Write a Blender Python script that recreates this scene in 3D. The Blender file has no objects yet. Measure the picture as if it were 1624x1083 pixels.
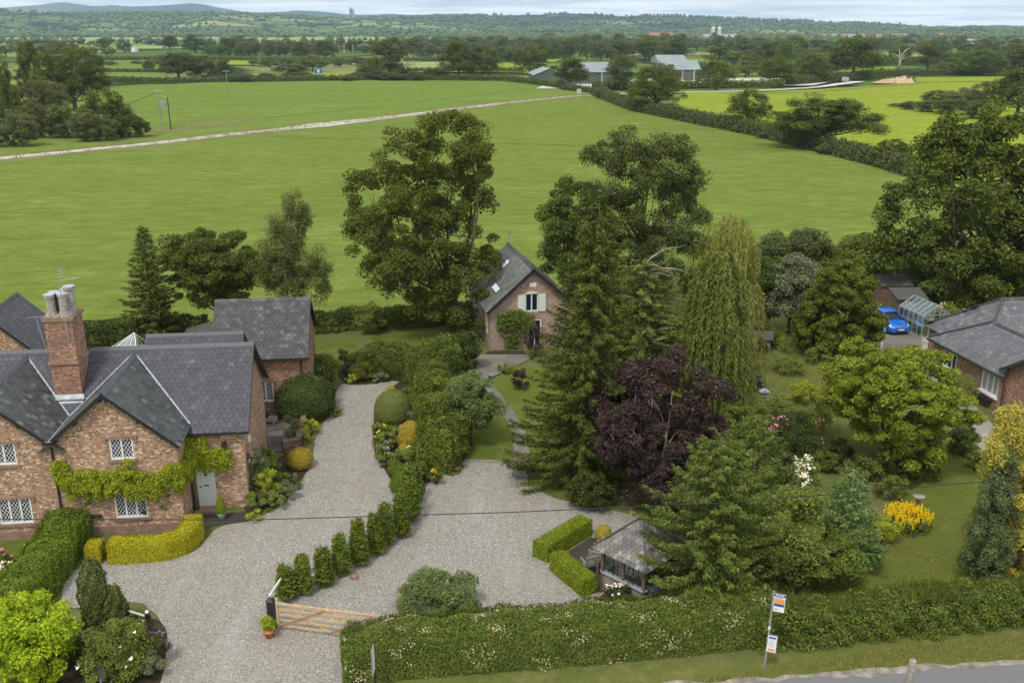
import bpy, math, random
import numpy as np
from mathutils import Vector, Matrix

# ------------------------------------------------------------------ camera, sky, sun, exposure
scene = bpy.context.scene
COL = scene.collection
PITCH = math.radians(18.07); FPX = 1520.0; CAMH = 22.0
cam_d = bpy.data.cameras.new('camera'); cam = bpy.data.objects.new('camera', cam_d); COL.objects.link(cam)
cam_d.sensor_width = 36.0; cam_d.lens = FPX / 1624.0 * 36.0
cam_d.clip_start = 0.5; cam_d.clip_end = 90000.0
cam.location = (0, 0, CAMH); cam.rotation_euler = (math.pi / 2 - PITCH, 0, 0)
scene.camera = cam

SUN_EL, SUN_AZ = math.radians(58), math.radians(205)      # azimuth clockwise from +Y
world = bpy.data.worlds.new('World'); scene.world = world; world.use_nodes = True
wn, wl = world.node_tree.nodes, world.node_tree.links
wn.clear()
wo = wn.new('ShaderNodeOutputWorld'); wb = wn.new('ShaderNodeBackground'); wb.inputs['Strength'].default_value = 0.1
sky = wn.new('ShaderNodeTexSky'); sky.sky_type = 'NISHITA'; sky.sun_disc = False
sky.sun_elevation = SUN_EL; sky.sun_rotation = SUN_AZ; sky.air_density = 1.0; sky.dust_density = 1.0
tc = wn.new('ShaderNodeTexCoord'); sep = wn.new('ShaderNodeSeparateXYZ'); wl.new(tc.outputs['Generated'], sep.inputs[0])
def wmath(op, a, b=None):
    n = wn.new('ShaderNodeMath'); n.operation = op
    for i, v in enumerate((a, b)):
        if v is None: continue
        if isinstance(v, (int, float)): n.inputs[i].default_value = v
        else: wl.new(v, n.inputs[i])
    return n.outputs[0]
zc = wmath('ADD', wmath('MAXIMUM', sep.outputs['Z'], 0.0), 0.035)     # cloud sheet seen in perspective
cx, cy = wmath('DIVIDE', sep.outputs['X'], zc), wmath('DIVIDE', sep.outputs['Y'], zc)
cmb = wn.new('ShaderNodeCombineXYZ'); wl.new(cx, cmb.inputs[0]); wl.new(cy, cmb.inputs[1])
def wnoise(scale, detail, rough):
    n = wn.new('ShaderNodeTexNoise'); n.inputs['Scale'].default_value = scale
    n.inputs['Detail'].default_value = detail; n.inputs['Roughness'].default_value = rough
    wl.new(cmb.outputs[0], n.inputs['Vector']); return n
n1, n2 = wnoise(0.33, 6, 0.62), wnoise(0.14, 5, 0.6)
def wramp(src, stops):
    r = wn.new('ShaderNodeValToRGB'); els = r.color_ramp.elements
    while len(els) < len(stops): els.new(0.5)
    for e, (p, c) in zip(els, stops): e.position = p; e.color = (*c, 1)
    wl.new(src, r.inputs[0]); return r
cover = wramp(n2.outputs[0], [(0.34, (0.55,) * 3), (0.5, (1,) * 3)])
shade = wramp(n1.outputs[0], [(0.36, (0.52, 0.58, 0.65)), (0.46, (0.70, 0.74, 0.785)), (0.53, (0.88, 0.89, 0.905)), (0.62, (1.0, 1.0, 1.0))])
mul = wn.new('ShaderNodeVectorMath'); mul.operation = 'SCALE'; wl.new(shade.outputs[0], mul.inputs[0]); mul.inputs['Scale'].default_value = 9.6
mixw = wn.new('ShaderNodeMixRGB'); wl.new(cover.outputs[0], mixw.inputs[0]); wl.new(sky.outputs[0], mixw.inputs[1]); wl.new(mul.outputs[0], mixw.inputs[2])
wl.new(mixw.outputs[0], wb.inputs['Color']); wl.new(wb.outputs[0], wo.inputs['Surface'])

sun_d = bpy.data.lights.new('sun', 'SUN'); sun_d.energy = 1.5; sun_d.angle = math.radians(10); sun_d.color = (1.0, 0.95, 0.87)
sun = bpy.data.objects.new('sun', sun_d); COL.objects.link(sun)
sdir = Vector((math.sin(SUN_AZ) * math.cos(SUN_EL), math.cos(SUN_AZ) * math.cos(SUN_EL), math.sin(SUN_EL)))
sun.rotation_euler = sdir.to_track_quat('Z', 'Y').to_euler()

vs = scene.view_settings; vs.view_transform = 'Standard'; vs.look = 'None'; vs.exposure = 0.62; vs.gamma = 1.0; vs.use_curve_mapping = False
cy_ = scene.cycles; cy_.max_bounces = 6; cy_.diffuse_bounces = 3; cy_.glossy_bounces = 2; cy_.transmission_bounces = 4; cy_.volume_bounces = 2; cy_.transparent_max_bounces = 8
cy_.use_denoising = True; cy_.caustics_reflective = False; cy_.caustics_refractive = False

# ------------------------------------------------------------------ geometry of the site: where a sight line of the survey photo meets a level
SP, CP = math.sin(PITCH), math.cos(PITCH)
def G(px, py, z=0.0):
    u, v = px - 812.0, py - 541.5
    t = (CAMH - z) / (FPX * SP + v * CP)
    return Vector((u * t, (FPX * CP - v * SP) * t, z))
def AT(px, py, Y):
    u, v = px - 812.0, py - 541.5
    t = Y / (FPX * CP - v * SP)
    return Vector((u * t, Y, CAMH - (FPX * SP + v * CP) * t))
def PROJ(p):
    d = p[1] * CP + (CAMH - p[2]) * SP
    return 812 + FPX * p[0] / d, 541.5 + FPX * ((CAMH - p[2]) * CP - p[1] * SP) / d
def HT(base, py):                      # height of something that stands at base and ends at py
    return AT(812, py, base[1])[2]
def PXM(base):                         # picture pixels per metre at a ground point
    return FPX / (base[1] * CP + CAMH * SP)

# ------------------------------------------------------------------ objects
def link(o, parent=None):
    COL.objects.link(o)
    if parent is not None: o.parent = parent
    return o
def tag(o, label=None, cat=None, group=None, kind=None):
    if label: o['label'] = label
    if cat: o['category'] = cat
    if group: o['group'] = group
    if kind: o['kind'] = kind
    return o
def empty(name, loc, rz=0.0, label=None, cat=None, group=None):
    o = bpy.data.objects.new(name, None); link(o); o.empty_display_size = 0.3
    o.location = loc; o.rotation_euler = (0, 0, rz)
    return tag(o, label, cat, group)
def children_map(root): return list(root.children)
def copy_tree(o, parent=None):
    c = o.copy(); COL.objects.link(c); c.parent = parent
    for ch in list(o.children): copy_tree(ch, c)
    return c

def np_mesh(name, V, F, uv=None, smooth=False, attrs=None):
    """V (n,3), F (m,k) with one k for all."""
    V = np.asarray(V, dtype=np.float32); F = np.asarray(F, dtype=np.int32)
    me = bpy.data.meshes.new(name); m, k = F.shape
    me.vertices.add(len(V)); me.vertices.foreach_set('co', V.ravel())
    me.loops.add(m * k); me.loops.foreach_set('vertex_index', F.ravel())
    me.polygons.add(m); me.polygons.foreach_set('loop_start', np.arange(0, m * k, k, dtype=np.int32))
    if uv is not None:
        l = me.uv_layers.new(name='UVMap'); l.data.foreach_set('uv', np.asarray(uv, dtype=np.float32).ravel())
    if attrs:
        for an, av in attrs.items():
            a = me.attributes.new(an, 'FLOAT', 'POINT'); a.data.foreach_set('value', np.asarray(av, dtype=np.float32))
    me.update(calc_edges=True)
    if not smooth: me.shade_flat()
    return me
def mobj(name, me, mat, parent=None):
    o = bpy.data.objects.new(name, me)
    if mat is not None: me.materials.append(mat)
    return link(o, parent)

class MB:
    """collects shapes, build() links them as one mesh object"""
    def __init__(s): s.V, s.F = [], []
    def face(s, *p):
        b = len(s.V); s.V += [tuple(q) for q in p]; s.F.append(tuple(range(b, b + len(p)))); return s
    def box8(s, c):
        b = len(s.V); s.V += [tuple(q) for q in c]
        for f in ((3, 2, 1, 0), (4, 5, 6, 7), (0, 1, 5, 4), (1, 2, 6, 5), (2, 3, 7, 6), (3, 0, 4, 7)): s.F.append(tuple(b + i for i in f))
        return s
    def box(s, x0, x1, y0, y1, z0, z1):
        return s.box8([(x0, y0, z0), (x1, y0, z0), (x1, y1, z0), (x0, y1, z0), (x0, y0, z1), (x1, y0, z1), (x1, y1, z1), (x0, y1, z1)])
    def bar(s, a, b, w, h, up=(0, 0, 1)):
        a, b, up = Vector(a), Vector(b), Vector(up); d = (b - a).normalized()
        sx = d.cross(up)
        if sx.length < 1e-4: sx = d.cross(Vector((1, 0, 0)))
        sx.normalize(); sz = sx.cross(d); sx *= w / 2; sz = sz * (h / 2)
        return s.box8([a - sx - sz, a + sx - sz, b + sx - sz, b - sx - sz, a - sx + sz, a + sx + sz, b + sx + sz, b - sx + sz])
    def prism(s, poly, ext):
        n = len(poly); b = len(s.V); ext = Vector(ext)
        s.V += [tuple(p) for p in poly] + [tuple(Vector(p) + ext) for p in poly]
        s.F.append(tuple(b + i for i in reversed(range(n)))); s.F.append(tuple(b + n + i for i in range(n)))
        for i in range(n): j = (i + 1) % n; s.F.append((b + i, b + j, b + n + j, b + n + i))
        return s
    def tube(s, path, radii, n=8, cap=True):
        b = len(s.V); P = [Vector(p) for p in path]
        if not hasattr(radii, '__len__'): radii = [radii] * len(P)
        prev = None
        for i, p in enumerate(P):
            d = (P[min(i + 1, len(P) - 1)] - P[max(i - 1, 0)]).normalized()
            ref = prev if prev is not None else (Vector((1, 0, 0)) if abs(d.z) > 0.9 else Vector((0, 0, 1)))
            x = (ref - d * ref.dot(d))
            if x.length < 1e-4: x = d.cross(Vector((0, 1, 0)))
            x.normalize(); y = d.cross(x); prev = x
            for k in range(n):
                a = 2 * math.pi * k / n; s.V.append(tuple(p + (x * math.cos(a) + y * math.sin(a)) * radii[i]))
        for i in range(len(P) - 1):
            for k in range(n):
                k2 = (k + 1) % n; s.F.append((b + i * n + k, b + i * n + k2, b + (i + 1) * n + k2, b + (i + 1) * n + k))
        if cap:
            s.F.append(tuple(b + k for k in reversed(range(n)))); e = b + (len(P) - 1) * n; s.F.append(tuple(e + k for k in range(n)))
        return s
    def lathe(s, prof, n=12, c=(0, 0, 0)):
        return s.tube([(c[0], c[1], c[2] + z) for r, z in prof], [r for r, z in prof], n)
    def mesh(s, name, smooth=False):
        me = bpy.data.meshes.new(name); me.from_pydata(s.V, [], s.F); me.update()
        uvl = me.uv_layers.new(name='UVMap'); co = s.V; uv = []
        for p in me.polygons:
            nx, ny, nz = p.normal
            if abs(nz) < 0.98:
                l = math.hypot(nx, ny) or 1; t = (-ny / l, nx / l, 0.0); b2 = (ny * 0 - nz * t[1], nz * t[0], nx * t[1] - ny * t[0])
            else: t, b2 = (1, 0, 0), (0, 1, 0)
            for vi in p.vertices:
                q = co[vi]; uv += [q[0] * t[0] + q[1] * t[1] + q[2] * t[2], q[0] * b2[0] + q[1] * b2[1] + q[2] * b2[2]]
        uvl.data.foreach_set('uv', uv)
        if smooth: me.shade_smooth()
        else: me.shade_flat()
        return me
    def build(s, name, mat, parent=None, smooth=False):
        return mobj(name, s.mesh(name, smooth), mat, parent)

# ------------------------------------------------------------------ materials
class NT:
    def __init__(s, name):
        s.m = bpy.data.materials.new(name); s.m.use_nodes = True
        s.n, s.l = s.m.node_tree.nodes, s.m.node_tree.links
        s.b = s.n['Principled BSDF']; s.out = s.n['Material Output']
    def put(s, sock, v):
        if v is None: return
        if hasattr(v, 'is_output'): s.l.new(v, sock)
        elif isinstance(v, (tuple, list)) and len(v) == 3 and sock.type == 'RGBA': sock.default_value = (*v, 1)
        else: sock.default_value = v
    def node(s, t, ins=None, **kw):
        n = s.n.new(t)
        for k, v in kw.items(): setattr(n, k, v)
        for k, v in (ins or {}).items(): s.put(n.inputs[k], v)
        return n
    def math(s, op, a, b=None, clamp=False):
        n = s.n.new('ShaderNodeMath'); n.operation = op; n.use_clamp = clamp; s.put(n.inputs[0], a); s.put(n.inputs[1], b); return n.outputs[0]
    def mix(s, f, a, b, blend='MIX'):
        n = s.n.new('ShaderNodeMixRGB'); n.blend_type = blend; s.put(n.inputs[0], f); s.put(n.inputs[1], a); s.put(n.inputs[2], b); return n.outputs[0]
    def ramp(s, f, stops, interp='LINEAR'):
        n = s.n.new('ShaderNodeValToRGB'); e = n.color_ramp.elements; n.color_ramp.interpolation = interp
        while len(e) < len(stops): e.new(0.5)
        for x, (p, c) in zip(e, stops): x.position = p; x.color = (*(c if hasattr(c, '__len__') else (c,) * 3), 1)
        s.put(n.inputs[0], f); return n.outputs[0]
    def coord(s, which='Object'): return s.node('ShaderNodeTexCoord').outputs[which]
    def mapping(s, v, scale=(1, 1, 1), rot=(0, 0, 0), loc=(0, 0, 0)):
        return s.node('ShaderNodeMapping', {'Vector': v, 'Scale': scale, 'Rotation': rot, 'Location': loc}).outputs[0]
    def noise(s, v, scale, detail=3, rough=0.55, col=False):
        n = s.node('ShaderNodeTexNoise', {'Vector': v, 'Scale': scale, 'Detail': detail, 'Roughness': rough}); return n.outputs[1 if col else 0]
    def voro(s, v, scale, feature='F1', out='Color'):
        n = s.node('ShaderNodeTexVoronoi', {'Vector': v, 'Scale': scale}, feature=feature); return n.outputs[out]
    def bump(s, h, strength=0.5, dist=0.02):
        n = s.node('ShaderNodeBump', {'Height': h, 'Strength': strength, 'Distance': dist}); s.l.new(n.outputs[0], s.b.inputs['Normal']); return n
    def done(s, color=None, rough=0.8, spec=0.3, metal=0.0):
        s.put(s.b.inputs['Base Color'], color); s.put(s.b.inputs['Roughness'], rough); s.b.inputs['Specular IOR Level'].default_value = spec; s.b.inputs['Metallic'].default_value = metal
        return s.m

def plain(name, col, rough=0.7, spec=0.3, metal=0.0, var=0.15, scale=6.0, bump=0.0):
    t = NT(name); c = t.coord(); n = t.noise(c, scale, 4, 0.6)
    dk = tuple(x * (1 - var) for x in col); lt = tuple(min(1, x * (1 + var)) for x in col)
    if bump: t.bump(t.noise(c, scale * 5, 3), bump, 0.01)
    return t.done(t.ramp(n, [(0.3, dk), (0.7, lt)]), rough, spec, metal)

FOL = 1.68
def leafmat(name, a, b, c=None, rough=0.55, trans=0.28, spec=0.08, cshare=0.12):
    """leaf-sized faces: each leaf its own tone between a and b, some c; clumps differ a little"""
    a, b, c = (None if q is None else (min(1, q[0] * FOL * 1.10), min(1, q[1] * FOL), min(1, q[2] * FOL * 0.92)) for q in (a, b, c))
    t = NT(name); geo = t.node('ShaderNodeNewGeometry'); r = geo.outputs['Random Per Island']
    at = t.node('ShaderNodeAttribute', attribute_name='tint').outputs['Fac']
    oi = t.node('ShaderNodeObjectInfo').outputs['Random']
    f = t.math('ADD', t.math('MULTIPLY', r, 0.55), t.math('MULTIPLY', at, 0.45), clamp=True)
    col = t.ramp(f, [(0.1, a), (0.9, b)])
    if c is not None: col = t.mix(t.math('MULTIPLY', t.math('GREATER_THAN', t.math('FRACT', t.math('MULTIPLY', r, 37.0)), 1 - cshare), 0.85), col, c)
    hv = t.node('ShaderNodeHueSaturation', {'Hue': t.math('ADD', 0.488, t.math('MULTIPLY', oi, 0.024)), 'Value': t.math('ADD', 0.86, t.math('MULTIPLY', oi, 0.28)), 'Color': col}).outputs[0]
    t.put(t.b.inputs['Base Color'], hv); t.b.inputs['Roughness'].default_value = rough; t.b.inputs['Specular IOR Level'].default_value = spec
    tr = t.node('ShaderNodeBsdfTranslucent', {'Color': t.mix(0.6, hv, t.node('ShaderNodeHueSaturation', {'Saturation': 1.15, 'Value': 1.5, 'Color': hv}).outputs[0])})
    mx = t.node('ShaderNodeMixShader', {0: trans}); t.l.new(t.b.outputs[0], mx.inputs[1]); t.l.new(tr.outputs[0], mx.inputs[2]); t.l.new(mx.outputs[0], t.out.inputs['Surface'])
    return t.m
M = {}
def make_mats():
    # gravel: crushed pale limestone
    t = NT('gravel'); c = t.coord()
    cell = t.voro(c, 28.0); big = t.noise(c, 0.22, 4, 0.6); wheel = t.noise(t.mapping(c, (0.9, 0.16, 1), (0, 0, -0.15)), 1.0, 3)
    v = t.node('ShaderNodeSeparateColor', {0: cell}).outputs[0]
    col = t.ramp(v, [(0.0, (0.145, 0.124, 0.10)), (0.3, (0.262, 0.241, 0.205)), (0.7, (0.34, 0.317, 0.277)), (1.0, (0.53, 0.505, 0.46))])
    col = t.mix(t.ramp(big, [(0.4, 0.0), (0.75, 0.42)]), col, (0.27, 0.235, 0.185))
    col = t.mix(t.ramp(wheel, [(0.52, 0.0), (0.7, 0.22)]), col, (0.47, 0.45, 0.42))
    f2 = t.noise(c, 1.3, 5, 0.65); col = t.mix(t.ramp(f2, [(0.55, 0), (0.78, 0.4)]), col, (0.20, 0.18, 0.14))
    col = t.mix(t.ramp(t.noise(t.mapping(c, loc=(9, 3, 0)), 0.55, 6, 0.72), [(0.60, 0), (0.72, 0.32)]), col, (0.14, 0.135, 0.06)); col = t.mix(t.ramp(t.noise(c, 7.0, 3, 0.7), [(0.35, 0.35), (0.5, 0.0)]), col, (0.17, 0.155, 0.13))
    t.bump(t.voro(c, 24.0, out='Distance'), 0.7, 0.04); M['gravel'] = t.done(col, 0.9, 0.2)
    # asphalt
    t = NT('asphalt'); c = t.coord(); v = t.noise(c, 60, 2, 0.7); b = t.noise(c, 0.5, 4)
    M['asphalt'] = t.done(t.mix(t.ramp(b, [(0.35, 0), (0.7, 0.5)]), t.ramp(v, [(0.3, (0.105, 0.105, 0.107)), (0.7, (0.22, 0.22, 0.222))]), (0.175, 0.17, 0.165)), 0.9, 0.2)
    # lawns and fields
    def grass(name, a, b, dry, fine=9.0, broad=0.18, stripe=None, dryk=0.5, rot=0.0, gran=0.5):
        t = NT(name); c = t.coord()
        f = t.noise(c, fine, 3, 0.7); g = t.noise(c, broad, 5, 0.62)
        col = t.ramp(g, [(0.3, a), (0.7, b)])
        col = t.mix(t.ramp(f, [(0.3, gran), (0.65, 0.0)]), col, tuple(x * 0.45 for x in a))
        d = t.noise(t.mapping(c, loc=(31, 7, 0)), broad * 2.3, 5, 0.65)
        col = t.mix(t.ramp(d, [(0.52, 0.0), (0.74, dryk)]), col, dry)
        if stripe:
            w = t.noise(t.mapping(c, (1.0 / stripe[0], 1.0 / stripe[1], 1), (0, 0, rot)), 1.0, 4, 0.6)
            col = t.mix(t.ramp(w, [(0.36, stripe[2]), (0.56, 0.0)]), col, tuple(x * 0.58 for x in a))
            w2 = t.noise(t.mapping(c, (1.0 / (stripe[0] * 0.35), 1.0 / (stripe[1] * 0.3), 1), (0, 0, rot - 0.1)), 1.0, 3, 0.6)
            col = t.mix(t.ramp(w2, [(0.40, stripe[2] * 0.8), (0.55, 0.0)]), col, tuple(x * 0.62 for x in a))
        if stripe:
            for k, (sx, sy, lo, amt) in enumerate(((0.13, 0.30, 0.41, 0.5), (0.03, 0.06, 0.42, 0.4), (0.34, 0.7, 0.43, 0.7))):
                q = t.noise(t.mapping(c, (sx, sy, 1), (0, 0, rot - 0.16 + 0.1 * k), (k * 7, 3 * k, 0)), 1.0, 5, 0.68)
                col = t.mix(t.ramp(q, [(lo - 0.12, amt), (lo + 0.12, 0.0)]), col, (a[0] * 0.55, a[1] * 0.62, a[2] * 0.6)); col = t.mix(t.ramp(q, [(0.56, 0.0), (0.74, amt * 0.55)]), col, (b[0] * 1.28, b[1] * 1.2, b[2] * 1.6))
        t.bump(f, 0.6, 0.04)
        M[name] = t.done(col, 0.95, 0.0)
    grass('lawn', (0.095, 0.130, 0.024), (0.145, 0.175, 0.036), (0.19, 0.18, 0.065), 14, 0.35, dryk=0.55)
    grass('verge', (0.11, 0.135, 0.03), (0.17, 0.18, 0.055), (0.24, 0.20, 0.095), 16, 0.6, dryk=0.75)
    grass('rough_grass', (0.105, 0.125, 0.036), (0.17, 0.175, 0.062), (0.22, 0.19, 0.09), 7, 0.4, dryk=0.5)
    grass('field', (0.166, 0.222, 0.042), (0.212, 0.258, 0.060), (0.23, 0.265, 0.092), 3.4, 0.018, (9.0, 2.6, 0.25), 0.45, rot=0.05, gran=0.5)
    grass('field_far', (0.160, 0.225, 0.044), (0.205, 0.26, 0.058), (0.15, 0.19, 0.07), 1.5, 0.014, (24.0, 2.6, 0.28), 0.4, rot=0.2, gran=0.22)
    grass('field_bright', (0.245, 0.305, 0.036), (0.30, 0.345, 0.046), (0.25, 0.29, 0.06), 1.2, 0.02, (50.0, 2.5, 0.35), 0.35, rot=-0.06, gran=0.15)
    grass('field_pale', (0.22, 0.27, 0.09), (0.30, 0.32, 0.14), (0.38, 0.35, 0.19), 0.9, 0.01, None, 0.5, gran=0.15)
    grass('meadow_margin', (0.14, 0.165, 0.05), (0.215, 0.215, 0.085), (0.28, 0.25, 0.13), 3.0, 0.12, None, 0.6)
    M['grit'] = plain('road_grit', (0.26, 0.235, 0.19), 0.95, 0.0, var=0.45, scale=2.5)
    M['crop_dark'] = plain('crop_dark', (0.075, 0.115, 0.025), 0.95, 0.0, var=0.4, scale=0.6)
    # far country: patchwork of small fields with hedges between (too far to tell pieces apart)
    t = NT('ground_plain'); c = t.coord(); w = t.node('ShaderNodeVectorMath', {0: c, 1: t.node('ShaderNodeVectorMath', {0: t.noise(c, 0.004, 2, col=True), 'Scale': 120.0}, operation='SCALE').outputs[0]}, operation='ADD').outputs[0]
    w = t.mapping(w, (0.0052, 0.0030, 0.0))
    pc = t.node('ShaderNodeSeparateColor', {0: t.voro(w, 1.0)}).outputs[0]; ed = t.voro(w, 1.0, 'DISTANCE_TO_EDGE', 'Distance')
    col = t.ramp(pc, [(0.0, (0.075, 0.125, 0.03)), (0.35, (0.14, 0.20, 0.05)), (0.55, (0.23, 0.29, 0.065)), (0.75, (0.30, 0.29, 0.12)), (1.0, (0.12, 0.15, 0.06))])
    col = t.mix(t.ramp(ed, [(0.02, 1.0), (0.045, 0.0)]), col, (0.03, 0.05, 0.016))
    n = t.noise(c, 0.03, 5, 0.7); col = t.mix(t.ramp(n, [(0.35, 0.5), (0.6, 0.0)]), col, (0.06, 0.09, 0.03)); M['ground_plain'] = t.done(col, 0.9, 0.0)
    # hillside
    for hn, ft in (('hillside', 0.42), ('hillside_open', 0.53)):
        t = NT(hn); c = t.mapping(t.coord(), (1, 1, 2.5)); w = t.mapping(c, (0.0042, 0.0042, 0.006))
        pc = t.node('ShaderNodeSeparateColor', {0: t.voro(w, 1.0)}).outputs[0]
        fo = t.noise(c, 0.0022, 5, 0.65); col = t.ramp(pc, [(0.0, (0.08, 0.12, 0.04)), (0.45, (0.15, 0.19, 0.06)), (0.75, (0.27, 0.27, 0.12)), (1.0, (0.19, 0.24, 0.07))])
        ed = t.voro(w, 1.0, 'DISTANCE_TO_EDGE', 'Distance'); col = t.mix(t.ramp(ed, [(0.03, 1.0), (0.08, 0.0)]), col, (0.028, 0.045, 0.018))
        col = t.mix(t.ramp(fo, [(ft, 0.0), (ft + 0.06, 0.97)]), col, (0.026, 0.042, 0.018)); M[hn] = t.done(col, 0.95, 0.0)
    t = NT('mountain'); c = t.coord(); col = t.ramp(t.noise(c, 0.0016, 5, 0.6), [(0.35, (0.05, 0.06, 0.035)), (0.6, (0.11, 0.12, 0.055)), (0.75, (0.17, 0.16, 0.08))]); M['mountain'] = t.done(col, 0.95, 0.0)
    # farm track
    t = NT('track'); c = t.coord(); n = t.noise(c, 0.9, 5, 0.7); M['track'] = t.done(t.ramp(n, [(0.3, (0.36, 0.335, 0.29)), (0.6, (0.53, 0.505, 0.455)), (0.78, (0.26, 0.25, 0.15))]), 0.9, 0.2)
    t = NT('soil'); c = t.coord(); n = t.noise(c, 3, 5, 0.7); t.bump(n, 0.8, 0.05); M['soil'] = t.done(t.ramp(n, [(0.3, (0.028, 0.022, 0.014)), (0.6, (0.06, 0.046, 0.03)), (0.75, (0.05, 0.07, 0.02))]), 0.95, 0.1)
    # slate: each slate its own tone
    def slate(name, stops, lichen, streak=0.5):
        t = NT(name); geo = t.node('ShaderNodeNewGeometry').outputs['Random Per Island']; oi = t.node('ShaderNodeObjectInfo').outputs['Random']
        r = t.math('FRACT', t.math('ADD', t.math('MULTIPLY', geo, 3.0), t.math('MULTIPLY', oi, 7.3))); c = geo
        wp = t.node('ShaderNodeNewGeometry').outputs['Position']
        n = t.noise(wp, 1.1, 5, 0.7); st = t.noise(t.mapping(wp, (7.0, 7.0, 0.8)), 1.0, 3, 0.6); sp = t.noise(wp, 13.0, 3, 0.7)
        col = t.ramp(r, stops); col = t.mix(t.ramp(n, [(0.42, 0.0), (0.7, 0.65)]), col, lichen)
        col = t.mix(t.ramp(st, [(0.55, 0.0), (0.75, streak)]), col, tuple(x * 0.55 for x in stops[0][1]))
        col = t.mix(t.ramp(sp, [(0.66, 0.0), (0.74, 0.55)]), col, (0.30, 0.30, 0.27))
        t.bump(t.noise(wp, 20, 2), 0.25, 0.01)
        M[name] = t.done(col, 0.62, 0.35)
    slate('slate', [(0.0, (0.052, 0.051, 0.062)), (0.5, (0.066, 0.064, 0.078)), (0.9, (0.080, 0.078, 0.092)), (0.985, (0.09, 0.088, 0.10)), (1.0, (0.125, 0.125, 0.13))], (0.056, 0.055, 0.060))
    slate('slate_dark', [(0.0, (0.042, 0.045, 0.043)), (0.5, (0.062, 0.066, 0.064)), (0.9, (0.085, 0.09, 0.088)), (1.0, (0.16, 0.165, 0.165))], (0.10, 0.105, 0.10), 0.6)
    slate('slate_old', [(0.0, (0.046, 0.044, 0.047)), (0.5, (0.060, 0.058, 0.060)), (0.8, (0.082, 0.079, 0.079)), (1.0, (0.125, 0.12, 0.118))], (0.065, 0.06, 0.055))
    slate('slate_mossy', [(0.0, (0.10, 0.105, 0.10)), (0.6, (0.155, 0.16, 0.16)), (1.0, (0.20, 0.205, 0.205))], (0.115, 0.115, 0.075))
    slate('slate_silver', [(0.0, (0.10, 0.093, 0.082)), (0.5, (0.15, 0.14, 0.126)), (0.85, (0.21, 0.20, 0.182)), (1.0, (0.29, 0.28, 0.255))], (0.15, 0.14, 0.12))
    slate('roof_tile', [(0.0, (0.10, 0.091, 0.104)), (0.5, (0.125, 0.114, 0.128)), (0.85, (0.15, 0.139, 0.15)), (1.0, (0.195, 0.187, 0.19))], (0.15, 0.14, 0.145))
    # brick
    def brick(name, stops, mortar, w=0.235, h=0.075, dirt=0.5):
        t = NT(name); uv = t.coord('UV')
        b = t.node('ShaderNodeTexBrick', {'Vector': uv, 'Color1': (0, 0, 0), 'Color2': (1, 1, 1), 'Mortar': (0.5, 0.5, 0.5), 'Scale': 1.0, 'Mortar Size': 0.008, 'Mortar Smooth': 0.1, 'Bias': 0.0, 'Brick Width': w, 'Row Height': h}, offset=0.5, squash=0.55, squash_frequency=2)
        sc = t.node('ShaderNodeSeparateColor', {0: b.outputs['Color']}).outputs[0]
        col = t.ramp(sc, stops); n = t.noise(t.coord(), 0.9, 5, 0.65)
        col = t.mix(t.ramp(n, [(0.45, 0.0), (0.75, dirt)]), col, (0.10, 0.075, 0.055))
        col = t.mix(b.outputs['Fac'], col, mortar); t.bump(b.outputs['Fac'], -0.5, 0.01); M[name] = t.done(col, 0.88, 0.2)
    brick('brick', [(0.0, (0.19, 0.098, 0.060)), (0.25, (0.33, 0.175, 0.106)), (0.6, (0.44, 0.255, 0.158)), (0.82, (0.47, 0.305, 0.195)), (0.88, (0.66, 0.51, 0.33)), (1.0, (0.72, 0.58, 0.39))], (0.30, 0.24, 0.185), w=0.17, dirt=0.3)
    brick('brick_red', [(0.0, (0.17, 0.078, 0.050)), (0.4, (0.34, 0.16, 0.095)), (0.8, (0.43, 0.22, 0.13)), (0.95, (0.47, 0.30, 0.19)), (1.0, (0.54, 0.40, 0.27))], (0.24, 0.20, 0.16), w=0.2, dirt=0.7)
    brick('brick_soft', [(0.0, (0.24, 0.15, 0.11)), (0.5, (0.36, 0.22, 0.165)), (0.9, (0.44, 0.30, 0.235)), (1.0, (0.52, 0.42, 0.34))], (0.38, 0.33, 0.29))
    brick('brick_wall', [(0.0, (0.10, 0.06, 0.045)), (0.6, (0.19, 0.115, 0.085)), (1.0, (0.26, 0.18, 0.14))], (0.14, 0.12, 0.10))
    brick('paver', [(0.0, (0.075, 0.06, 0.052)), (0.6, (0.125, 0.10, 0.088)), (1.0, (0.17, 0.14, 0.125))], (0.06, 0.05, 0.04), 0.21, 0.105)
    M['sandstone'] = plain('sandstone', (0.26, 0.17, 0.13), 0.9, 0.2, var=0.3, scale=3)
    M['slab'] = plain('slab', (0.285, 0.262, 0.225), 0.9, 0.2, var=0.28, scale=1.4, bump=0.3)
    t = NT('paving'); oi = t.node('ShaderNodeObjectInfo').outputs['Random']; c = t.coord(); n = t.noise(c, 5, 4, 0.65)
    t.bump(n, 0.3, 0.02); M['paving'] = t.done(t.mix(t.ramp(n, [(0.5, 0), (0.75, 0.5)]), t.ramp(oi, [(0, (0.135, 0.125, 0.105)), (0.6, (0.185, 0.172, 0.145)), (1, (0.255, 0.235, 0.195))]), (0.15, 0.15, 0.11)), 0.9, 0.2)
    M['white'] = plain('white_paint', (0.72, 0.72, 0.71), 0.5, 0.4, var=0.05)
    M['sage'] = plain('sage_paint', (0.62, 0.67, 0.61), 0.5, 0.4, var=0.05)
    M['black'] = plain('black_paint', (0.02, 0.021, 0.023), 0.45, 0.4, var=0.3)
    M['lead'] = plain('lead', (0.40, 0.42, 0.45), 0.5, 0.4, var=0.35, scale=4)
    M['lead_dark'] = plain('lead_dark', (0.085, 0.09, 0.10), 0.6, 0.4, var=0.3, scale=3)
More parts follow.
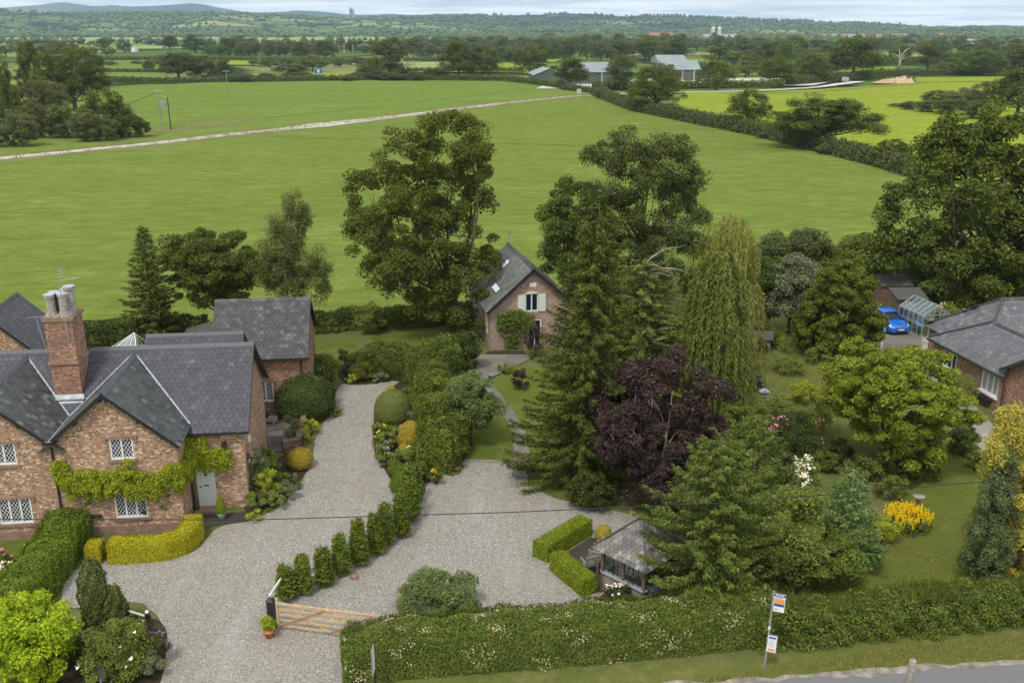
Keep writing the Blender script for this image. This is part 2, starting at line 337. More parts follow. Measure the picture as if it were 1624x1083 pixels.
    M['galv'] = plain('galvanised', (0.42, 0.44, 0.46), 0.45, 0.5, 0.3, var=0.25, scale=9)
    M['pot_clay'] = plain('buff_clay', (0.34, 0.31, 0.27), 0.85, 0.2, var=0.45, scale=8)
    M['pot_dark'] = plain('dark_clay', (0.06, 0.065, 0.075), 0.6, 0.4, var=0.4, scale=8)
    M['terracotta'] = plain('terracotta', (0.42, 0.16, 0.08), 0.85, 0.2, var=0.2)
    M['teal_glaze'] = plain('teal_glaze', (0.17, 0.29, 0.25), 0.35, 0.5, var=0.2)
    M['oak_new'] = plain('fresh_softwood', (0.52, 0.365, 0.195), 0.75, 0.25, var=0.22, scale=7)
    M['oak_worn'] = plain('worn_softwood', (0.30, 0.20, 0.10), 0.8, 0.25, var=0.25, scale=7)
    M['wood_grey'] = plain('weathered_wood', (0.27, 0.245, 0.21), 0.9, 0.2, var=0.35, scale=9)
    M['wood_brown'] = plain('brown_timber', (0.155, 0.105, 0.068), 0.8, 0.25, var=0.3, scale=6)
    M['felt'] = plain('roofing_felt', (0.085, 0.082, 0.078), 0.95, 0.15, var=0.3, scale=4)
    M['bark'] = plain('bark', (0.125, 0.098, 0.066), 0.95, 0.1, var=0.5, scale=7, bump=0.8)
    M['bark_pale'] = plain('bark_pale', (0.36, 0.33, 0.27), 0.9, 0.1, var=0.4, scale=5, bump=0.5)
    M['twig_pale'] = plain('bare_twig', (0.40, 0.34, 0.26), 0.9, 0.1, var=0.3)
    
    t = NT('glass'); c = t.coord(); M['glass'] = t.done(t.ramp(t.noise(c, 0.8, 2), [(0.3, (0.006, 0.009, 0.022)), (0.7, (0.014, 0.02, 0.045))]), 0.12, 0.3)
    t = NT('greenhouse_glass'); gl = t.node('ShaderNodeBsdfGlossy', {'Color': (0.9, 0.95, 0.97), 'Roughness': 0.12}); tp = t.node('ShaderNodeBsdfTransparent', {'Color': (0.86, 0.92, 0.90)})
    mx = t.node('ShaderNodeMixShader', {0: 0.16}); t.l.new(tp.outputs[0], mx.inputs[1]); t.l.new(gl.outputs[0], mx.inputs[2]); t.l.new(mx.outputs[0], t.out.inputs['Surface']); M['ghglass'] = t.m
    M['alu'] = plain('aluminium', (0.55, 0.57, 0.58), 0.4, 0.5, 0.5, var=0.15)
    M['pole'] = plain('grey_steel', (0.33, 0.34, 0.36), 0.5, 0.4, 0.3, var=0.2)
    M['pole_wood'] = plain('pole_wood', (0.22, 0.19, 0.14), 0.9, 0.15, var=0.35, scale=3)
    M['pole_black'] = plain('pole_tarred', (0.04, 0.04, 0.036), 0.9, 0.15, var=0.35, scale=3)
    M['wire'] = plain('cable', (0.03, 0.032, 0.034), 0.7, 0.2, var=0.1)
    t = NT('car_paint'); M['car'] = t.done((0.006, 0.12, 0.50), 0.3, 0.5); t.b.inputs['Coat Weight'].default_value = 0.8; t.b.inputs['Coat Roughness'].default_value = 0.08
    M['rubber'] = plain('rubber', (0.015, 0.015, 0.016), 0.8, 0.2, var=0.2)
    t = NT('headlamp'); M['lamp'] = t.done((0.75, 0.8, 0.85), 0.12, 0.7)
    M['sheet_green'] = plain('green_sheeting', (0.085, 0.105, 0.075), 0.6, 0.3, var=0.2, scale=0.4)
    M['sheet_roof'] = plain('grey_roof_sheet', (0.23, 0.265, 0.265), 0.55, 0.3, var=0.1, scale=0.15)
    M['concrete'] = plain('concrete', (0.42, 0.41, 0.38), 0.9, 0.2, var=0.2, scale=0.8)
    M['cream'] = plain('cream_render', (0.55, 0.50, 0.42), 0.85, 0.2, var=0.15, scale=0.3)
    M['red_roof'] = plain('red_tiles', (0.34, 0.16, 0.10), 0.85, 0.2, var=0.2, scale=0.4)
    M['blue_box'] = plain('blue_steel', (0.03, 0.14, 0.42), 0.5, 0.4, var=0.1)
    M['earth'] = plain('bare_earth', (0.42, 0.30, 0.185), 0.95, 0.1, var=0.35, scale=0.5, bump=0.5)
    M['green_bin'] = plain('green_plastic', (0.014, 0.055, 0.04), 0.5, 0.4, var=0.2)
    M['gutter_green'] = plain('gutter_green', (0.035, 0.06, 0.03), 0.5, 0.4, var=0.2)
    M['sign_orange'] = plain('sign_orange', (0.68, 0.32, 0.09), 0.5, 0.3, var=0.04)
    M['sign_blue'] = plain('sign_blue', (0.035, 0.06, 0.30), 0.5, 0.3, var=0.05)
    M['red'] = plain('red_paint', (0.45, 0.06, 0.04), 0.6, 0.3, var=0.15)
    # foliage ---------------------------------------------------------
    L = lambda n, *a, **k: M.__setitem__(n, leafmat(n, *a, **k))
    L('oak_leaf', (0.030, 0.048, 0.010), (0.088, 0.110, 0.020), (0.135, 0.135, 0.03), cshare=0.05)
    L('oak_dark', (0.026, 0.042, 0.009), (0.080, 0.106, 0.021), (0.115, 0.13, 0.03), cshare=0.06)
    L('alder_leaf', (0.024, 0.040, 0.011), (0.075, 0.098, 0.030), (0.12, 0.13, 0.055), cshare=0.08)
    L('spruce_needle', (0.022, 0.036, 0.008), (0.072, 0.092, 0.018), (0.10, 0.125, 0.024), trans=0.12, cshare=0.07)
    L('spruce_light', (0.028, 0.046, 0.010), (0.088, 0.118, 0.024), (0.13, 0.16, 0.034), trans=0.12, cshare=0.10)
    L('cedar_leaf', (0.028, 0.046, 0.010), (0.094, 0.118, 0.026), (0.14, 0.16, 0.04), trans=0.15, cshare=0.1)
    L('plum_leaf', (0.016, 0.012, 0.0115), (0.049, 0.037, 0.032), (0.12, 0.085, 0.06), trans=0.15, cshare=0.07)
    L('weep_leaf', (0.040, 0.058, 0.011), (0.092, 0.116, 0.024), (0.13, 0.145, 0.04), trans=0.15, cshare=0.1)
    L('willow_leaf', (0.092, 0.122, 0.026), (0.165, 0.19, 0.046), (0.20, 0.21, 0.07), trans=0.3, cshare=0.1)
    L('birch_leaf', (0.050, 0.070, 0.020), (0.115, 0.135, 0.042), (0.16, 0.16, 0.06), cshare=0.08)
    L('lime_leaf', (0.062, 0.092, 0.011), (0.138, 0.172, 0.020), (0.19, 0.215, 0.030), cshare=0.14)
    L('bay_leaf', (0.036, 0.060, 0.010), (0.098, 0.128, 0.021), (0.145, 0.17, 0.032), cshare=0.14)
    L('whitebeam_leaf', (0.055, 0.080, 0.040), (0.125, 0.155, 0.088), (0.18, 0.21, 0.13), cshare=0.12)
    L('hedge_leaf', (0.036, 0.058, 0.013), (0.096, 0.130, 0.026), (0.13, 0.16, 0.036), cshare=0.1)
    L('hawthorn_leaf', (0.036, 0.056, 0.018), (0.080, 0.105, 0.034), (0.11, 0.115, 0.05), cshare=0.12)
    L('far_leaf', (0.034, 0.050, 0.013), (0.090, 0.115, 0.028), (0.10, 0.12, 0.04), cshare=0.06)
    L('far_leaf_b', (0.046, 0.062, 0.022), (0.110, 0.130, 0.046), None)
    L('privet_leaf', (0.045, 0.078, 0.010), (0.105, 0.148, 0.019), (0.15, 0.185, 0.028), cshare=0.1)
    L('gold_leaf', (0.155, 0.165, 0.010), (0.285, 0.275, 0.018), (0.34, 0.33, 0.035), cshare=0.1)
    L('gold_dull', (0.165, 0.155, 0.016), (0.275, 0.245, 0.032), (0.33, 0.29, 0.05), cshare=0.1)
    L('laurel_leaf', (0.115, 0.185, 0.010), (0.215, 0.300, 0.017), (0.28, 0.36, 0.03), cshare=0.14)
    L('wisteria_leaf', (0.090, 0.135, 0.010), (0.18, 0.235, 0.018), (0.24, 0.27, 0.03), cshare=0.12)
    L('box_leaf', (0.070, 0.100, 0.009), (0.145, 0.185, 0.016), (0.19, 0.215, 0.026), cshare=0.1)
    L('yew_leaf', (0.026, 0.040, 0.012), (0.066, 0.084, 0.022), (0.09, 0.10, 0.03), trans=0.1)
    L('topiary_leaf', (0.058, 0.078, 0.020), (0.115, 0.135, 0.036), None, trans=0.1)
    L('shrub_leaf', (0.052, 0.080, 0.018), (0.128, 0.165, 0.037), (0.17, 0.20, 0.055), cshare=0.1)
    L('shrub_dark', (0.020, 0.034, 0.010), (0.056, 0.078, 0.020), (0.085, 0.11, 0.03), cshare=0.08)
    L('shrub_grey', (0.062, 0.088, 0.044), (0.135, 0.165, 0.085), (0.19, 0.22, 0.13), cshare=0.1)
    L('shrub_lime', (0.12, 0.165, 0.018), (0.25, 0.30, 0.035), None)
    L('apple_leaf', (0.044, 0.080, 0.026), (0.112, 0.160, 0.052), (0.16, 0.21, 0.085), cshare=0.12)
    L('leyland_leaf', (0.032, 0.056, 0.010), (0.095, 0.130, 0.020), (0.15, 0.18, 0.03), trans=0.12, cshare=0.1)
    L('cypress_leaf', (0.034, 0.054, 0.022), (0.086, 0.115, 0.048), (0.12, 0.15, 0.065), trans=0.1, cshare=0.08)
    L('gold_cypress', (0.145, 0.140, 0.020), (0.25, 0.225, 0.045), (0.32, 0.29, 0.08), trans=0.12, cshare=0.12)
    L('yellow_flower', (0.347, 0.240, 0.005), (0.453, 0.333, 0.010), None, trans=0.2)
    L('white_flower', (0.413, 0.400, 0.360), (0.547, 0.533, 0.507), None, trans=0.2)
    L('pale_flower', (0.280, 0.240, 0.153), (0.440, 0.400, 0.307), (0.333, 0.233, 0.133), trans=0.2, cshare=0.2)
    L('pink_flower', (0.333, 0.080, 0.187), (0.453, 0.187, 0.300), None, trans=0.2)
    L('purple_flower', (0.133, 0.080, 0.227), (0.213, 0.147, 0.307), None, trans=0.2)
    L('orange_flower', (0.433, 0.160, 0.020), (0.500, 0.240, 0.040), None, trans=0.2)
    L('red_flower', (0.300, 0.013, 0.013), (0.413, 0.033, 0.027), None, trans=0.2)
    L('grass_blade', (0.085, 0.112, 0.024), (0.175, 0.185, 0.058), (0.26, 0.22, 0.11), cshare=0.12)
    L('dead_leaf', (0.16, 0.09, 0.05), (0.27, 0.17, 0.10), None)
make_mats()
# ------------------------------------------------------------------ plants: leaf-sized faces spread through a crown's volume
RNG = np.random.default_rng(11)
def nrm(a): return a / np.maximum(np.linalg.norm(a, axis=1, keepdims=True), 1e-6)
def leaf_geo(P, N, size, rng, width=0.55, T=None, fold=0.18):
    """pointed leaves at P facing N; T the leaf's long direction"""
    n = len(P)
    if T is None: T = rng.normal(size=(n, 3))
    T = nrm(T - N * np.sum(T * N, axis=1, keepdims=True)); B = np.cross(N, T)
    s = np.asarray(size).reshape(-1, 1) * np.ones((n, 1)); w = s * width
    V = np.stack([P - T * s * 0.8 + B * w * 1.1 - N * w * fold, P - T * s * 0.8 - B * w * 1.1 - N * w * fold, P + T * s], axis=1).reshape(-1, 3)
    F = np.arange(3 * n, dtype=np.int32).reshape(n, 3)
    return V, F
def leaf_mesh(name, P, N, size, rng, tint=None, width=0.55, T=None):
    V, F = leaf_geo(np.asarray(P, float), nrm(np.asarray(N, float)), size, rng, width, T)
    if tint is None: tint = rng.random(len(P))
    return np_mesh(name, V, F, attrs={'tint': np.repeat(tint, 3)}, smooth=True)

def crown_clumps(rng, lobes, n, inner=0.45):
    """centres of leaf clumps in a union of ellipsoids, mostly near the outside"""
    lobes = np.asarray(lobes, float); w = (lobes[:, 3] * lobes[:, 4] + lobes[:, 3] * lobes[:, 5] + lobes[:, 4] * lobes[:, 5]); w /= w.sum()
    out = []; tries = 0
    while len(out) < n and tries < n * 30:
        tries += 1
        L = lobes[rng.choice(len(lobes), p=w)]
        d = rng.normal(size=3); d /= np.linalg.norm(d)
        if d[2] < -0.55 and rng.random() < 0.6: continue
        r = inner + (1 - inner) * rng.random() ** 0.6
        p = L[:3] + d * L[3:6] * r
        q = np.min(np.linalg.norm((p - lobes[:, :3]) / lobes[:, 3:6], axis=1))
        if q < inner * 0.8: continue
        out.append(p)
    return np.array(out)
def clump_leaves(rng, C, cr, per, flat=0.75, up=0.55, hang=0.0):
    """leaves in each clump: a rough ball of radius cr, thin at its underside"""
    n = len(C); cr = np.asarray(cr) * np.ones(n)
    idx = np.repeat(np.arange(n), per)
    D = nrm(rng.normal(size=(len(idx), 3))); D[:, 2] = np.where((D[:, 2] < 0) & (rng.random(len(D)) < 0.45), -D[:, 2], D[:, 2])
    R = rng.random(len(idx)) ** 0.33
    O = D * R[:, None] * cr[idx][:, None]; O[:, 2] *= flat; O[:, 2] -= hang * (rng.random(len(idx)) ** 2) * cr[idx]
    N = nrm(D * 0.55 + np.array([0, 0, up]) + rng.normal(size=D.shape) * 0.5)
    tint = np.clip(rng.random(n)[idx] * 0.8 + 0.2 * rng.random(len(idx)), 0, 1)
    return C[idx] + O, N, tint

def bezier(a, b, c, n=5):
    a, b, c = map(np.asarray, (a, b, c)); t = np.linspace(0, 1, n)[:, None]; return (1 - t) ** 2 * a + 2 * t * (1 - t) * b + t * t * c
def limbs(rng, base_r, fork, C, n_limb, lean=(0, 0)):
    """trunk and boughs reaching into the crown"""
    mb = MB(); top = np.array([lean[0], lean[1], fork])
    path = [(0, 0, -0.1), (lean[0] * 0.3, lean[1] * 0.3, fork * 0.5), tuple(top)]
    mb.tube(path, [base_r * 1.25, base_r, base_r * 0.8], 9)
    if len(C):
        zt = C[:, 2].max(); sel = C[rng.permutation(len(C))[:n_limb * 6]]
        picked = []
        for c in sel[np.argsort(-np.linalg.norm(sel - top, axis=1))]:
            if all(np.linalg.norm(c - q) > 0.9 * base_r * 5 for q in picked): picked.append(c)
            if len(picked) >= n_limb: break
        for k, c in enumerate(picked):
            st = top * (0.82 + 0.18 * rng.random()); mid = st * 0.5 + c * 0.5 + rng.normal(size=3) * 0.10 * (zt - fork + 0.5) + np.array([(c[0] - st[0]) * 0.25, (c[1] - st[1]) * 0.25, -0.05 * (zt - fork)])
            p = bezier(st, mid, c * 0.85 + st * 0.15, 6); r0 = base_r * (0.26 + 0.14 * rng.random())
            mb.tube([tuple(q) for q in p], [r0 * (1 - 0.82 * i / 5) for i in range(6)], 6)
            for _ in range(2):
                j = rng.integers(2, 5); e = C[np.argmin(np.linalg.norm(C - (p[j] + rng.normal(size=3) * base_r * 6), axis=1))]
                pp = bezier(p[j], (p[j] + e) / 2 + rng.normal(size=3) * 0.25, e, 4); mb.tube([tuple(q) for q in pp], [r0 * 0.4, r0 * 0.3, r0 * 0.2, r0 * 0.08], 5)
    return mb

def broadleaf(name, loc, lobes, n_clump, cr, per, leaf, mat, label, cat='tree', group=None, trunk_r=0.3, fork=2.0, n_limb=8, bark='bark', seed=1, flat=0.75, inner=0.45, rz=0.0, lean=(0, 0), hang=0.0, width=0.55, up=0.55):
    rng = np.random.default_rng(seed); root = empty(name, loc, rz, label, cat, group)
    C = crown_clumps(rng, lobes, n_clump, inner); crs = cr * (0.65 + 0.7 * rng.random(len(C)))
    P, N, t = clump_leaves(rng, C, crs, int(per * 3.5), flat, up, hang); leaf = leaf * 0.73
    k = P[:, 2] > 0.02; P, N, t = P[k], N[k], t[k]
    mobj('crown', leaf_mesh('crown', P, N, leaf * (0.7 + 0.6 * rng.random(len(P))), rng, t, width), M[mat], root)
    if trunk_r: limbs(rng, trunk_r, fork, C, n_limb, lean).build('trunk', M[bark], root, smooth=True)
    return root

def shrub(name, loc, rx, ry, h, n, leaf, mat, label, cat='shrub', group=None, seed=1, flower=None, nf=0, fs=0.05, clumps=None, cr=None, rz=0.0, lobes=None, per=None, flat=0.85, width=0.55, z0=0.0, stems=True):
    """bushy plant: foliage on a few stems; flower = material of blossoms scattered over its top"""
    rng = np.random.default_rng(seed); root = empty(name, loc, rz, label, cat, group)
    lobes = lobes or [(0, 0, z0 + h * 0.5, rx * 0.85, ry * 0.85, (h - z0) * 0.48)]
    nc = clumps or max(14, int(26 * (rx * ry) ** 0.6 * h ** 0.4)); cr = cr or 0.24 * (rx * ry * h) ** (1 / 3)
    C = crown_clumps(rng, lobes, nc, 0.35); C[:, 2] = np.maximum(C[:, 2], 0.06)
    P, N, t = clump_leaves(rng, C, cr * (0.7 + 0.6 * rng.random(len(C))), per or max(30, int(1.9 * n) // len(C)), flat, 0.6); leaf = leaf * 0.85
    k = P[:, 2] > 0.01; P, N, t = P[k], N[k], t[k]
    mobj('foliage', leaf_mesh('foliage', P, N, leaf * (0.7 + 0.6 * rng.random(len(P))), rng, t, width), M[mat], root)
    if flower:
        for fm, q in ([(flower, nf)] if isinstance(flower, str) else flower):
            sc = N[:, 2] + 0.8 * (P[:, 2] / h) + rng.random(len(P)) * 0.8
            dens = np.sin(P[:, 0] * 2.3 + seed) + np.sin(P[:, 1] * 2.9 + seed * 2) + rng.random(len(P)) * 1.6
            i = np.argsort(-(sc + 0.5 * dens))[:q * 2]; i = i[rng.permutation(len(i))[:q]]
            Q = P[i] + nrm(P[i] - np.array([0, 0, h * 0.4])) * leaf * 1.2
            o = mobj('blossom', leaf_mesh('blossom', Q, nrm(N[i] * 0.4 + np.array([0, -0.4, 0.7])), fs * (0.7 + 0.6 * rng.random(len(Q))), rng, width=0.9), M[fm], root); o['kind'] = 'stuff'
    if stems:
        mb = MB()
        for c in C[rng.permutation(len(C))[:7]]:
            p = bezier((c[0] * 0.12, c[1] * 0.12, -0.03), (c[0] * 0.25, c[1] * 0.25, c[2] * 0.6), c, 4); r = 0.014 + 0.012 * h
            mb.tube([tuple(q) for q in p], [r, r * 0.8, r * 0.6, r * 0.3], 5)
        mb.build('stem', M['bark'], root, smooth=True)
    return root

def conifer(name, loc, h, rad, mat, label, seed=1, group=None, step=0.3, per=9, spray=0.32, droop=0.35, tipup=0.25, z0=0.03, shape=0.85, dens=1.0, bark='bark', trunk_r=0.16, cat='tree', rz=0.0, flatk=0.5, lean=(0, 0), bare=0, width=0.26, hangk=0.35, sub=3):
    """boughs set all round a straight leader, each with side branchlets of needle sprays"""
    rng = np.random.default_rng(seed); root = empty(name, loc, rz, label, cat, group)
    Ps, Ts, Ns, ti = [], [], [], []; boughs = MB(); nb = int(h / step * per * 0.8); lob = rng.random(6) * 6.28
    for ib in range(nb):
        f = z0 + (0.985 - z0) * (1 - (1 - (ib + rng.random()) / nb) ** 0.82); a = ib * 2.39996 + rng.normal() * 0.25
        env = rad * (1 - f) ** shape * (1 if f > 0.12 else 0.75 + 2 * f) + 0.05
        env *= 1 + 0.16 * math.sin(2 * a + lob[0] + f * 5) + 0.12 * math.sin(5 * a + lob[1] + f * 11)
        L = env * (0.55 + 0.5 * rng.random() ** 0.6); zz = f * h; dr = droop * (0.7 + 0.6 * rng.random())
        d = np.array([math.cos(a), math.sin(a), 0.0]); s = np.array([-d[1], d[0], 0.0]); m = max(4, int(L / (spray * 0.5) * dens)); tt = 0.1 + 0.9 * ((np.arange(m) + rng.random(m) * 0.8) / m) ** 0.75
        zc = zz + L * (0.18 * tt - dr * 1.2 * tt ** 1.4 + tipup * tt ** 3); cen = d[None] * (L * tt)[:, None] + np.array([lean[0] * f, lean[1] * f, 0])[None]; cen[:, 2] = zc; tn = rng.random()
        for side in (-1, 1, 0):
            fan = side * (0.8 - 0.3 * tt) + rng.normal(size=m) * 0.25; T = d[None] * 0.7 + s[None] * fan[:, None]; T[:, 2] += -hangk * (1.15 - tt) * (0.5 + rng.random(m)) + 0.15 * tt + rng.normal(size=m) * 0.12; T = nrm(T)
            bl = spray * (1.25 - 0.7 * tt) * (0.7 + 0.6 * rng.random(m))
            for q in range(sub):
                u = (q + 0.5) / sub; pos = cen + T * (bl * u * 1.5)[:, None]; pos[:, 2] -= bl * u * u * hangk * 0.5; pos += rng.normal(size=(m, 3)) * spray * 0.10
                Tq = nrm(T + rng.normal(size=(m, 3)) * 0.35) * (spray * (0.46 - 0.1 * u) * (0.75 + 0.5 * rng.random(m)))[:, None]; Ps.append(pos); Ts.append(Tq); Ns.append(np.array([0, 0, 1.0])[None] * flatk + rng.normal(size=(m, 3)) * 0.45 + d[None] * 0.3); ti.append(np.clip(0.22 * tn + 0.35 * u + 0.42 * tt ** 2 + rng.normal(size=m) * 0.12, 0, 1))
        if ib % 3 == 0: boughs.tube([(d[0] * L * q + lean[0] * f, d[1] * L * q + lean[1] * f, zz + L * (0.18 * q - dr * 1.2 * q ** 1.4 + tipup * q ** 3)) for q in (0.0, 0.4, 0.8)], [0.012 + 0.01 * L, 0.01 + 0.005 * L, 0.005], 4, cap=False)
    P = np.concatenate(Ps); T = np.concatenate(Ts); N = nrm(np.concatenate(Ns)); t = np.concatenate(ti); l = np.linalg.norm(T, axis=1)
    k = P[:, 2] > 0.03; P, T, N, t, l = P[k], T[k], N[k], t[k], l[k]
    mobj('crown', leaf_mesh('crown', P, N, l, rng, t, width, T=T), M[mat], root)
    boughs.tube([(0, 0, -0.1), (lean[0] * 0.5, lean[1] * 0.5, h * 0.5), (lean[0], lean[1], h * 0.99)], [trunk_r * 1.2, trunk_r * 0.7, 0.01], 8); boughs.build('trunk', M[bark], root, smooth=True)
    if bare:
        mb = MB()
        for i in range(bare):
            a = 0.6 * rng.normal() - 0.3; b0 = np.array([lean[0], lean[1], h * (0.86 + 0.1 * rng.random())]); L = rad * (0.45 + 0.3 * rng.random())
            e = b0 + np.array([math.cos(a) * L, math.sin(a) * L * 0.4, L * (0.35 * rng.normal())]); p = bezier(b0, (b0 + e) / 2 + [0, 0, 0.25 * L], e, 5)
            mb.tube([tuple(q) for q in p], [0.05, 0.04, 0.03, 0.02, 0.008], 5)
            for j in range(5):
                q = p[1 + j % 4]; mb.tube([tuple(q), tuple(q + rng.normal(size=3) * 0.3 + [0.25, -0.1, 0.05])], [0.014, 0.004], 4)
        mb.build('bare_bough', M['twig_pale'], root, smooth=True)
    return root

def weeping(name, loc, h, rad, mat, label, seed=1, n_str=500, spray=0.16, strand=(1.0, 2.6), bark='bark', cone=0.55, group=None, width=0.3, lobes=None, dens=0.13, trunk_r=0.15):
    """crown of hanging strands"""
    rng = np.random.default_rng(seed); root = empty(name, loc, 0, label, 'tree', group)
    Ps, Ts, Ns, ti = [], [], [], []; mb = MB()
    for i in range(n_str):
        f = rng.random() ** 0.85; z = h * (0.12 + 0.88 * f) ; r = rad * (max(0.0, 1 - f ** 2.2) ** cone * 0.92 + 0.08) * rng.random() ** 0.35; a = rng.random() * 6.283
        wob = 1 + 0.22 * math.sin(3 * a + seed) + 0.12 * math.sin(7 * a)
        st = np.array([math.cos(a) * r * wob, math.sin(a) * r * wob, z]); L = min(strand[0] + (strand[1] - strand[0]) * rng.random(), z - 0.1)
        m = max(6, int(1.7 * L / dens)); tt = (np.arange(m) + rng.random(m)) / m
        out = np.array([math.cos(a), math.sin(a), 0]) * (0.14 * L)
        cen = st + out[None] * np.sqrt(tt)[:, None] + np.array([0, 0, -1.0])[None] * (L * tt ** 1.15)[:, None] + rng.normal(size=(m, 3)) * (0.03 + 0.04 * (1 - tt))[:, None]
        T = np.tile([0, 0, -1.0], (m, 1)) + rng.normal(size=(m, 3)) * 0.32 + out[None] * 0.8
        Ps.append(cen); Ts.append(nrm(T)); Ns.append(nrm(np.array([math.cos(a), math.sin(a), 0.35])[None] + rng.normal(size=(m, 3)) * 0.45)); ti.append(np.clip(rng.random() * 0.7 + 0.3 * rng.random(m), 0, 1))
        if i % 9 == 0: mb.tube([tuple(v) for v in bezier((0, 0, z * 0.85), (st[0] * 0.5, st[1] * 0.5, z * 1.0), st, 4)], [0.04, 0.03, 0.02, 0.01], 4, cap=False)
    P, T, N, t = map(np.concatenate, (Ps, Ts, Ns, ti)); k = P[:, 2] > 0.03
    P, T, N, t = P[k], T[k], N[k], t[k]
    mobj('crown', leaf_mesh('crown', P, N, spray * (0.7 + 0.6 * rng.random(len(P))), rng, t, width, T=T), M[mat], root)
    mb.tube([(0, 0, -0.1), (0.05, 0, h * 0.5), (0, 0.05, h * 0.97)], [trunk_r, trunk_r * 0.7, 0.02], 8); mb.build('trunk', M[bark], root, smooth=True)
    return root

def hedge(name, path, width, height, leaf, density, mat, label, seed=1, rough=0.08, group=None, flower=None, nf=0, cat='hedge', taper=0.92, lw=0.55, round_top=0.25, fs=0.035, wave=0.06, fpatch=0.0, hvar=None, z0=0.0):
    """clipped or loose hedge along a ground path: dense leafy skin over a twiggy inside"""
    rng = np.random.default_rng(seed); path = [Vector((p[0], p[1], 0)) for p in path]
    o0 = path[0].copy(); root = empty(name, (o0.x, o0.y, z0), 0, label, cat, group)
    pts = np.array([[p.x - o0.x, p.y - o0.y] for p in path]); seg = np.diff(pts, axis=0); ln = np.linalg.norm(seg, axis=1); cum = np.concatenate([[0], np.cumsum(ln)]); Ltot = cum[-1]
    widths = np.asarray(width) * np.ones(len(path)); heights = np.asarray(height) * np.ones(len(path))
    vt = np.vstack([seg[0] / ln[0]] + [nrm((seg[i] / ln[i] + seg[i + 1] / ln[i + 1])[None])[0] for i in range(len(seg) - 1)] + [seg[-1] / ln[-1]])
    def frame(s):
        c = np.stack([np.interp(s, cum, pts[:, 0]), np.interp(s, cum, pts[:, 1])], 1); t = np.stack([np.interp(s, cum, vt[:, 0]), np.interp(s, cum, vt[:, 1])], 1); t = nrm(t)
        w = np.interp(s, cum, widths); h = np.interp(s, cum, heights) * (1 + wave * np.sin(s * 1.7 + seed) + wave * 0.6 * np.sin(s * 4.1 + 2 * seed))
        return c, t, np.stack([-t[:, 1], t[:, 0]], 1), w, h
    per = 2 * heights.mean() + widths.mean()
    n = int(1.25 * density * (per * Ltot + 2 * heights.mean() * widths.mean()))
    n_end = int(n * (2 * heights.mean() * widths.mean()) / (per * Ltot + 2 * heights.mean() * widths.mean()))
    s = rng.random(n) * Ltot; q = rng.random(n) * per
    c, t, sd, w, h = frame(s); hm = heights.mean()
    side = np.where(q < hm, -1.0, np.where(q < 2 * hm, 1.0, 0.0)); fz = np.where(side == 0, 1.0, np.where(q < hm, q / hm, (q - hm) / hm)); fx = np.where(side == 0, (q - 2 * hm) / widths.mean() * 2 - 1, side)
    e = rng.integers(0, 2, n_end); s[:n_end] = np.where(e == 0, 0.0, Ltot); side[:n_end] = 2.0; fz[:n_end] = rng.random(n_end); fx[:n_end] = rng.random(n_end) * 2 - 1
    c, t, sd, w, h = frame(s); hw = w / 2 * (taper + (1 - taper) * (1 - fz))
    x = fx * hw; z = fz * h * (1 - round_top * 0.35 * np.where(side == 0, np.abs(fx) ** 3, 0))
    corner = (np.abs(fx) > 0.7) & (fz > 0.85); x = np.where(corner, x * (1 - round_top * 0.12), x)
    P = np.stack([c[:, 0] + sd[:, 0] * x, c[:, 1] + sd[:, 1] * x, z], 1)
    on = np.zeros((n, 3)); on[:, :2] = sd * np.where(np.abs(side) == 1, side, 0)[:, None]; on[side == 0] = (0, 0, 1); ends = side == 2.0; sg = np.where(s < Ltot / 2, -1.0, 1.0); on[ends, 0] = (t[:, 0] * sg)[ends]; on[ends, 1] = (t[:, 1] * sg)[ends]
    low = np.sin(P[:, 0] * 3.1 + seed) * np.sin(P[:, 1] * 2.7 + 1) * 0.5 + np.sin(P[:, 0] * 7.3 + P[:, 2] * 6) * 0.3 + np.sin(P[:, 1] * 8.1 - P[:, 2] * 5.0) * 0.3
    P = P + on * (low * rough + (rng.random(n) - 0.75) * rough * 1.6)[:, None]; P[:, 2] = np.maximum(P[:, 2], 0.02)
    N = on * 0.75 + np.array([0, 0, 0.3]) + rng.normal(size=(n, 3)) * 0.42
    tint = np.clip(0.5 + 0.35 * low + rng.normal(size=n) * 0.18, 0, 1)
    mobj('foliage', leaf_mesh('foliage', P, N, leaf * (0.7 + 0.6 * rng.random(n)), rng, tint, lw), M[mat], root)
    # twiggy inside
    ss = np.linspace(0.05, Ltot - 0.05, max(3, int(Ltot / 0.5))); c, t, sd, w, h = frame(ss); V = []
    for i in range(len(ss)):
        for fx_, fz_ in ((-1, 0.0), (-0.96, 0.92), (0.96, 0.92), (1, 0.0)):
            x_ = fx_ * max(w[i] / 2 - rough * 1.3 - leaf * 0.7, 0.03); V.append((c[i, 0] + sd[i, 0] * x_, c[i, 1] + sd[i, 1] * x_, max(fz_ * (h[i] - rough * 1.5 - leaf * 0.5), 0.0)))
    F = [];
    for i in range(len(ss) - 1):
        for k in range(3): F.append((i * 4 + k, i * 4 + k + 1, i * 4 + 5 + k, i * 4 + 4 + k))
    F += [(3, 2, 1, 0), tuple((len(ss) - 1) * 4 + k for k in range(4))]
    mobj('inner_twigs', np_mesh('inner_twigs', V, F, smooth=False), M[mat], root)
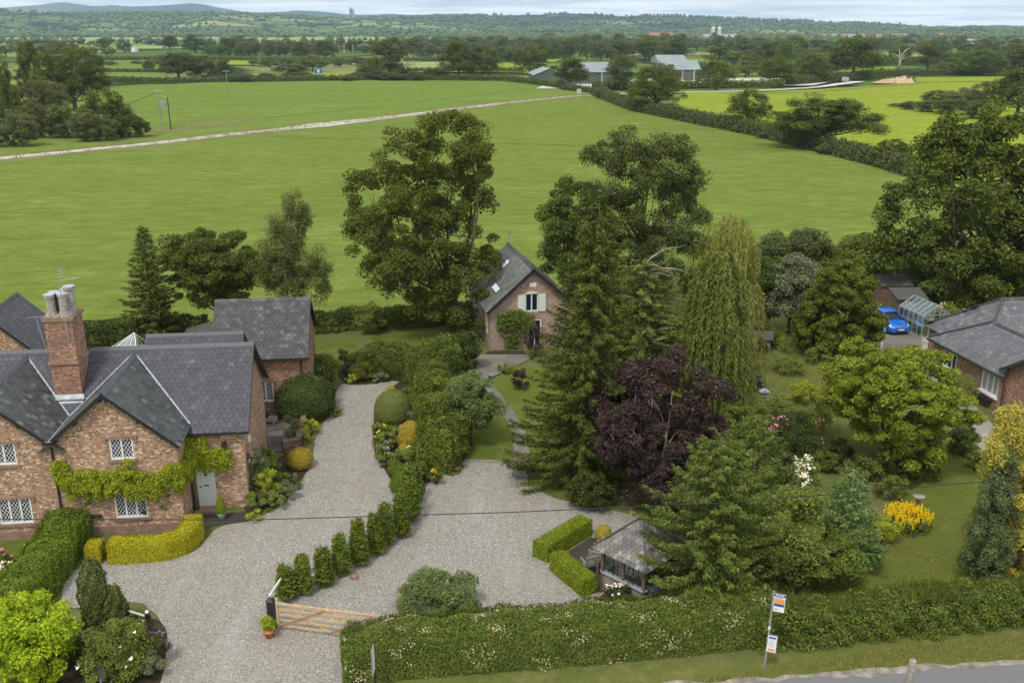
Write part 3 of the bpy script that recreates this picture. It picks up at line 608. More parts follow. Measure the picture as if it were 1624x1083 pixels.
    if flower:
        i = np.where((side != 2) & (N[:, 2] > -0.2))[0]; d = 0.9 * np.sin(P[i, 0] * 2.1 + seed + 1.5 * np.sin(P[i, 1] * 3.1)) * np.sin(P[i, 1] * 3.7 + P[i, 2] * 2.3) + rng.random(len(i)) * 1.7 + 0.5 * np.sin(P[i, 0] * 5.3 + 1) * np.sin(P[i, 2] * 6 + P[i, 1] * 5)
        i = i[np.argsort(-d)[:int(nf * 2.2)]]; i = i[rng.permutation(len(i))[:nf]]
        o = mobj('blossom', leaf_mesh('blossom', P[i] + on[i] * leaf * 0.9, on[i] + np.array([0, -0.3, 0.5]), fs * (0.6 + 0.8 * rng.random(len(i))), rng, width=0.85), M[flower], root); o['kind'] = 'stuff'
    return root

def topiary(name, loc, prof, n, leaf, mat, label, seed=1, cat='topiary', sx=1.0, sy=1.0, group=None, rough=0.03):
    """clipped solid of revolution: profile [(radius, z)]"""
    rng = np.random.default_rng(seed); root = empty(name, loc, 0, label, cat, group)
    pr = np.array(prof, float); seg = np.linalg.norm(np.diff(pr, axis=0), axis=1); ar = seg * (pr[:-1, 0] + pr[1:, 0]); p = ar / ar.sum()
    n = int(n * 1.3); k = rng.choice(len(seg), n, p=p); f = rng.random(n); r = pr[k, 0] + (pr[k + 1, 0] - pr[k, 0]) * f; z = pr[k, 1] + (pr[k + 1, 1] - pr[k, 1]) * f; a = rng.random(n) * 6.2832
    dr = (pr[k + 1] - pr[k]) / seg[k][:, None]; on = np.stack([np.cos(a) * dr[:, 1], np.sin(a) * dr[:, 1], -dr[:, 0]], 1)
    P = np.stack([np.cos(a) * r * sx, np.sin(a) * r * sy, z], 1); low = np.sin(a * 3 + z * 4 + seed) * 0.5 + np.sin(a * 7 - z * 6) * 0.4
    P += on * (low * rough + (rng.random(n) - 0.7) * rough)[:, None]; P[:, 2] = np.maximum(P[:, 2], 0.01)
    mobj('foliage', leaf_mesh('foliage', P, on * 0.9 + np.array([0, 0, 0.2]) + rng.normal(size=(n, 3)) * 0.35, leaf * (0.7 + 0.6 * rng.random(n)), rng, np.clip(0.5 + 0.3 * low + rng.normal(size=n) * 0.2, 0, 1)), M[mat], root)
    mb = MB(); mb.tube([(0, 0, max(0, q[1] - rough - leaf * 0.5)) for q in prof], [max(0.004, (q[0] - rough * 1.2 - leaf * 0.6)) * (sx + sy) / 2 for q in prof], 14); mb.build('inner_twigs', M[mat], root, smooth=True)
    return root
# ------------------------------------------------------------------ the setting: ground, fields, drive, road, hills
def spline(pts, sub=6, jit=0.0, closed=True, seed=3):
    rng = np.random.default_rng(seed); P = np.array([[p[0], p[1]] for p in pts], float); n = len(P); out = []
    rg = range(n) if closed else range(n - 1)
    for i in rg:
        g = (lambda k: P[k % n]) if closed else (lambda k: P[min(max(k, 0), n - 1)])
        p0, p1, p2, p3 = g(i - 1), g(i), g(i + 1), g(i + 2)
        for k in range(sub):
            t = k / sub; out.append(0.5 * ((2 * p1) + (-p0 + p2) * t + (2 * p0 - 5 * p1 + 4 * p2 - p3) * t * t + (-p0 + 3 * p1 - 3 * p2 + p3) * t ** 3) + rng.normal(size=2) * jit)
    if not closed: out.append(P[-1])
    return np.array(out)
def sheet(name, pts, z, mat, sub=6, jit=0.05, smooth=True, seed=3):
    q = spline(pts, sub, jit, True, seed) if smooth else np.array([[p[0], p[1]] for p in pts])
    me = bpy.data.meshes.new(name); me.from_pydata([(a, b, z) for a, b in q], [], [tuple(range(len(q)))]); me.update(); me.validate()
    if me.polygons and me.polygons[0].normal.z < 0: me.flip_normals()
    o = mobj(name, me, M[mat]); o['kind'] = 'structure'; return o
def ribbon(name, pts, width, z, mat, sub=6, jit=0.0, seed=5):
    q = spline(pts, sub, 0, False); rng = np.random.default_rng(seed); w = np.interp(np.linspace(0, 1, len(q)), np.linspace(0, 1, len(width)), width) if hasattr(width, '__len__') else np.full(len(q), width)
    t = np.gradient(q, axis=0); t /= np.linalg.norm(t, axis=1, keepdims=True); s = np.stack([-t[:, 1], t[:, 0]], 1)
    a = q + s * (w / 2 + rng.normal(size=len(q)) * jit)[:, None]; b = q - s * (w / 2 + rng.normal(size=len(q)) * jit)[:, None]
    V = [(x, y, z) for x, y in a] + [(x, y, z) for x, y in b]; n = len(q); F = [(n + i, n + i + 1, i + 1, i) for i in range(n - 1)]
    o = mobj(name, np_mesh(name, V, F), M[mat]); o['kind'] = 'structure'; return o

# the plain, out to the horizon
mb = MB(); mb.face((-42000, -300, -0.6), (42000, -300, -0.6), (42000, 42000, -0.6), (-42000, 42000, -0.6)); o = mb.build('ground', M['ground_plain']); o['kind'] = 'structure'
sheet('garden_ground', [(-70, 12), (75, 12), (75, 112), (-70, 78)], 0.0, 'rough_grass', smooth=False)
# fields
trk = [G(-260, 279), G(0, 252), G(240, 228), G(370, 213), G(440, 206), G(512, 198), G(600, 188), G(700, 176), G(800, 164), G(900, 154), G(938, 151.5)]
near = [G(-420, 545), G(0, 530), G(480, 508), G(650, 500), G(760, 490), G(1000, 440), G(1190, 402), G(1420, 392), G(1640, 380), G(1640, 330), G(1420, 270), G(1300, 243), G(1200, 217), G(1100, 197), G(1000, 176), G(955, 156)]
sheet('wheat_field', near + trk[::-1], 0.012, 'field', smooth=False)
farf = [G(-260, 279), *trk[1:], G(955, 150), G(900, 144), G(850, 135), G(790, 129), G(600, 127), G(400, 129), G(330, 131), G(200, 137), G(120, 150), G(-260, 190)]
sheet('far_pasture', farf, 0.006, 'field_far', smooth=False)
sheet('bright_field', [G(1060, 176), G(1100, 190), G(1200, 209), G(1300, 233), G(1420, 262), G(1700, 320), G(1900, 330), G(1900, 160), G(1640, 129), G(1450, 131), G(1350, 139), G(1200, 147), G(1090, 146)], 0.02, 'field_bright', smooth=False)
ribbon('farm_track', trk, [4.2, 4.2, 4.2, 4.5, 4.5, 8.5, 5.2, 4.4, 4.2, 4.2, 4.5], 0.05, 'track', 8, 0.28)
for k, off in ((-1, 4.6), (1, 4.2)):
    q = [Vector((p.x, p.y, 0)) + Vector((-0.25, 1, 0)) * (-k * off) for p in trk]
    ribbon('track_margin', q, 5.0, 0.028, 'meadow_margin', 8, 0.6, seed=7 + k)
ribbon('headland', [G(140, 235), G(230, 213), G(330, 199), G(450, 186)], [1, 8, 11, 2], 0.024, 'meadow_margin', 6, 0.8)
for nm, pts, w in (('crop_gap', [G(790, 228), G(850, 229.5), G(925, 232)], 1.1), ('crop_gap', [G(600, 221), G(500, 219), G(430, 217.5)], 0.8), ('crop_gap', [G(1010, 236), G(1120, 236), G(1250, 239)], 0.7), ('crop_gap', [G(395, 190), G(520, 178), G(640, 165), G(780, 149), G(860, 141)], 1.1)):
    ribbon(nm, pts, w, 0.02, 'crop_dark', 6, 0.25)
# fields of the middle distance
for i, (pl, mt) in enumerate((
    ([(165, 113), (262, 113), (268, 97), (165, 95)], 'field_far'), ([(262, 125), (160, 121), (165, 116), (262, 116)], 'field_far'), ([(360, 103), (430, 104), (420, 96), (340, 96)], 'field_bright'),
    ([(400, 124), (600, 122), (600, 116), (400, 117)], 'field_bright'), ([(640, 112), (720, 112), (720, 98), (640, 99)], 'field_pale'), ([(640, 115), (830, 114), (850, 98), (720, 106)], 'field_bright'), ([(760, 96), (880, 99), (900, 92), (760, 91)], 'field_bright'),
    ([(1080, 128), (1210, 126), (1210, 92), (1085, 94)], 'field_bright'), ([(1300, 122), (1420, 119), (1420, 106), (1300, 108)], 'field_bright'), ([(1380, 92), (1470, 90), (1470, 82), (1380, 84)], 'field_pale'), ([(1452, 130.6), (1640, 128.5), (1640, 121), (1452, 123)], 'field_bright'), ([(1510, 86), (1640, 84), (1640, 77), (1510, 78)], 'field_far'),
    ([(-50, 70), (720, 66), (700, 58), (-50, 60)], 'field_pale'), ([(-50, 80), (330, 77), (330, 72), (-50, 74)], 'field_pale'), ([(20, 112), (110, 110), (110, 98), (20, 100)], 'field_far'))):
    sheet('pasture', [G(*p) for p in pl], 0.03 - 0.3 * (pl[0][1] < 80), mt, smooth=False)
sheet('farmyard', [G(850, 141), G(935, 141), G(1120, 138), G(1290, 136), G(1330, 128), G(1210, 124), G(1080, 124), G(880, 128)], 0.06, 'track', smooth=False)
ribbon('farm_track', [G(955, 150), G(1080, 146.5), G(1200, 144), G(1290, 139), G(1330, 134), G(1360, 129.5)], [3, 3, 3.5, 4, 6, 6], 0.07, 'track', 6, 0.4)
ribbon('bare_strip', [G(1150, 149), G(1290, 146), G(1380, 139), G(1480, 130.5)], 4.0, 0.05, 'meadow_margin', 6, 0.4)

# drive, parking, lawns, beds
gravel = [(250, 1110), (258, 1050), (262, 1000), (235, 965), (205, 955), (105, 965), (100, 940), (118, 905), (165, 888), (255, 888), (312, 872), (345, 838), (400, 824), (440, 803), (474, 770), (490, 742), (497, 716), (503, 690), (522, 655), (540, 612), (575, 606), (610, 607), (632, 604), (640, 622), (600, 632), (592, 660), (590, 700), (596, 728), (612, 745), (622, 765), (640, 790), (665, 800), (672, 775), (700, 755), (735, 731), (812, 735), (815, 770), (840, 772), (880, 790), (950, 806), (1045, 826), (1060, 850), (1010, 880), (975, 930), (960, 1000), (900, 1040), (700, 1060), (600, 1060), (520, 1110)]
sheet('gravel_drive', [G(*p) for p in gravel], 0.022, 'gravel', 5, 0.035)
sheet('lawn', [G(*p) for p in ((700, 735), (733, 728), (812, 732), (812, 690), (775, 640), (745, 640), (700, 690))], 0.012, 'lawn', 4, 0.02)
sheet('lawn', [G(*p) for p in ((770, 610), (800, 650), (835, 690), (842, 745), (870, 780), (960, 800), (1000, 700), (900, 600), (820, 580))], 0.012, 'lawn', 4, 0.02)
sheet('lawn', [G(*p) for p in ((590, 530), (700, 512), (745, 520), (740, 545), (640, 555))], 0.012, 'lawn', 4, 0.02)
sheet('lawn', [G(*p) for p in ((490, 560), (560, 556), (556, 538), (490, 540))], 0.012, 'lawn', 4, 0.02)
sheet('lawn', [G(*p) for p in ((1180, 990), (1330, 960), (1510, 935), (1560, 850), (1560, 760), (1540, 690), (1470, 700), (1430, 780), (1440, 850), (1380, 880), (1300, 900), (1200, 920))], 0.012, 'lawn', 4, 0.03)
sheet('lawn', [G(*p) for p in ((-120, 960), (10, 950), (95, 850), (60, 830), (-120, 850))], 0.012, 'lawn', 4, 0.02)
for i, bp in enumerate(([(392, 815), (440, 796), (478, 760), (496, 720), (470, 715), (420, 740), (392, 770)], [(600, 640), (594, 700), (600, 728), (640, 790), (668, 790), (690, 750), (735, 725), (700, 640), (650, 600)], [(545, 608), (612, 606), (640, 590), (560, 560), (540, 570)], [(120, 985), (250, 985), (262, 1045), (225, 1110), (60, 1110)], [(940, 960), (1020, 975), (1100, 985), (1200, 960), (1180, 800), (1045, 830), (1010, 900)])):
    sheet('flower_bed', [G(*p) for p in bp], 0.028, 'soil', 4, 0.03)
# road, verge
sheet('grass_verge', [G(*p) for p in ((520, 1130), (560, 1075), (1200, 1045), (1400, 1010), (1760, 985), (1760, 1130))], 0.016, 'verge', 4, 0.03)
rd = [G(760, 1100), G(1000, 1092), G(1150, 1083), G(1300, 1070), G(1450, 1060), G(1624, 1049), G(1800, 1040)]
q = [(p.x, p.y) for p in rd]; sheet('road', q + [(q[-1][0] + 6, 18), (q[0][0] - 6, 18)], 0.03, 'asphalt', smooth=False)

ribbon('road_edge', rd, 0.32, 0.036, 'grit', 6, 0.10)
# hills ------------------------------------------------------------
def prof(pts, x): a = np.array(pts, float); return np.interp(x, a[:, 0], a[:, 1])
def hill(name, pts, yc, y0, y1, mat, seed, rough, nrow=14, px0=-900, px1=2500, step=9):
    rng = np.random.default_rng(seed); xs = np.arange(px0, px1, step); ph = rng.random(12) * 6.28
    V = []; rows = list(np.linspace(y0, yc, nrow)) + list(np.linspace(yc, y1, 5))[1:]
    top = np.array([AT(812, prof(pts, x), yc)[2] for x in xs]) + 0.0
    for r, Y in enumerate(rows):
        f = (Y - y0) / (yc - y0) if Y <= yc else 1 - (Y - yc) / (y1 - yc) * 0.85
        for i, x in enumerate(xs):
            X = AT(x, 45, yc)[0] * (Y / yc)
            s = f * f * (3 - 2 * f) if Y <= yc else f
            h = top[i] * s + rough * s * (1 - s) * 4 * (math.sin(x * 0.021 + ph[0] + Y * 0.0013) + 0.6 * math.sin(x * 0.047 + ph[1] - Y * 0.0021)) + rough * 0.25 * s * math.sin(x * 0.13 + ph[2]) * (Y < yc)
            V.append((X, Y, h - 1.2))
    n = len(xs); F = [(r * n + i, r * n + i + 1, (r + 1) * n + i + 1, (r + 1) * n + i) for r in range(len(rows) - 1) for i in range(n - 1)]
    o = mobj(name, np_mesh(name, V, F, smooth=True), M[mat]); o['kind'] = 'structure'
    return np.array(V).reshape(len(rows), n, 3)
ridge_pts = [(-900, 26), (0, 27), (400, 27), (470, 25), (560, 29), (640, 27.5), (740, 25), (840, 24), (865, 23), (905, 21.5), (960, 23.5), (984, 27.5), (1010, 25), (1060, 25), (1120, 28), (1180, 31), (1240, 33), (1330, 36), (1400, 37), (1440, 39.5), (1470, 43), (1520, 45.5), (2500, 45.5)]
left_pts = [(-900, 14), (0, 16), (40, 18), (90, 22), (160, 21.5), (260, 21), (330, 22), (400, 23), (470, 26), (560, 31), (660, 36), (760, 42), (900, 45.5), (2500, 45.5)]
mount_pts = [(-900, 10), (0, 13.5), (30, 11), (70, 8), (88, 5), (110, 4), (150, 10), (185, 9), (215, 10.5), (250, 9.5), (283, 7.5), (308, 5), (330, 8), (352, 13), (390, 19), (420, 20.5), (450, 19), (490, 17.5), (515, 19), (550, 23), (590, 24), (620, 22), (660, 25), (720, 28), (900, 40), (2500, 46)]
HR = hill('ridge', ridge_pts, 5400, 3300, 6600, 'hillside', 4, 7)
HL = hill('low_hills', left_pts, 4300, 2700, 5400, 'hillside_open', 8, 6)
HM = hill('mountains', mount_pts, 9300, 8000, 10700, 'mountain', 5, 25, nrow=8)

# far trees that read as one mass
def blob_mass(name, C, R, mat, seed, hz=0.85):
    rng = np.random.default_rng(seed)
    iv = np.array([(1, 0, 0.1), (0.1, 1, 0), (-1, 0.1, 0.1), (0, -1, 0), (0, 0, 1.0), (0, 0, -1.0)]); fi = np.array([(0, 1, 4), (1, 2, 4), (2, 3, 4), (3, 0, 4), (1, 0, 5), (2, 1, 5), (3, 2, 5), (0, 3, 5)])
    n = len(C); V = iv[None] * (R * np.ones(n))[:, None, None] * (0.75 + 0.5 * rng.random((n, 6, 1))); an = rng.random(n) * 6.28; V = np.stack([V[..., 0] * np.cos(an)[:, None] - V[..., 1] * np.sin(an)[:, None], V[..., 0] * np.sin(an)[:, None] + V[..., 1] * np.cos(an)[:, None], V[..., 2] * hz], 2); V = V + C[:, None, :] + np.array([0, 0, 1])[None, None] * (R * 0.55)[:, None, None]
    F = (fi[None] + (np.arange(n) * 6)[:, None, None]).reshape(-1, 3)
    o = mobj(name, np_mesh(name, V.reshape(-1, 3), F, smooth=False, attrs={'tint': np.repeat(rng.random(n), 6)}), M[mat]); o['kind'] = 'stuff'; return o
rng = np.random.default_rng(77)
def on_hill(H, k, thr, seed):
    r = np.random.default_rng(seed); out = []; ph = r.random(8) * 6.28
    nr, nx = H.shape[:2]
    while len(out) < k:
        a, b = r.random() * 13, r.random() * (nx - 2); i, j = int(a), int(b); p = H[i, j] * (1 - a + i) * (1 - b + j) + H[i + 1, j] * (a - i) * (1 - b + j) + H[i, j + 1] * (1 - a + i) * (b - j) + H[i + 1, j + 1] * (a - i) * (b - j)
        x, y = p[0] / 260, p[1] / 300
        d = math.sin(x + ph[0]) + math.sin(y * 1.4 + ph[1]) + 0.8 * math.sin(x * 2.3 + y * 1.7 + ph[2]) + 0.5 * math.sin(x * 5.1 - y * 3 + ph[3])
        if d + r.normal() * 0.5 > thr or r.random() < 0.10: out.append(p)
    return np.array(out)
c = on_hill(HR, 12500, -0.25, 1); o = blob_mass('ridge_woodland', c, 5 + 5 * rng.random(len(c)), 'far_leaf', 2); tag(o, 'blue hazed woodland covering the long ridge on the horizon', 'woodland')
c = on_hill(HL, 10500, 0.35, 3); o = blob_mass('low_hill_woodland', c, 4 + 5 * rng.random(len(c)), 'far_leaf', 4); tag(o, 'scattered copses across the low hills below the mountains', 'woodland')
# hedgerow trees of the plain between the farms and the hills
P = []
for k in range(520):
    Y = 1500 + 2300 * rng.random() ** 1.3; x0 = (rng.random() - 0.5) * 1.5 * Y; a = rng.normal() * 0.35 + (1.3 if rng.random() < 0.18 else 0); L = 80 + 420 * rng.random(); n = int(L / (14 + 30 * rng.random()))
    for t in rng.random(n): P.append((x0 + math.cos(a) * L * t, Y + math.sin(a) * L * t + rng.normal() * 3, 0))
P = np.array(P); P = P[(P[:, 1] > 1350)]
px = np.array([PROJ(p) for p in P]); keep = ~((px[:, 0] < 720) & (px[:, 1] > 58) & (px[:, 1] < 68) & (rng.random(len(P)) < 0.96)); P = P[keep]
o = blob_mass('plain_trees', P, 3.5 + 4.5 * rng.random(len(P)), 'far_leaf', 6); tag(o, 'far hedgerow trees dotted over the hazy plain', 'woodland')
# ------------------------------------------------------------------ middle-distance trees: a few kinds, each tree its own object
def proto(seed, lobes, n_clump, cr, per, leaf, mat, bark='bark', tr=0.03, fork=0.25, flat=0.8, nl=6, hang=0.0):
    rng = np.random.default_rng(seed); C = crown_clumps(rng, lobes, n_clump, 0.4)
    P, N, t = clump_leaves(rng, C, cr * (0.65 + 0.7 * rng.random(len(C))), int(per * 3.6), flat, 0.6, hang); leaf = leaf * 0.8; k = P[:, 2] > 0.01; P, N, t = P[k], N[k], t[k]
    me = leaf_mesh('crown', P, N, leaf * (0.7 + 0.6 * rng.random(len(P))), rng, t); me.materials.append(M[mat])
    mt = limbs(rng, tr, fork, C, nl).mesh('trunk', True); mt.materials.append(M[bark])
    return me, mt
RO = [(0, 0, 0.56, 0.38, 0.38, 0.36), (-0.24, 0.05, 0.42, 0.26, 0.26, 0.26), (0.25, -0.05, 0.45, 0.25, 0.26, 0.28), (0.06, 0.1, 0.78, 0.26, 0.26, 0.22), (-0.1, -0.1, 0.72, 0.22, 0.22, 0.2), (0.0, -0.2, 0.42, 0.3, 0.25, 0.28)]
DO = [(0, 0, 0.58, 0.46, 0.44, 0.40), (-0.2, 0, 0.4, 0.3, 0.3, 0.34), (0.22, 0, 0.42, 0.28, 0.3, 0.36)]
TA = [(0, 0, 0.5, 0.38, 0.38, 0.42), (0.05, 0, 0.78, 0.28, 0.26, 0.22), (-0.14, 0, 0.32, 0.34, 0.34, 0.3), (0.18, 0, 0.34, 0.3, 0.3, 0.32), (-0.1, 0.1, 0.66, 0.26, 0.26, 0.24)]
BU = [(0, 0, 0.42, 0.44, 0.42, 0.42), (-0.26, 0, 0.34, 0.26, 0.28, 0.32), (0.26, 0, 0.36, 0.25, 0.28, 0.34)]
FL = [(0, 0, 0.66, 0.34, 0.34, 0.32), (-0.28, 0.03, 0.52, 0.23, 0.24, 0.26), (0.28, 0, 0.5, 0.23, 0.25, 0.28), (0.0, -0.15, 0.5, 0.34, 0.3, 0.26), (0.16, 0, 0.62, 0.26, 0.26, 0.28), (-0.14, 0.1, 0.6, 0.26, 0.26, 0.28)]
PROTO = {}
def protos():
    for d, (k, p, lf, c) in {'n': (90, 34, 0.022, 0.12), 'f': (50, 20, 0.034, 0.15)}.items():
        PROTO['round_' + d] = proto(1, RO, k, c, p, lf, 'oak_dark', tr=0.03); PROTO['round2_' + d] = proto(2, RO, k, c, p, lf, 'far_leaf', tr=0.028)
        PROTO['dome_' + d] = proto(3, DO, k, c, p, lf, 'oak_dark', fork=0.15); PROTO['dome2_' + d] = proto(4, DO, k, c, p, lf, 'far_leaf_b', fork=0.15)
        PROTO['tall_' + d] = proto(5, TA, k, c, p, lf, 'far_leaf', fork=0.2); PROTO['tall2_' + d] = proto(6, TA, k, c, p, lf, 'oak_leaf', fork=0.2)
        PROTO['bush_' + d] = proto(7, BU, k, c, p, lf, 'far_leaf_b', tr=0.03, fork=0.1, nl=4); PROTO['bush2_' + d] = proto(8, BU, k, c, p, lf, 'hawthorn_leaf', tr=0.03, fork=0.1, nl=4)
        PROTO['spread_' + d] = proto(9, FL, int(k * 1.3), c * 0.9, p, lf, 'oak_dark', tr=0.04, fork=0.3, nl=9)
    PROTO['oak_hi'] = proto(10, FL, 170, 0.085, 60, 0.013, 'oak_dark', tr=0.04, fork=0.3, nl=12); PROTO['oak2_hi'] = proto(11, RO, 170, 0.085, 60, 0.013, 'oak_leaf', tr=0.035, fork=0.25, nl=12)
    PROTO['oak3_hi'] = proto(16, RO, 190, 0.08, 60, 0.013, 'oak_dark', tr=0.035, fork=0.25, nl=12); PROTO['dome_hi'] = proto(15, DO, 170, 0.08, 60, 0.014, 'oak_leaf', fork=0.15, nl=8); PROTO['bush_hi'] = proto(12, BU, 110, 0.09, 60, 0.018, 'far_leaf_b', tr=0.03, fork=0.1); PROTO['bush2_hi'] = proto(13, BU, 110, 0.09, 60, 0.018, 'oak_dark', tr=0.03, fork=0.1); PROTO['tall_hi'] = proto(14, TA, 140, 0.08, 60, 0.016, 'far_leaf', fork=0.2)
protos()
def mid_tree(kind, px, base, top, wpx, label, group=None, name='field_tree', cat='tree', seed=0, z=0.0):
    b = G(px, base); h = max(HT(b, top), 1.0); w = wpx / PXM(b)
    r = np.random.default_rng(int(px * 7 + base * 13 + seed))
    root = empty(name, (b.x, b.y, z), r.random() * 0.9 - 0.45 + (math.pi if r.random() < 0.5 else 0), label, cat, group)
    me, mt = PROTO[kind]
    for nm, m in (('crown', me), ('trunk', mt)):
        o = bpy.data.objects.new(nm, m); link(o, root); o.scale = (w * 1.08, w * 0.95, h)
    return root
T = mid_tree
# left clump beside the pasture
T('tall_hi', 8, 214, 80, 64, 'tall leafy tree cut off by the left edge above the bushes', name='broadleaf_tree')
T('tall_hi', 58, 172, 62, 52, 'tall grey-green tree rising behind the willow bushes, left of the broad dark oak', name='broadleaf_tree')
T('dome_hi', 120, 176, 66, 104, 'broad dark oak behind the willow bushes near the transformer poles', name='oak_tree')
T('bush_hi', 62, 205, 98, 92, 'pale loose willow between the edge tree and the dark oak', name='willow_tree')
T('bush_hi', 20, 232, 160, 80, 'dark low bush at the foot of the edge tree by the fallen branch', name='willow_bush', cat='bush')
T('bush_hi', 66, 219, 143, 58, 'yellowish willow bush, leftmost of the rounded willow bushes', name='willow_bush', cat='bush')
T('bush_hi', 112, 219, 150, 74, 'pale willow bush in the middle of the rounded willow clump', name='willow_bush', cat='bush')
T('bush2_hi', 172, 214, 130, 82, 'tallest dark bush of the willow clump, on the side towards the poles', name='willow_bush', cat='bush')
T('bush_hi', 154, 224, 164, 66, 'rounded grey-green willow bush at the front of the clump', name='willow_bush', cat='bush')
T('bush2_hi', 206, 218, 174, 56, 'dark low bush at the end of the willow clump nearest the poles', name='willow_bush', cat='bush')
# hedge trees along the big field's right-hand boundary
T('round_n', 905, 141, 89, 54, 'roundish tree standing where the farm track enters the yard', name='hedge_tree')
T('round2_n', 985, 142, 86, 60, 'tall tree in the hedge just behind the wide oak by the barn', name='hedge_tree')
T('oak2_hi', 1040, 178, 100, 96, 'wide oak in the hedge corner in front of the long barn', name='oak_tree')
T('round_n', 1135, 142, 93, 62, 'spreading tree beside the farmyard hardstanding', name='hedge_tree')
T('dome_n', 1186, 206, 140, 66, 'scruffy small tree in the boundary hedge between the two large oaks', name='hedge_tree')
T('oak3_hi', 1306, 236, 150, 172, 'wide spreading oak standing in the field boundary hedge', name='oak_tree')
T('bush2_hi', 1412, 262, 212, 56, 'rounded hawthorn at the end of the boundary hedge beside the large garden oak', name='hawthorn_bush', cat='bush')
# right side
for i, (k, x, b_, t_, w_, l_) in enumerate((('bush2_n', 1424, 170, 163, 30, 'lowest tip of the bramble spit in the bright field'), ('bush2_n', 1448, 174, 158, 40, 'low bramble second from the tip of the spit'), ('bush2_n', 1478, 178, 155, 48, 'bramble mound in the middle of the spit'), ('bush_n', 1490, 165, 138, 54, 'pale willow on the far side of the thicket'), ('bush_n', 1524, 170, 132, 60, 'tallest grey-green willow of the thicket'), ('bush2_n', 1512, 182, 152, 56, 'dark bush at the near side of the thicket'), ('dome2_n', 1560, 176, 130, 64, 'pale willow where the thicket meets the tree at the edge'), ('bush2_n', 1556, 188, 156, 60, 'dark bush below the last pale willow of the thicket'))): T(k, x, b_, t_, w_, l_, name='thicket_bush', cat='bush')
T('round_n', 1612, 190, 104, 96, 'large tree at the edge of the picture above the thicket', name='broadleaf_tree')
for i, (k, x, b, t, w, l) in enumerate((
    ('dome_n', 1230, 136, 88, 52, 'dark tree beside the yard hedge, first left of the tall twin oak'), ('dome_n', 1286, 131, 84, 58, 'rounded dark tree between the yard hedge and the tall twin oak'), ('round_n', 1352, 126, 56, 86, 'tall twin-crowned oak behind the heap of earth'), ('round2_n', 1470, 113, 66, 50, 'dark round oak next to the dead tree'), ('dome_n', 1556, 121, 78, 72, 'broad tree in the hedge right of the dark round oak'), ('dome2_n', 1510, 116, 92, 46, 'low tree between the round oak and the broad hedge tree'), ('tall_n', 1604, 118, 70, 60, 'tall pale tree in the hedge at the edge of the picture'), ('bush_n', 1425, 100, 62, 40, 'pale tree directly behind the dead tree'),
    ('round2_n', 618, 126, 59, 70, 'large dark tree in the far hedge, right of the blue container'), ('round_n', 728, 127, 61, 62, 'tall tree in the far hedge left of the long barn'), ('dome_n', 764, 127, 70, 58, 'second half of the paired trees in the far hedge near the long barn'), ('dome_n', 840, 117, 73, 52, 'dark tree immediately behind the end of the long barn'),
    ('round_n', 284, 127, 81, 72, 'large oak with a pale broken bough at the corner of the far hedge'), ('dome_n', 322, 127, 88, 48, 'dark tree touching the corner oak in the far hedge'), ('tall2_n', 356, 122, 92, 28, 'small yellowish tree between the corner oak and the field pole'), ('round_n', 237, 113.5, 95, 20, 'lone round tree on the low hedge between two green strips'),
    ('round_n', 516, 97, 62, 42, 'dark oak in the middle of the far tree row, left of the pale timber frames'), ('dome_n', 480, 95, 66, 34, 'dark oak touching the middle oak of the far tree row'), ('round2_n', 166, 82, 60, 28, 'dark tree above the lone round tree, towards the hills'), ('dome_n', 197, 83, 65, 22, 'small dark tree beside the slender white mast'), ('tall_n', 310, 84, 54, 46, 'tall grey tree behind the corner oak'), ('round_n', 270, 82, 55, 28, 'dark tree just left of the tall grey tree'), ('dome_n', 382, 84, 56, 44, 'spreading tree behind the field pole'), ('dome2_n', 588, 118, 95, 40, 'pale bush row at the foot of the large dark hedge tree'), ('dome2_n', 496, 112, 88, 46, 'pale rounded thicket behind the blue container'), ('bush2_n', 460, 118, 98, 56, 'low scrub left of the blue container'))):
    T(k, x, b, t, w, l, group='trees in the far hedgerows', name='hedgerow_tree')
# woods behind the barns and along the far hedgerows: told apart only by their place in the row
rng = np.random.default_rng(5); kinds = ['round_f', 'round2_f', 'dome_f', 'dome2_f', 'tall_f', 'tall2_f', 'bush_f', 'bush2_f']
ORD = 'first second third fourth fifth sixth seventh eighth ninth tenth eleventh twelfth thirteenth fourteenth fifteenth sixteenth seventeenth eighteenth nineteenth twentieth twenty-first twenty-second twenty-third twenty-fourth twenty-fifth twenty-sixth'.split()
def row(x0, x1, b0, b1, n, hpx, wpx, label, group, kinds=kinds, jb=2.0, z=0.0):
    n = min(26, int(n * 1.35)); wpx = wpx * 1.1
    for i, x in enumerate(sorted(x0 + (x1 - x0) * ((i + 0.5) / n + rng.normal() / n * 0.35) for i in range(n))):
        f = (x - x0) / (x1 - x0); b = b0 + (b1 - b0) * f + rng.normal() * jb; hh = hpx * (0.7 + 0.6 * rng.random()); w = wpx * (0.7 + 0.6 * rng.random())
        T(kinds[rng.integers(len(kinds))], x, b, b - hh, w, label + ', ' + ORD[i] + ' from the left', group, 'hedgerow_tree', z=z)
row(780, 1090, 96, 92, 14, 30, 38, 'tree in the front rank of the wood behind the long barn', 'front rank of the wood behind the barn'); row(790, 1220, 84, 80, 16, 24, 34, 'tree in the middle rank of the wood behind the long barn', 'middle rank of the wood behind the barn', z=-0.3); row(780, 1120, 75, 74, 13, 18, 30, 'tree in the back rank of the wood behind the long barn', 'back rank of the wood behind the barn', z=-0.3)
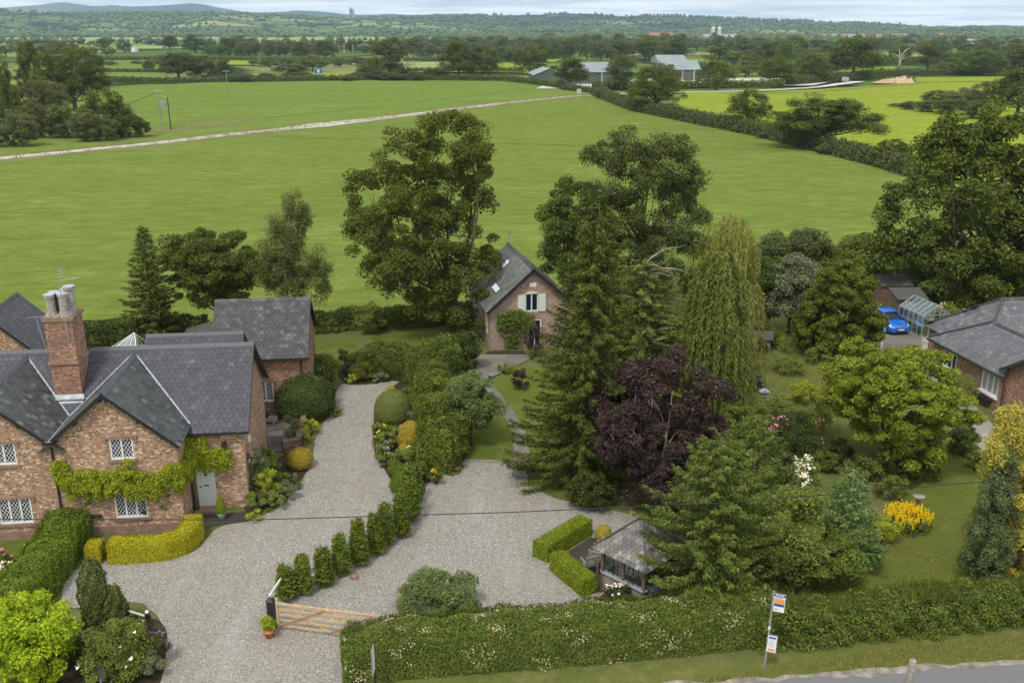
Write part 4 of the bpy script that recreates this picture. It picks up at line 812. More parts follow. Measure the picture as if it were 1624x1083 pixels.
row(1140, 1330, 104, 98, 9, 30, 40, 'tree in the belt behind the farmyard hardstanding', 'tree belt behind the farmyard'); row(1190, 1640, 84, 82, 20, 20, 26, 'tree in the hazy row before the far village', 'hazy row before the far village', z=-0.3); row(1200, 1640, 72, 70, 22, 13, 22, 'small hazy tree among the far village roofs', 'trees among the far village roofs', z=-0.3); row(1480, 1640, 108, 104, 6, 28, 36, 'tree in the dense belt above the bright strip', 'dense belt above the bright strip')
row(0, 170, 92, 92, 7, 22, 26, 'tree in the row left of the slender mast', 'row left of the slender mast'); row(330, 480, 90, 88, 10, 24, 30, 'tree in the dark row behind the field poles', 'dark row behind the field poles'); row(400, 600, 82, 80, 11, 15, 24, 'tree in the pale row behind the timber frames', 'pale row behind the timber frames', z=-0.3); row(640, 800, 88, 86, 11, 20, 28, 'tree in the wooded strip left of the barn wood', 'wooded strip left of the barn wood', z=-0.3); row(0, 700, 75, 73, 20, 6, 12, 'small tree on the pale flats before the hills', 'small trees on the pale flats', z=-0.3); row(650, 800, 74, 72, 9, 15, 25, 'tree in the far strip beside the pink farmhouse', 'far strip beside the pink farmhouse', z=-0.3)
row(400, 600, 104, 103, 8, 12, 26, 'bush in the rough ground around the timber frames', 'bushes around the timber frames', kinds=['bush_f', 'bush2_f', 'dome2_f'])
row(560, 700, 126, 126, 7, 17, 34, 'bush in the long far hedge near the large dark tree', 'bushes in the long far hedge', kinds=['bush_n', 'bush2_n', 'dome_n'])
row(330, 560, 129, 127, 9, 11, 24, 'small bush in the long far hedge', 'small bushes in the long far hedge', kinds=['bush_n', 'bush2_n'])
row(960, 1400, 156, 262, 14, 17, 34, 'bush in the boundary hedge of the big field', 'bushes in the boundary hedge', kinds=['bush_n', 'bush2_n', 'dome2_n'], jb=1.0)
row(1160, 1330, 122, 116, 7, 28, 42, 'tree crowding behind the farmyard trees', 'trees crowding behind the farmyard')
row(20, 330, 104, 102, 8, 9, 22, 'low bush along the far green strips', 'low bushes along the far strips', kinds=['bush_f', 'bush2_f'])
# hedges of the middle distance
def HG(path, w, h, label, leaf=0.3, dens=9, mat='hawthorn_leaf', seed=1, name='field_hedge', **k): return hedge(name, [G(*p) for p in path], w, h, leaf, dens, mat, label, seed, rough=0.35, wave=0.12, taper=0.8, round_top=0.8, **k)
HG([(945, 151), (1000, 173), (1100, 194), (1200, 214), (1300, 239), (1400, 264), (1450, 280)], 3.6, 2.6, 'thick boundary hedge running down the far side of the big field to the garden oak', 0.26, 15, seed=2)
HG([(160, 131), (300, 131), (420, 130), (600, 127), (800, 128), (870, 137), (940, 148)], [3, 3, 3, 4, 4, 3, 3], [2.4, 1.8, 1.9, 2.4, 2.2, 2.0, 1.8], 'long dark hedge closing off the far side of the pasture', 0.36, 5, seed=3)
HG([(940, 141), (1080, 139), (1220, 138), (1240, 137)], 3.2, 2.4, 'clipped hedge between the track and the farmyard', 0.34, 7, 'hedge_leaf', seed=4); HG([(1250, 135), (1400, 122), (1560, 119), (1660, 117)], 5, 3.2, 'dark hedge above the heap of earth', 0.38, 4, seed=5)
HG([(162, 114.5), (240, 114.5), (262, 114)], 2.6, 1.6, 'low dark hedge under the lone round tree', 0.36, 5, seed=6); HG([(160, 96), (300, 95), (440, 97), (600, 99)], 4, 2.6, 'far hedge above the two green strips', 0.5, 2.5, seed=7); HG([(640, 97), (760, 97), (900, 93)], 4, 2.4, 'far hedge between the bright fields left of the barn wood', 0.5, 2.5, seed=8); HG([(640, 113.5), (740, 113), (830, 113)], 3, 1.8, 'thin hedge behind the paired hedge trees', 0.45, 3, seed=9); HG([(1380, 104), (1480, 101), (1640, 99)], 6, 4, 'hedge with scrub behind the dead tree', 0.5, 2.5, seed=10)
# ------------------------------------------------------------------ building kit (each building in its own local frame: x along the front, y back, z up)
def wall_face(mb, o, ux, width, top, openings=(), depth=0.14, breaks=(), z0=0.0):
    """one outer wall face with real openings; top: height or function of x; ux: unit vector along the wall (outer side on its right hand)"""
    o, ux = Vector(o), Vector(ux); inn = Vector((-ux.y, ux.x, 0)); tf = top if callable(top) else (lambda x: top)
    xs = sorted(set([0.0, width, *breaks] + [a for op in openings for a in (op[0], op[1])])); Pt = lambda x, z, d=0.0: o + ux * x + Vector((0, 0, z)) + inn * d
    for a, b in zip(xs[:-1], xs[1:]):
        cuts = sorted([(op[2], op[3]) for op in openings if op[0] <= a + 1e-6 and op[1] >= b - 1e-6]); z = z0
        for lo, hi in cuts:
            if lo > z + 1e-4: mb.face(Pt(a, z), Pt(b, z), Pt(b, lo), Pt(a, lo))
            z = hi
        mb.face(Pt(a, z), Pt(b, z), Pt(b, tf(b)), Pt(a, tf(a)))
    for x0, x1, lo, hi in openings:
        mb.face(Pt(x0, lo), Pt(x0, lo, depth), Pt(x0, hi, depth), Pt(x0, hi)); mb.face(Pt(x1, lo, depth), Pt(x1, lo), Pt(x1, hi), Pt(x1, hi, depth))
        mb.face(Pt(x0, hi), Pt(x0, hi, depth), Pt(x1, hi, depth), Pt(x1, hi)); mb.face(Pt(x0, lo, depth), Pt(x0, lo), Pt(x1, lo), Pt(x1, lo, depth))
    return mb
def window(parent, o, ux, w, h, lights=2, lattice=None, frame='white', fw=0.055, glass='glass', sill='sandstone', head='sandstone', name='window', set_in=0.05, transom=None):
    """casement window filling an opening whose lower left corner on the wall face is o"""
    o, ux = Vector(o), Vector(ux); inn = Vector((-ux.y, ux.x, 0)); up = Vector((0, 0, 1))
    P = lambda x, z, d: o + ux * x + up * z + inn * d
    def bx(mb, x0, x1, z0, z1, d0, d1): mb.box8([P(x0, z0, d0), P(x1, z0, d0), P(x1, z0, d1), P(x0, z0, d1), P(x0, z1, d0), P(x1, z1, d0), P(x1, z1, d1), P(x0, z1, d1)])
    g = MB(); bx(g, 0.005, w - 0.005, 0.005, h - 0.005, set_in + 0.035, set_in + 0.06); win = g.build(name, M[glass], parent)
    f = MB(); bx(f, 0, fw, 0, h, set_in - 0.045, set_in + 0.03); bx(f, w - fw, w, 0, h, set_in - 0.045, set_in + 0.03); bx(f, fw, w - fw, 0, fw * 1.3, set_in - 0.045, set_in + 0.03); bx(f, fw, w - fw, h - fw, h, set_in - 0.045, set_in + 0.03)
    for k in range(1, lights): x = w * k / lights; bx(f, x - fw * 0.6, x + fw * 0.6, fw * 1.3, h - fw, set_in - 0.04, set_in + 0.03)
    if transom: bx(f, fw, w - fw, h * transom - fw / 2, h * transom + fw / 2, set_in - 0.038, set_in + 0.03)
    f.build('frame', M[frame], win)
    if lattice:
        m = MB(); lw = (w - fw) / lights
        for k in range(lights):
            a, b = k * lw + fw * 0.9, (k + 1) * lw + fw * 0.1; lo, hi = fw * 1.25, h - fw; dx = lattice; dz = lattice * 1.55
            n = int((b - a) / dx + (hi - lo) / dz) + 3; s = dz / dx
            for sg in (1, -1):
                for j in range(-n, n + 1):
                    pts = []       # line z = lo + sg*s*(x-a) + j*dz clipped to the light
                    for x in (a, b):
                        z = lo + sg * s * (x - a) + j * dz
                        if lo <= z <= hi: pts.append((x, z))
                    for z in (lo, hi):
                        x = a + (z - lo - j * dz) / (sg * s)
                        if a < x < b: pts.append((x, z))
                    if len(pts) == 2 and math.dist(*pts) > 0.03: m.bar(P(*pts[0], set_in + (0.016 if sg > 0 else 0.021)), P(*pts[1], set_in + (0.016 if sg > 0 else 0.021)), 0.021, 0.009, up=inn)
        o_ = m.build('glazing_lattice', M[frame], win)
    if sill: s_ = MB(); bx(s_, -0.12, w + 0.12, -0.12, 0.0, -0.09, set_in - 0.05); s_.build('sill', M[sill], win)
    if head: s_ = MB(); bx(s_, -0.2, w + 0.2, h, h + 0.09, -0.07, 0.01); bx(s_, -0.2, -0.12, h - 0.16, h, -0.06, -0.003); bx(s_, w + 0.12, w + 0.2, h - 0.16, h, -0.06, -0.003); s_.build('hood_mould', M[head], win)
    return win
SLATE_ME = {}
class Roof:
    """gathers the slates of one building; the nearest 300 become objects, the rest one part"""
    def __init__(s): s.L = []
    def plane(s, o, ux, up, lu, ls, w, e, mat, inside=None, seed=1, lift=0.03, stag=0.5, gap=0.016):
        rng = np.random.default_rng(seed); o, ux, up = Vector(o), Vector(ux).normalized(), Vector(up).normalized(); nrm_ = ux.cross(up)
        if nrm_.z < 0: nrm_ = -nrm_
        nc = max(1, round(ls / e)); e = ls / nc
        for c in range(nc):
            off = (c % 2) * stag * w; k = int(lu / w) + 2
            for i in range(-1, k):
                a, b = max(0.0, i * w + off), min(lu, (i + 1) * w + off)
                if b - a < 0.05: continue
                uc, sc = (a + b) / 2, (c + 0.5) * e
                if inside and not inside(uc, sc): continue
                ln = e * 1.3 if c < nc - 1 else e
                s.L.append((o + ux * a + up * (c * e + rng.normal() * 0.008) + nrm_ * lift, ux, up, nrm_, b - a - gap, ln, mat, rng.normal() * 0.004))
    def finish(s, parent, name='slate', world=None, limit=300):
        C = Vector((0, 0, CAMH)); W = world
        def dist(t): p = W @ (t[0] + t[1] * t[4] / 2 + t[2] * t[5] / 2); n = (W.to_3x3() @ t[3]); v = C - p; return v.length if n.dot(v) > 0 else 1e6 + v.length
        L = sorted(s.L, key=dist); rest = {}
        for k, (p, ux, up, n, w, l, mat, tw) in enumerate(L):
            if k < limit:
                key = (round(w, 2), round(l, 2), mat)
                if key not in SLATE_ME: 
                    mb = MB(); W_, L_ = key[0], key[1]; mb.box8([(0, 0, 0), (W_, 0, 0), (W_, L_, -0.012), (0, L_, -0.012), (0, 0, 0.014), (W_, 0, 0.014), (W_, L_, 0.002), (0, L_, 0.002)]); me = mb.mesh(name); me.materials.append(M[mat]); SLATE_ME[key] = me
                o = bpy.data.objects.new(name, SLATE_ME[key]); link(o, parent)
                R = Matrix((ux, up, n)).transposed(); o.matrix_local = Matrix.Translation(p) @ (R @ Matrix.Rotation(tw, 3, 'Z')).to_4x4()
            else:
                mb = rest.setdefault(mat, MB()); a = ux * w; b = up * l - n * 0.012; t = n * 0.014; mb.box8([p, p + a, p + a + b, p + b, p + t, p + a + t, p + a + b + t, p + b + t])
        for mat, mb in rest.items(): q = mb.build(name + 's_beyond', M[mat], parent); q['kind'] = 'stuff'
def ridge_tiles(parent, a, b, mat, w=0.16, drop=0.12, L=0.45, name='ridge_tile'):
    a, b = Vector(a), Vector(b); n = max(1, round((b - a).length / L)); d = (b - a) / n; s = Vector((d.y, -d.x, 0)).normalized() if math.hypot(d.x, d.y) > 1e-6 else Vector((1, 0, 0)); mb = MB(); l = d.length - 0.012; dn = d.normalized()
    for k0 in (0,):
        q = [Vector((0, 0, 0)) - s * w - Vector((0, 0, drop)), Vector((0, 0, 0.03)), s * w - Vector((0, 0, drop)), s * w - Vector((0, 0, drop - 0.03)), Vector((0, 0, 0.075)), -s * w - Vector((0, 0, drop - 0.03))]
        mb.prism([tuple(v) for v in q], dn * l)
    me = mb.mesh(name); me.materials.append(M[mat])
    for k in range(n): o = bpy.data.objects.new(name, me); link(o, parent); o.location = a + d * k
def slab(mb, a, b, c, d, th=0.06):
    n = (Vector(b) - Vector(a)).cross(Vector(d) - Vector(a)).normalized(); n = n if n.z > 0 else -n; mb.prism([Vector(a), Vector(b), Vector(c), Vector(d)] if True else [], -n * th); return mb

# ================================================================== the front cottages
HC = empty('brick_cottages', (-12.7, 41.67, 0), math.radians(6.6), 'brick cottages with slate gables, tall chimney and a wisteria over the sage door', 'house')
HCW = Matrix.Translation((-12.7, 41.67, 0)) @ Matrix.Rotation(math.radians(6.6), 4, 'Z')
EV, RH, RW, YB = 4.05, 7.15, 3.5, 7.25       # eave height, ridge height, ridge depth, back eave depth
GA, GL, GH, GS, GY = -5.4, -10.4, 6.95, 0.87, -2.0   # gable axes, gable ridge height, slope, front plane
UL = -16.5
hm = lambda w: EV + (RH - EV) / (RW + 0.25) * (w + 0.25)
gtop = lambda ax: (lambda x: GH - 0.10 - GS * abs(x - ax))
mb = MB()
wall_face(mb, (-2.6, 0, 0), (1, 0, 0), 2.6, EV + 0.1, [(0.25, 1.1, 0.12, 2.12)])
wall_face(mb, (0, 0, 0), (0, 1, 0), 7.0, lambda y: EV + 0.1 + (RH - EV - 0.1) * (1 - abs(y - RW) / 3.5), [], breaks=(3.5,))
wall_face(mb, (-2.6, GY, 0), (0, 1, 0), -GY, EV + 0.2)
gx0 = -7.9; 
wall_face(mb, (gx0, GY, 0), (1, 0, 0), -2.6 - gx0, lambda x: gtop(GA)(gx0 + x), [(2.45, 3.45, 3.7, 4.72), (2.32, 3.72, 0.8, 2.04)], breaks=(GA - gx0,))
gl0 = -13.2
wall_face(mb, (gl0, GY, 0), (1, 0, 0), gx0 - gl0, lambda x: gtop(GL)(gl0 + x), [(2.75, 3.75, 3.7, 4.72), (2.62, 4.02, 0.8, 2.04)], breaks=(GL - gl0,))
wall_face(mb, (0, 7.0, 0), (-1, 0, 0), 16.5, EV + 0.05); wall_face(mb, (UL, 7.0, 0), (0, -1, 0), 7.0, lambda y: EV + 0.1 + (RH - EV - 0.1) * (1 - abs(y - 3.5) / 3.5), breaks=(3.5,)); wall_face(mb, (UL, 0, 0), (1, 0, 0), gl0 - UL, EV)
wall_face(mb, (gl0, 0, 0), (0, -1, 0), 2.0, EV + 0.2)
hw = mb.build('wall', M['brick'], HC)
mb = MB(); mb.box(-7.96, -2.54, GY - 0.05, GY + 0.3, 0, 0.42); mb.box(gl0 - 0.05, -7.97, GY - 0.05, GY + 0.3, 0, 0.42); mb.build('plinth', M['sandstone'], HC)
for ox, oz, w_, h_, li in ((gx0 + 2.45, 3.7, 1.0, 1.02, 2), (gx0 + 2.32, 0.8, 1.4, 1.24, 3), (gl0 + 2.75, 3.7, 1.0, 1.02, 2), (gl0 + 2.62, 0.8, 1.4, 1.24, 3)): window(HC, (ox, GY, oz), (1, 0, 0), w_, h_, li, lattice=0.15)
# door with step, letter plate, bull's eye and knob
d = MB(); d.box(-2.33, -1.52, 0.03, 0.09, 0.14, 2.1); dr = d.build('door', M['sage'], HC)
d = MB(); d.box(-2.35, -2.30, 0.0, 0.11, 0.12, 2.12); d.box(-1.55, -1.50, 0.0, 0.11, 0.12, 2.12); d.box(-2.30, -1.55, 0.0, 0.11, 2.07, 2.12); d.build('door_frame', M['sage'], dr)
d = MB(); d.tube([(-1.925, 0.03, 1.78), (-1.925, 0.012, 1.78)], [0.07, 0.06], 12); d.build('porthole', M['glass'], dr); d = MB(); d.box(-2.04, -1.81, 0.012, 0.029, 1.2, 1.26); d.build('letter_plate', M['black'], dr); d = MB(); d.tube([(-2.2, 0.03, 1.18), (-2.2, -0.03, 1.18)], [0.025, 0.035], 8); d.build('door_knob', M['black'], dr)
for x in np.linspace(-2.21, -1.63, 5)[:-1]: d = MB(); d.box(x + 0.065, x + 0.075, 0.024, 0.0295, 0.16, 2.06); d.build('board_joint', M['pole'], dr)
d = MB(); d.box(-2.5, -1.4, -0.55, -0.01, 0.0, 0.13); d.build('doorstep', M['sandstone'], HC)
d = MB(); d.box(-2.45, -1.4, -0.04, 0.0, 2.15, 2.33); d.build('door_lintel', M['sandstone'], HC)
# roof decks
mb = MB(); slab(mb, (UL - 0.3, -0.25, EV), (0.3, -0.25, EV), (0.3, RW, RH), (UL - 0.3, RW, RH)); slab(mb, (0.3, YB, EV), (UL - 0.3, YB, EV), (UL - 0.3, RW, RH), (0.3, RW, RH))
for ax in (GA, GL):
    yb = 3.3; e = 3.05
    for sg in (-1, 1): slab(mb, (ax, GY - 0.32, GH), (ax, yb, GH), (ax + sg * e, yb - e * GS / 0.827 * 1.0, GH - GS * e), (ax + sg * e, GY - 0.32, GH - GS * e))
roof = mb.build('roof', M['felt'], HC)
R = Roof(); sl = math.hypot(RW + 0.25, RH - EV); upv = Vector((0, RW + 0.25, RH - EV)).normalized()
def not_under_gable(u, s):
    x = 0.3 - 0 + (u - 0) + UL - 0.6 + 0.0; x = UL - 0.3 + u; p = Vector((0, -0.25, EV)) + upv * s
    if -8.75 < x < -7.45 and 1.45 < p.y < 3.05: return False
    return all(p.z > GH - GS * abs(x - ax) - 0.12 for ax in (GA, GL))
R.plane((UL - 0.3, -0.27, EV - 0.02), (1, 0, 0), upv, 0.6 - UL, sl, 0.29, 0.25, 'slate', not_under_gable, 3)
for ax in (GA, GL):
    for sg, mt in ((1, 'slate_dark'), (-1, 'slate_dark')):
        e = 3.05; ls = math.hypot(e, GS * e); uu = Vector((-sg * e, 0, GS * e)).normalized(); o_ = Vector((ax + sg * e, GY - 0.34, GH - GS * e))
        def ins(u, s, sg=sg, ax=ax, uu=uu, o_=o_):
            p = o_ + Vector((0, 1, 0)) * u + uu * s; oth = GL if ax == GA else GA
            return p.z > (hm(p.y) if p.y > -0.25 else -9) - 0.1 and p.z > GH - GS * abs(p.x - oth) - 0.1 and p.y < 3.4
        R.plane(o_, (0, 1, 0), uu, 5.9, ls, 0.3, 0.26, mt, ins, 5 + sg)
R.plane((0.3, YB + 0.02, EV - 0.02), (-1, 0, 0), Vector((0, -(YB - RW), RH - EV)), 0.6 - UL, sl, 0.5, 0.5, 'slate', None, 9)
R.finish(roof, 'slate', HCW)
ridge_tiles(roof, (-7.45, RW, RH + 0.03), (0.3, RW, RH + 0.03), 'lead_dark'); ridge_tiles(roof, (UL, RW, RH + 0.03), (-8.75, RW, RH + 0.03), 'lead_dark')
for ax in (GA, GL): ridge_tiles(roof, (ax, GY - 0.34, GH + 0.03), (ax, 3.35, GH + 0.03), 'lead_dark')
# lead valleys
def strip(mb, a, b, w, th=0.02, up=(0, 0, 1)): mb.bar(a, b, w, th, up)
mb = MB()
for ax in (GA, GL):
    for sg in (-1, 1):
        y1 = (EV + 0.4 - EV) / 0.827 - 0.25; x_at = lambda z: ax + sg * (GH - z) / GS
        z0_ = 4.35; zt = GH - 0.1; 
        if (ax, sg) in ((GA, -1), (GL, 1)): z0_ = GH - GS * 2.5 + 0.02
        yy = lambda z: (z - EV) / 0.827 - 0.25
        strip(mb, (x_at(z0_), yy(z0_), z0_ + 0.06), (x_at(zt), yy(zt), zt + 0.06), 0.13 if sg > 0 else 0.09)
strip(mb, (-7.9, GY - 0.36, GH - GS * 2.5 + 0.06), (-7.9, yy(GH - GS * 2.5), GH - GS * 2.5 + 0.06), 0.26)
mb.build('valley_lead', M['lead'], roof)
# barge boards, purlin ends, gutters, downpipes
mb = MB()
for ax in (GA, GL):
    for sg in (-1, 1): 
        e = 3.0 if (ax, sg) not in ((GA, -1), (GL, 1)) else 2.5
        mb.bar((ax, GY - 0.31, GH - 0.06), (ax + sg * e, GY - 0.31, GH - 0.06 - GS * e), 0.05, 0.15)
        for q in (0.15, 1.35, 2.3): mb.box(ax + sg * q - 0.06, ax + sg * q + 0.06, GY - 0.3, GY, GH - GS * q - 0.26, GH - GS * q - 0.12)
for y_, z_, y2, z2 in ((-0.25, EV, RW, RH), (YB, EV, RW, RH)): mb.bar((0.29, y_, z_ - 0.06), (0.29, y2, z2 - 0.06), 0.05, 0.16)
mb.box(0.02, 0.28, -0.1, 0.05, EV - 0.12, EV); mb.build('barge_board', M['black'], roof)
mb = MB(); mb.bar((-2.3, -0.33, EV - 0.05), (0.28, -0.33, EV - 0.05), 0.1, 0.08); mb.build('gutter', M['black'], roof)
for x in (-7.9, ): mb = MB(); mb.tube([(x, GY - 0.05, 4.5), (x, GY - 0.07, 2.4), (x + 0.02, GY - 0.07, 0.1)], 0.045, 7); mb.build('downpipe', M['black'], HC)
mb = MB(); mb.tube([(-2.52, -0.06, EV - 0.1), (-2.52, -0.06, 0.1)], 0.05, 7); mb.build('downpipe', M['black'], HC)
mb = MB(); mb.box(-0.95, -0.8, -0.3, -0.02, 3.42, 3.5); mb.box(-0.98, -0.77, -0.36, -0.16, 3.3, 3.42); mb.build('floodlight', M['black'], HC)
mb = MB(); mb.box(0.003, 0.12, 1.1, 1.3, 2.9, 3.2); mb.build('alarm_box', M['white'], HC)
# chimney
mb = MB(); mb.box(-8.72, -7.48, 1.5, 3.0, 5.0, 9.2); ch = mb.build('chimney', M['brick_red'], HC)
mb = MB(); mb.box(-8.79, -7.41, 1.43, 3.07, 7.1, 7.22); mb.box(-8.80, -7.40, 1.42, 3.08, 9.2, 9.36); mb.build('string_course', M['sandstone'], ch)
mb = MB(); mb.box(-8.66, -7.54, 1.56, 2.94, 9.36, 9.46); mb.build('flaunching', M['pot_clay'], ch)
for i, (x, y, h, r, m_, sq) in enumerate(((-8.42, 1.84, 0.9, 0.22, 'pot_clay', 1), (-7.85, 1.86, 0.92, 0.22, 'pot_clay', 1), (-8.45, 2.5, 0.85, 0.2, 'pot_dark', 0), (-8.08, 2.2, 0.9, 0.2, 'pot_dark', 0), (-8.05, 2.74, 0.9, 0.17, 'pot_clay', 0), (-7.74, 2.5, 1.1, 0.24, 'pot_clay', 1))):
    mb = MB(); n = 8 if sq else 12; mb.lathe([(r * 1.15, 0.0), (r * 1.15, 0.08), (r, 0.1), (r * 0.92, h - 0.12), (r * 1.12, h - 0.1), (r * 1.12, h), (r * 0.8, h)], n, (x, y, 9.46)); pot = mb.build('chimney_pot', M[m_], ch)
    mb = MB(); mb.lathe([(r * 1.12, h + 0.002), (r * 1.2, h + 0.03), (r * 1.1, h + 0.06)], n, (x, y, 9.46)); mb.build('cowl', M['galv'], pot)
mb = MB(); mb.box(-8.85, -7.35, 1.16, 1.5, 5.44, 5.47); mb.box8([(-8.8, 1.14, 5.26), (-7.4, 1.14, 5.26), (-7.4, 1.5, 5.54), (-8.8, 1.5, 5.54), (-8.8, 1.13, 5.30), (-7.4, 1.13, 5.30), (-7.4, 1.497, 5.60), (-8.8, 1.497, 5.60)]); mb.build('flashing', M['lead'], ch)
mb = MB(); mb.tube([(-7.72, 1.42, 8.3), (-7.72, 1.40, 11.3)], 0.02, 6); mb.bar((-7.72, 1.4, 11.15), (-6.9, 1.6, 11.2), 0.02, 0.02)
for k in range(7): t_ = 0.1 + 0.13 * k; mb.bar((-7.72 + 0.82 * t_, 1.4 + 0.2 * t_ - 0.2, 11.16 + 0.04 * t_), (-7.72 + 0.82 * t_, 1.4 + 0.2 * t_ + 0.2, 11.16 + 0.04 * t_), 0.012, 0.012)
mb.bar((-7.72, 1.4, 11.25), (-7.55, 1.5, 11.75), 0.02, 0.02)
for k in range(4): mb.bar((-7.85 + 0.05 * k, 1.42, 11.3 + 0.13 * k), (-7.5 + 0.05 * k, 1.42, 11.36 + 0.13 * k), 0.012, 0.012)
mb.build('aerial', M['galv'], ch)
mb = MB(); mb.tube([(-8.8, 1.5, 7.9), (-8.95, 1.35, 9.4)], 0.018, 6); mb.bar((-9.4, 1.35, 9.45), (-8.6, 1.35, 9.5), 0.015, 0.015); mb.build('aerial', M['galv'], ch)

# ================================================================== rear wing, same frame
HR_ = empty('rear_wing', (-12.7, 41.67, 0), math.radians(6.6), 'brick rear wing with streaked slate roof and one lattice window behind the dark bush', 'house')
UA, UB, W0, RW2, E2, H2 = -3.56, 1.9, 11.5, 14.5, 3.75, 6.4
mb = MB(); wall_face(mb, (UA + 0.2, W0, 0), (1, 0, 0), UB - UA - 0.2, E2, [(2.35, 3.25, 0.95, 2.2)]); W1 = 2 * RW2 - W0
wall_face(mb, (UB, W0, 0), (0, 1, 0), W1 - W0, lambda y: E2 + (H2 - 0.12 - E2) * (1 - abs(y - 3.0) / 3.0), breaks=(3.0,)); wall_face(mb, (UB, W1, 0), (-1, 0, 0), UB - UA - 0.2, E2); wall_face(mb, (UA + 0.2, W1, 0), (0, -1, 0), W1 - W0, lambda y: E2 + (H2 - 0.12 - E2) * (1 - abs(y - 3.0) / 3.0), breaks=(3.0,))
mb.build('wall', M['brick_red'], HR_); window(HR_, (UA + 0.2 + 2.35, W0, 0.95), (1, 0, 0), 0.9, 1.25, 2, lattice=0.15)
mb = MB(); slab(mb, (UA, W0 - 0.28, E2 - 0.05), (UB + 0.2, W0 - 0.28, E2 - 0.05), (UB + 0.2, RW2, H2), (UA, RW2, H2)); slab(mb, (UB + 0.2, W1 + 0.28, E2 - 0.05), (UA, W1 + 0.28, E2 - 0.05), (UA, RW2, H2), (UB + 0.2, RW2, H2)); rr = mb.build('roof', M['felt'], HR_)
R = Roof(); v = Vector((0, RW2 - W0 + 0.28, H2 - E2 + 0.05)); R.plane((UA, W0 - 0.3, E2 - 0.07), (1, 0, 0), v, UB + 0.2 - UA, v.length, 0.29, 0.245, 'slate_old', None, 21); v2 = Vector((0, -v.y, v.z)); R.plane((UB + 0.2, W1 + 0.3, E2 - 0.07), (-1, 0, 0), v2, UB + 0.2 - UA, v.length, 0.5, 0.45, 'slate_old', None, 22); R.finish(rr, 'slate', HCW)
ridge_tiles(rr, (UA, RW2, H2 + 0.03), (UB + 0.2, RW2, H2 + 0.03), 'slate_old')
mb = MB(); mb.bar((UA, W0 - 0.36, E2 - 0.12), (UB + 0.2, W0 - 0.36, E2 - 0.12), 0.11, 0.09); mb.build('gutter', M['black'], rr); mb = MB(); mb.tube([(UB - 0.15, W0 - 0.34, E2 - 0.15), (UB - 0.3, W0 - 0.06, E2 - 0.4), (UB - 0.3, W0 - 0.06, 0.1)], 0.045, 7); mb.build('downpipe', M['black'], HR_)
mb = MB(); mb.bar((UB + 0.19, W0 - 0.28, E2 - 0.12), (UB + 0.19, RW2, H2 - 0.08), 0.05, 0.18); mb.bar((UB + 0.19, W1 + 0.28, E2 - 0.12), (UB + 0.19, RW2, H2 - 0.08), 0.05, 0.18); mb.build('barge_board', M['black'], rr)
# link range between
HK = empty('link_range', (-12.7, 41.67, 0), math.radians(6.6), 'low slate-roofed link range between the cottages and the rear wing', 'house')
mb = MB(); wall_face(mb, (-6.2, 7.01, 0), (1, 0, 0), 5.0, 4.1); wall_face(mb, (-1.2, 7.01, 0), (0, 1, 0), 4.3, lambda y: 4.1 + (5.9 - 4.1) * (1 - abs(y - 2.15) / 2.15), breaks=(2.15,)); wall_face(mb, (-1.2, 11.31, 0), (-1, 0, 0), 5.0, 4.1); wall_face(mb, (-6.2, 11.31, 0), (0, -1, 0), 4.3, lambda y: 4.1 + (5.9 - 4.1) * (1 - abs(y - 2.15) / 2.15), breaks=(2.15,)); mb.build('wall', M['brick_red'], HK)
mb = MB(); slab(mb, (-6.35, 6.9, 4.05), (-1.1, 6.9, 4.05), (-1.1, 9.15, 6.0), (-6.35, 9.15, 6.0)); slab(mb, (-1.1, 11.4, 4.05), (-6.35, 11.4, 4.05), (-6.35, 9.15, 6.0), (-1.1, 9.15, 6.0)); rk = mb.build('roof', M['felt'], HK)
R = Roof(); v = Vector((0, 2.25, 1.95)); R.plane((-6.35, 6.88, 4.03), (1, 0, 0), v, 5.25, v.length, 0.29, 0.26, 'slate', None, 31); R.plane((-1.1, 11.42, 4.03), (-1, 0, 0), Vector((0, -2.25, 1.95)), 5.25, v.length, 0.5, 0.5, 'slate', None, 32); R.finish(rk, 'slate', HCW); ridge_tiles(rk, (-6.35, 9.15, 6.03), (-1.1, 9.15, 6.03), 'lead_dark')
# glazed lantern roof over a conservatory
HG_ = empty('conservatory', (-12.7, 41.67, 0), math.radians(6.6), 'small glazed conservatory roof showing behind the cottage ridge', 'conservatory')
mb = MB(); ap = Vector((-7.0, 9.3, 6.15)); c4 = [Vector((-8.6, 8.0, 5.0)), Vector((-6.6, 8.0, 5.0)), Vector((-6.6, 10.6, 5.0)), Vector((-8.6, 10.6, 5.0))]
for k in range(4):
    mb.bar(c4[k], c4[(k + 1) % 4], 0.07, 0.07); mb.bar(c4[k], ap, 0.05, 0.05)
    for q in (0.33, 0.66): mb.bar(c4[k].lerp(c4[(k + 1) % 4], q), ap.lerp(c4[k].lerp(c4[(k + 1) % 4], q), 0.12), 0.035, 0.035)
mb.build('glazing_bar', M['sage'], HG_)
for k in range(4):
    for q in range(3):
        a, b = c4[k].lerp(c4[(k + 1) % 4], q / 3 + 0.01), c4[k].lerp(c4[(k + 1) % 4], (q + 1) / 3 - 0.01); mb = MB(); mb.prism([a, b, ap.lerp(b, 0.1), ap.lerp(a, 0.1)], (0, 0, 0.012)); mb.build('pane', M['ghglass'], HG_)
mb = MB(); mb.box(-8.6, -6.6, 8.0, 10.6, 0.0, 4.95); mb.build('wall', M['brick_red'], HG_)
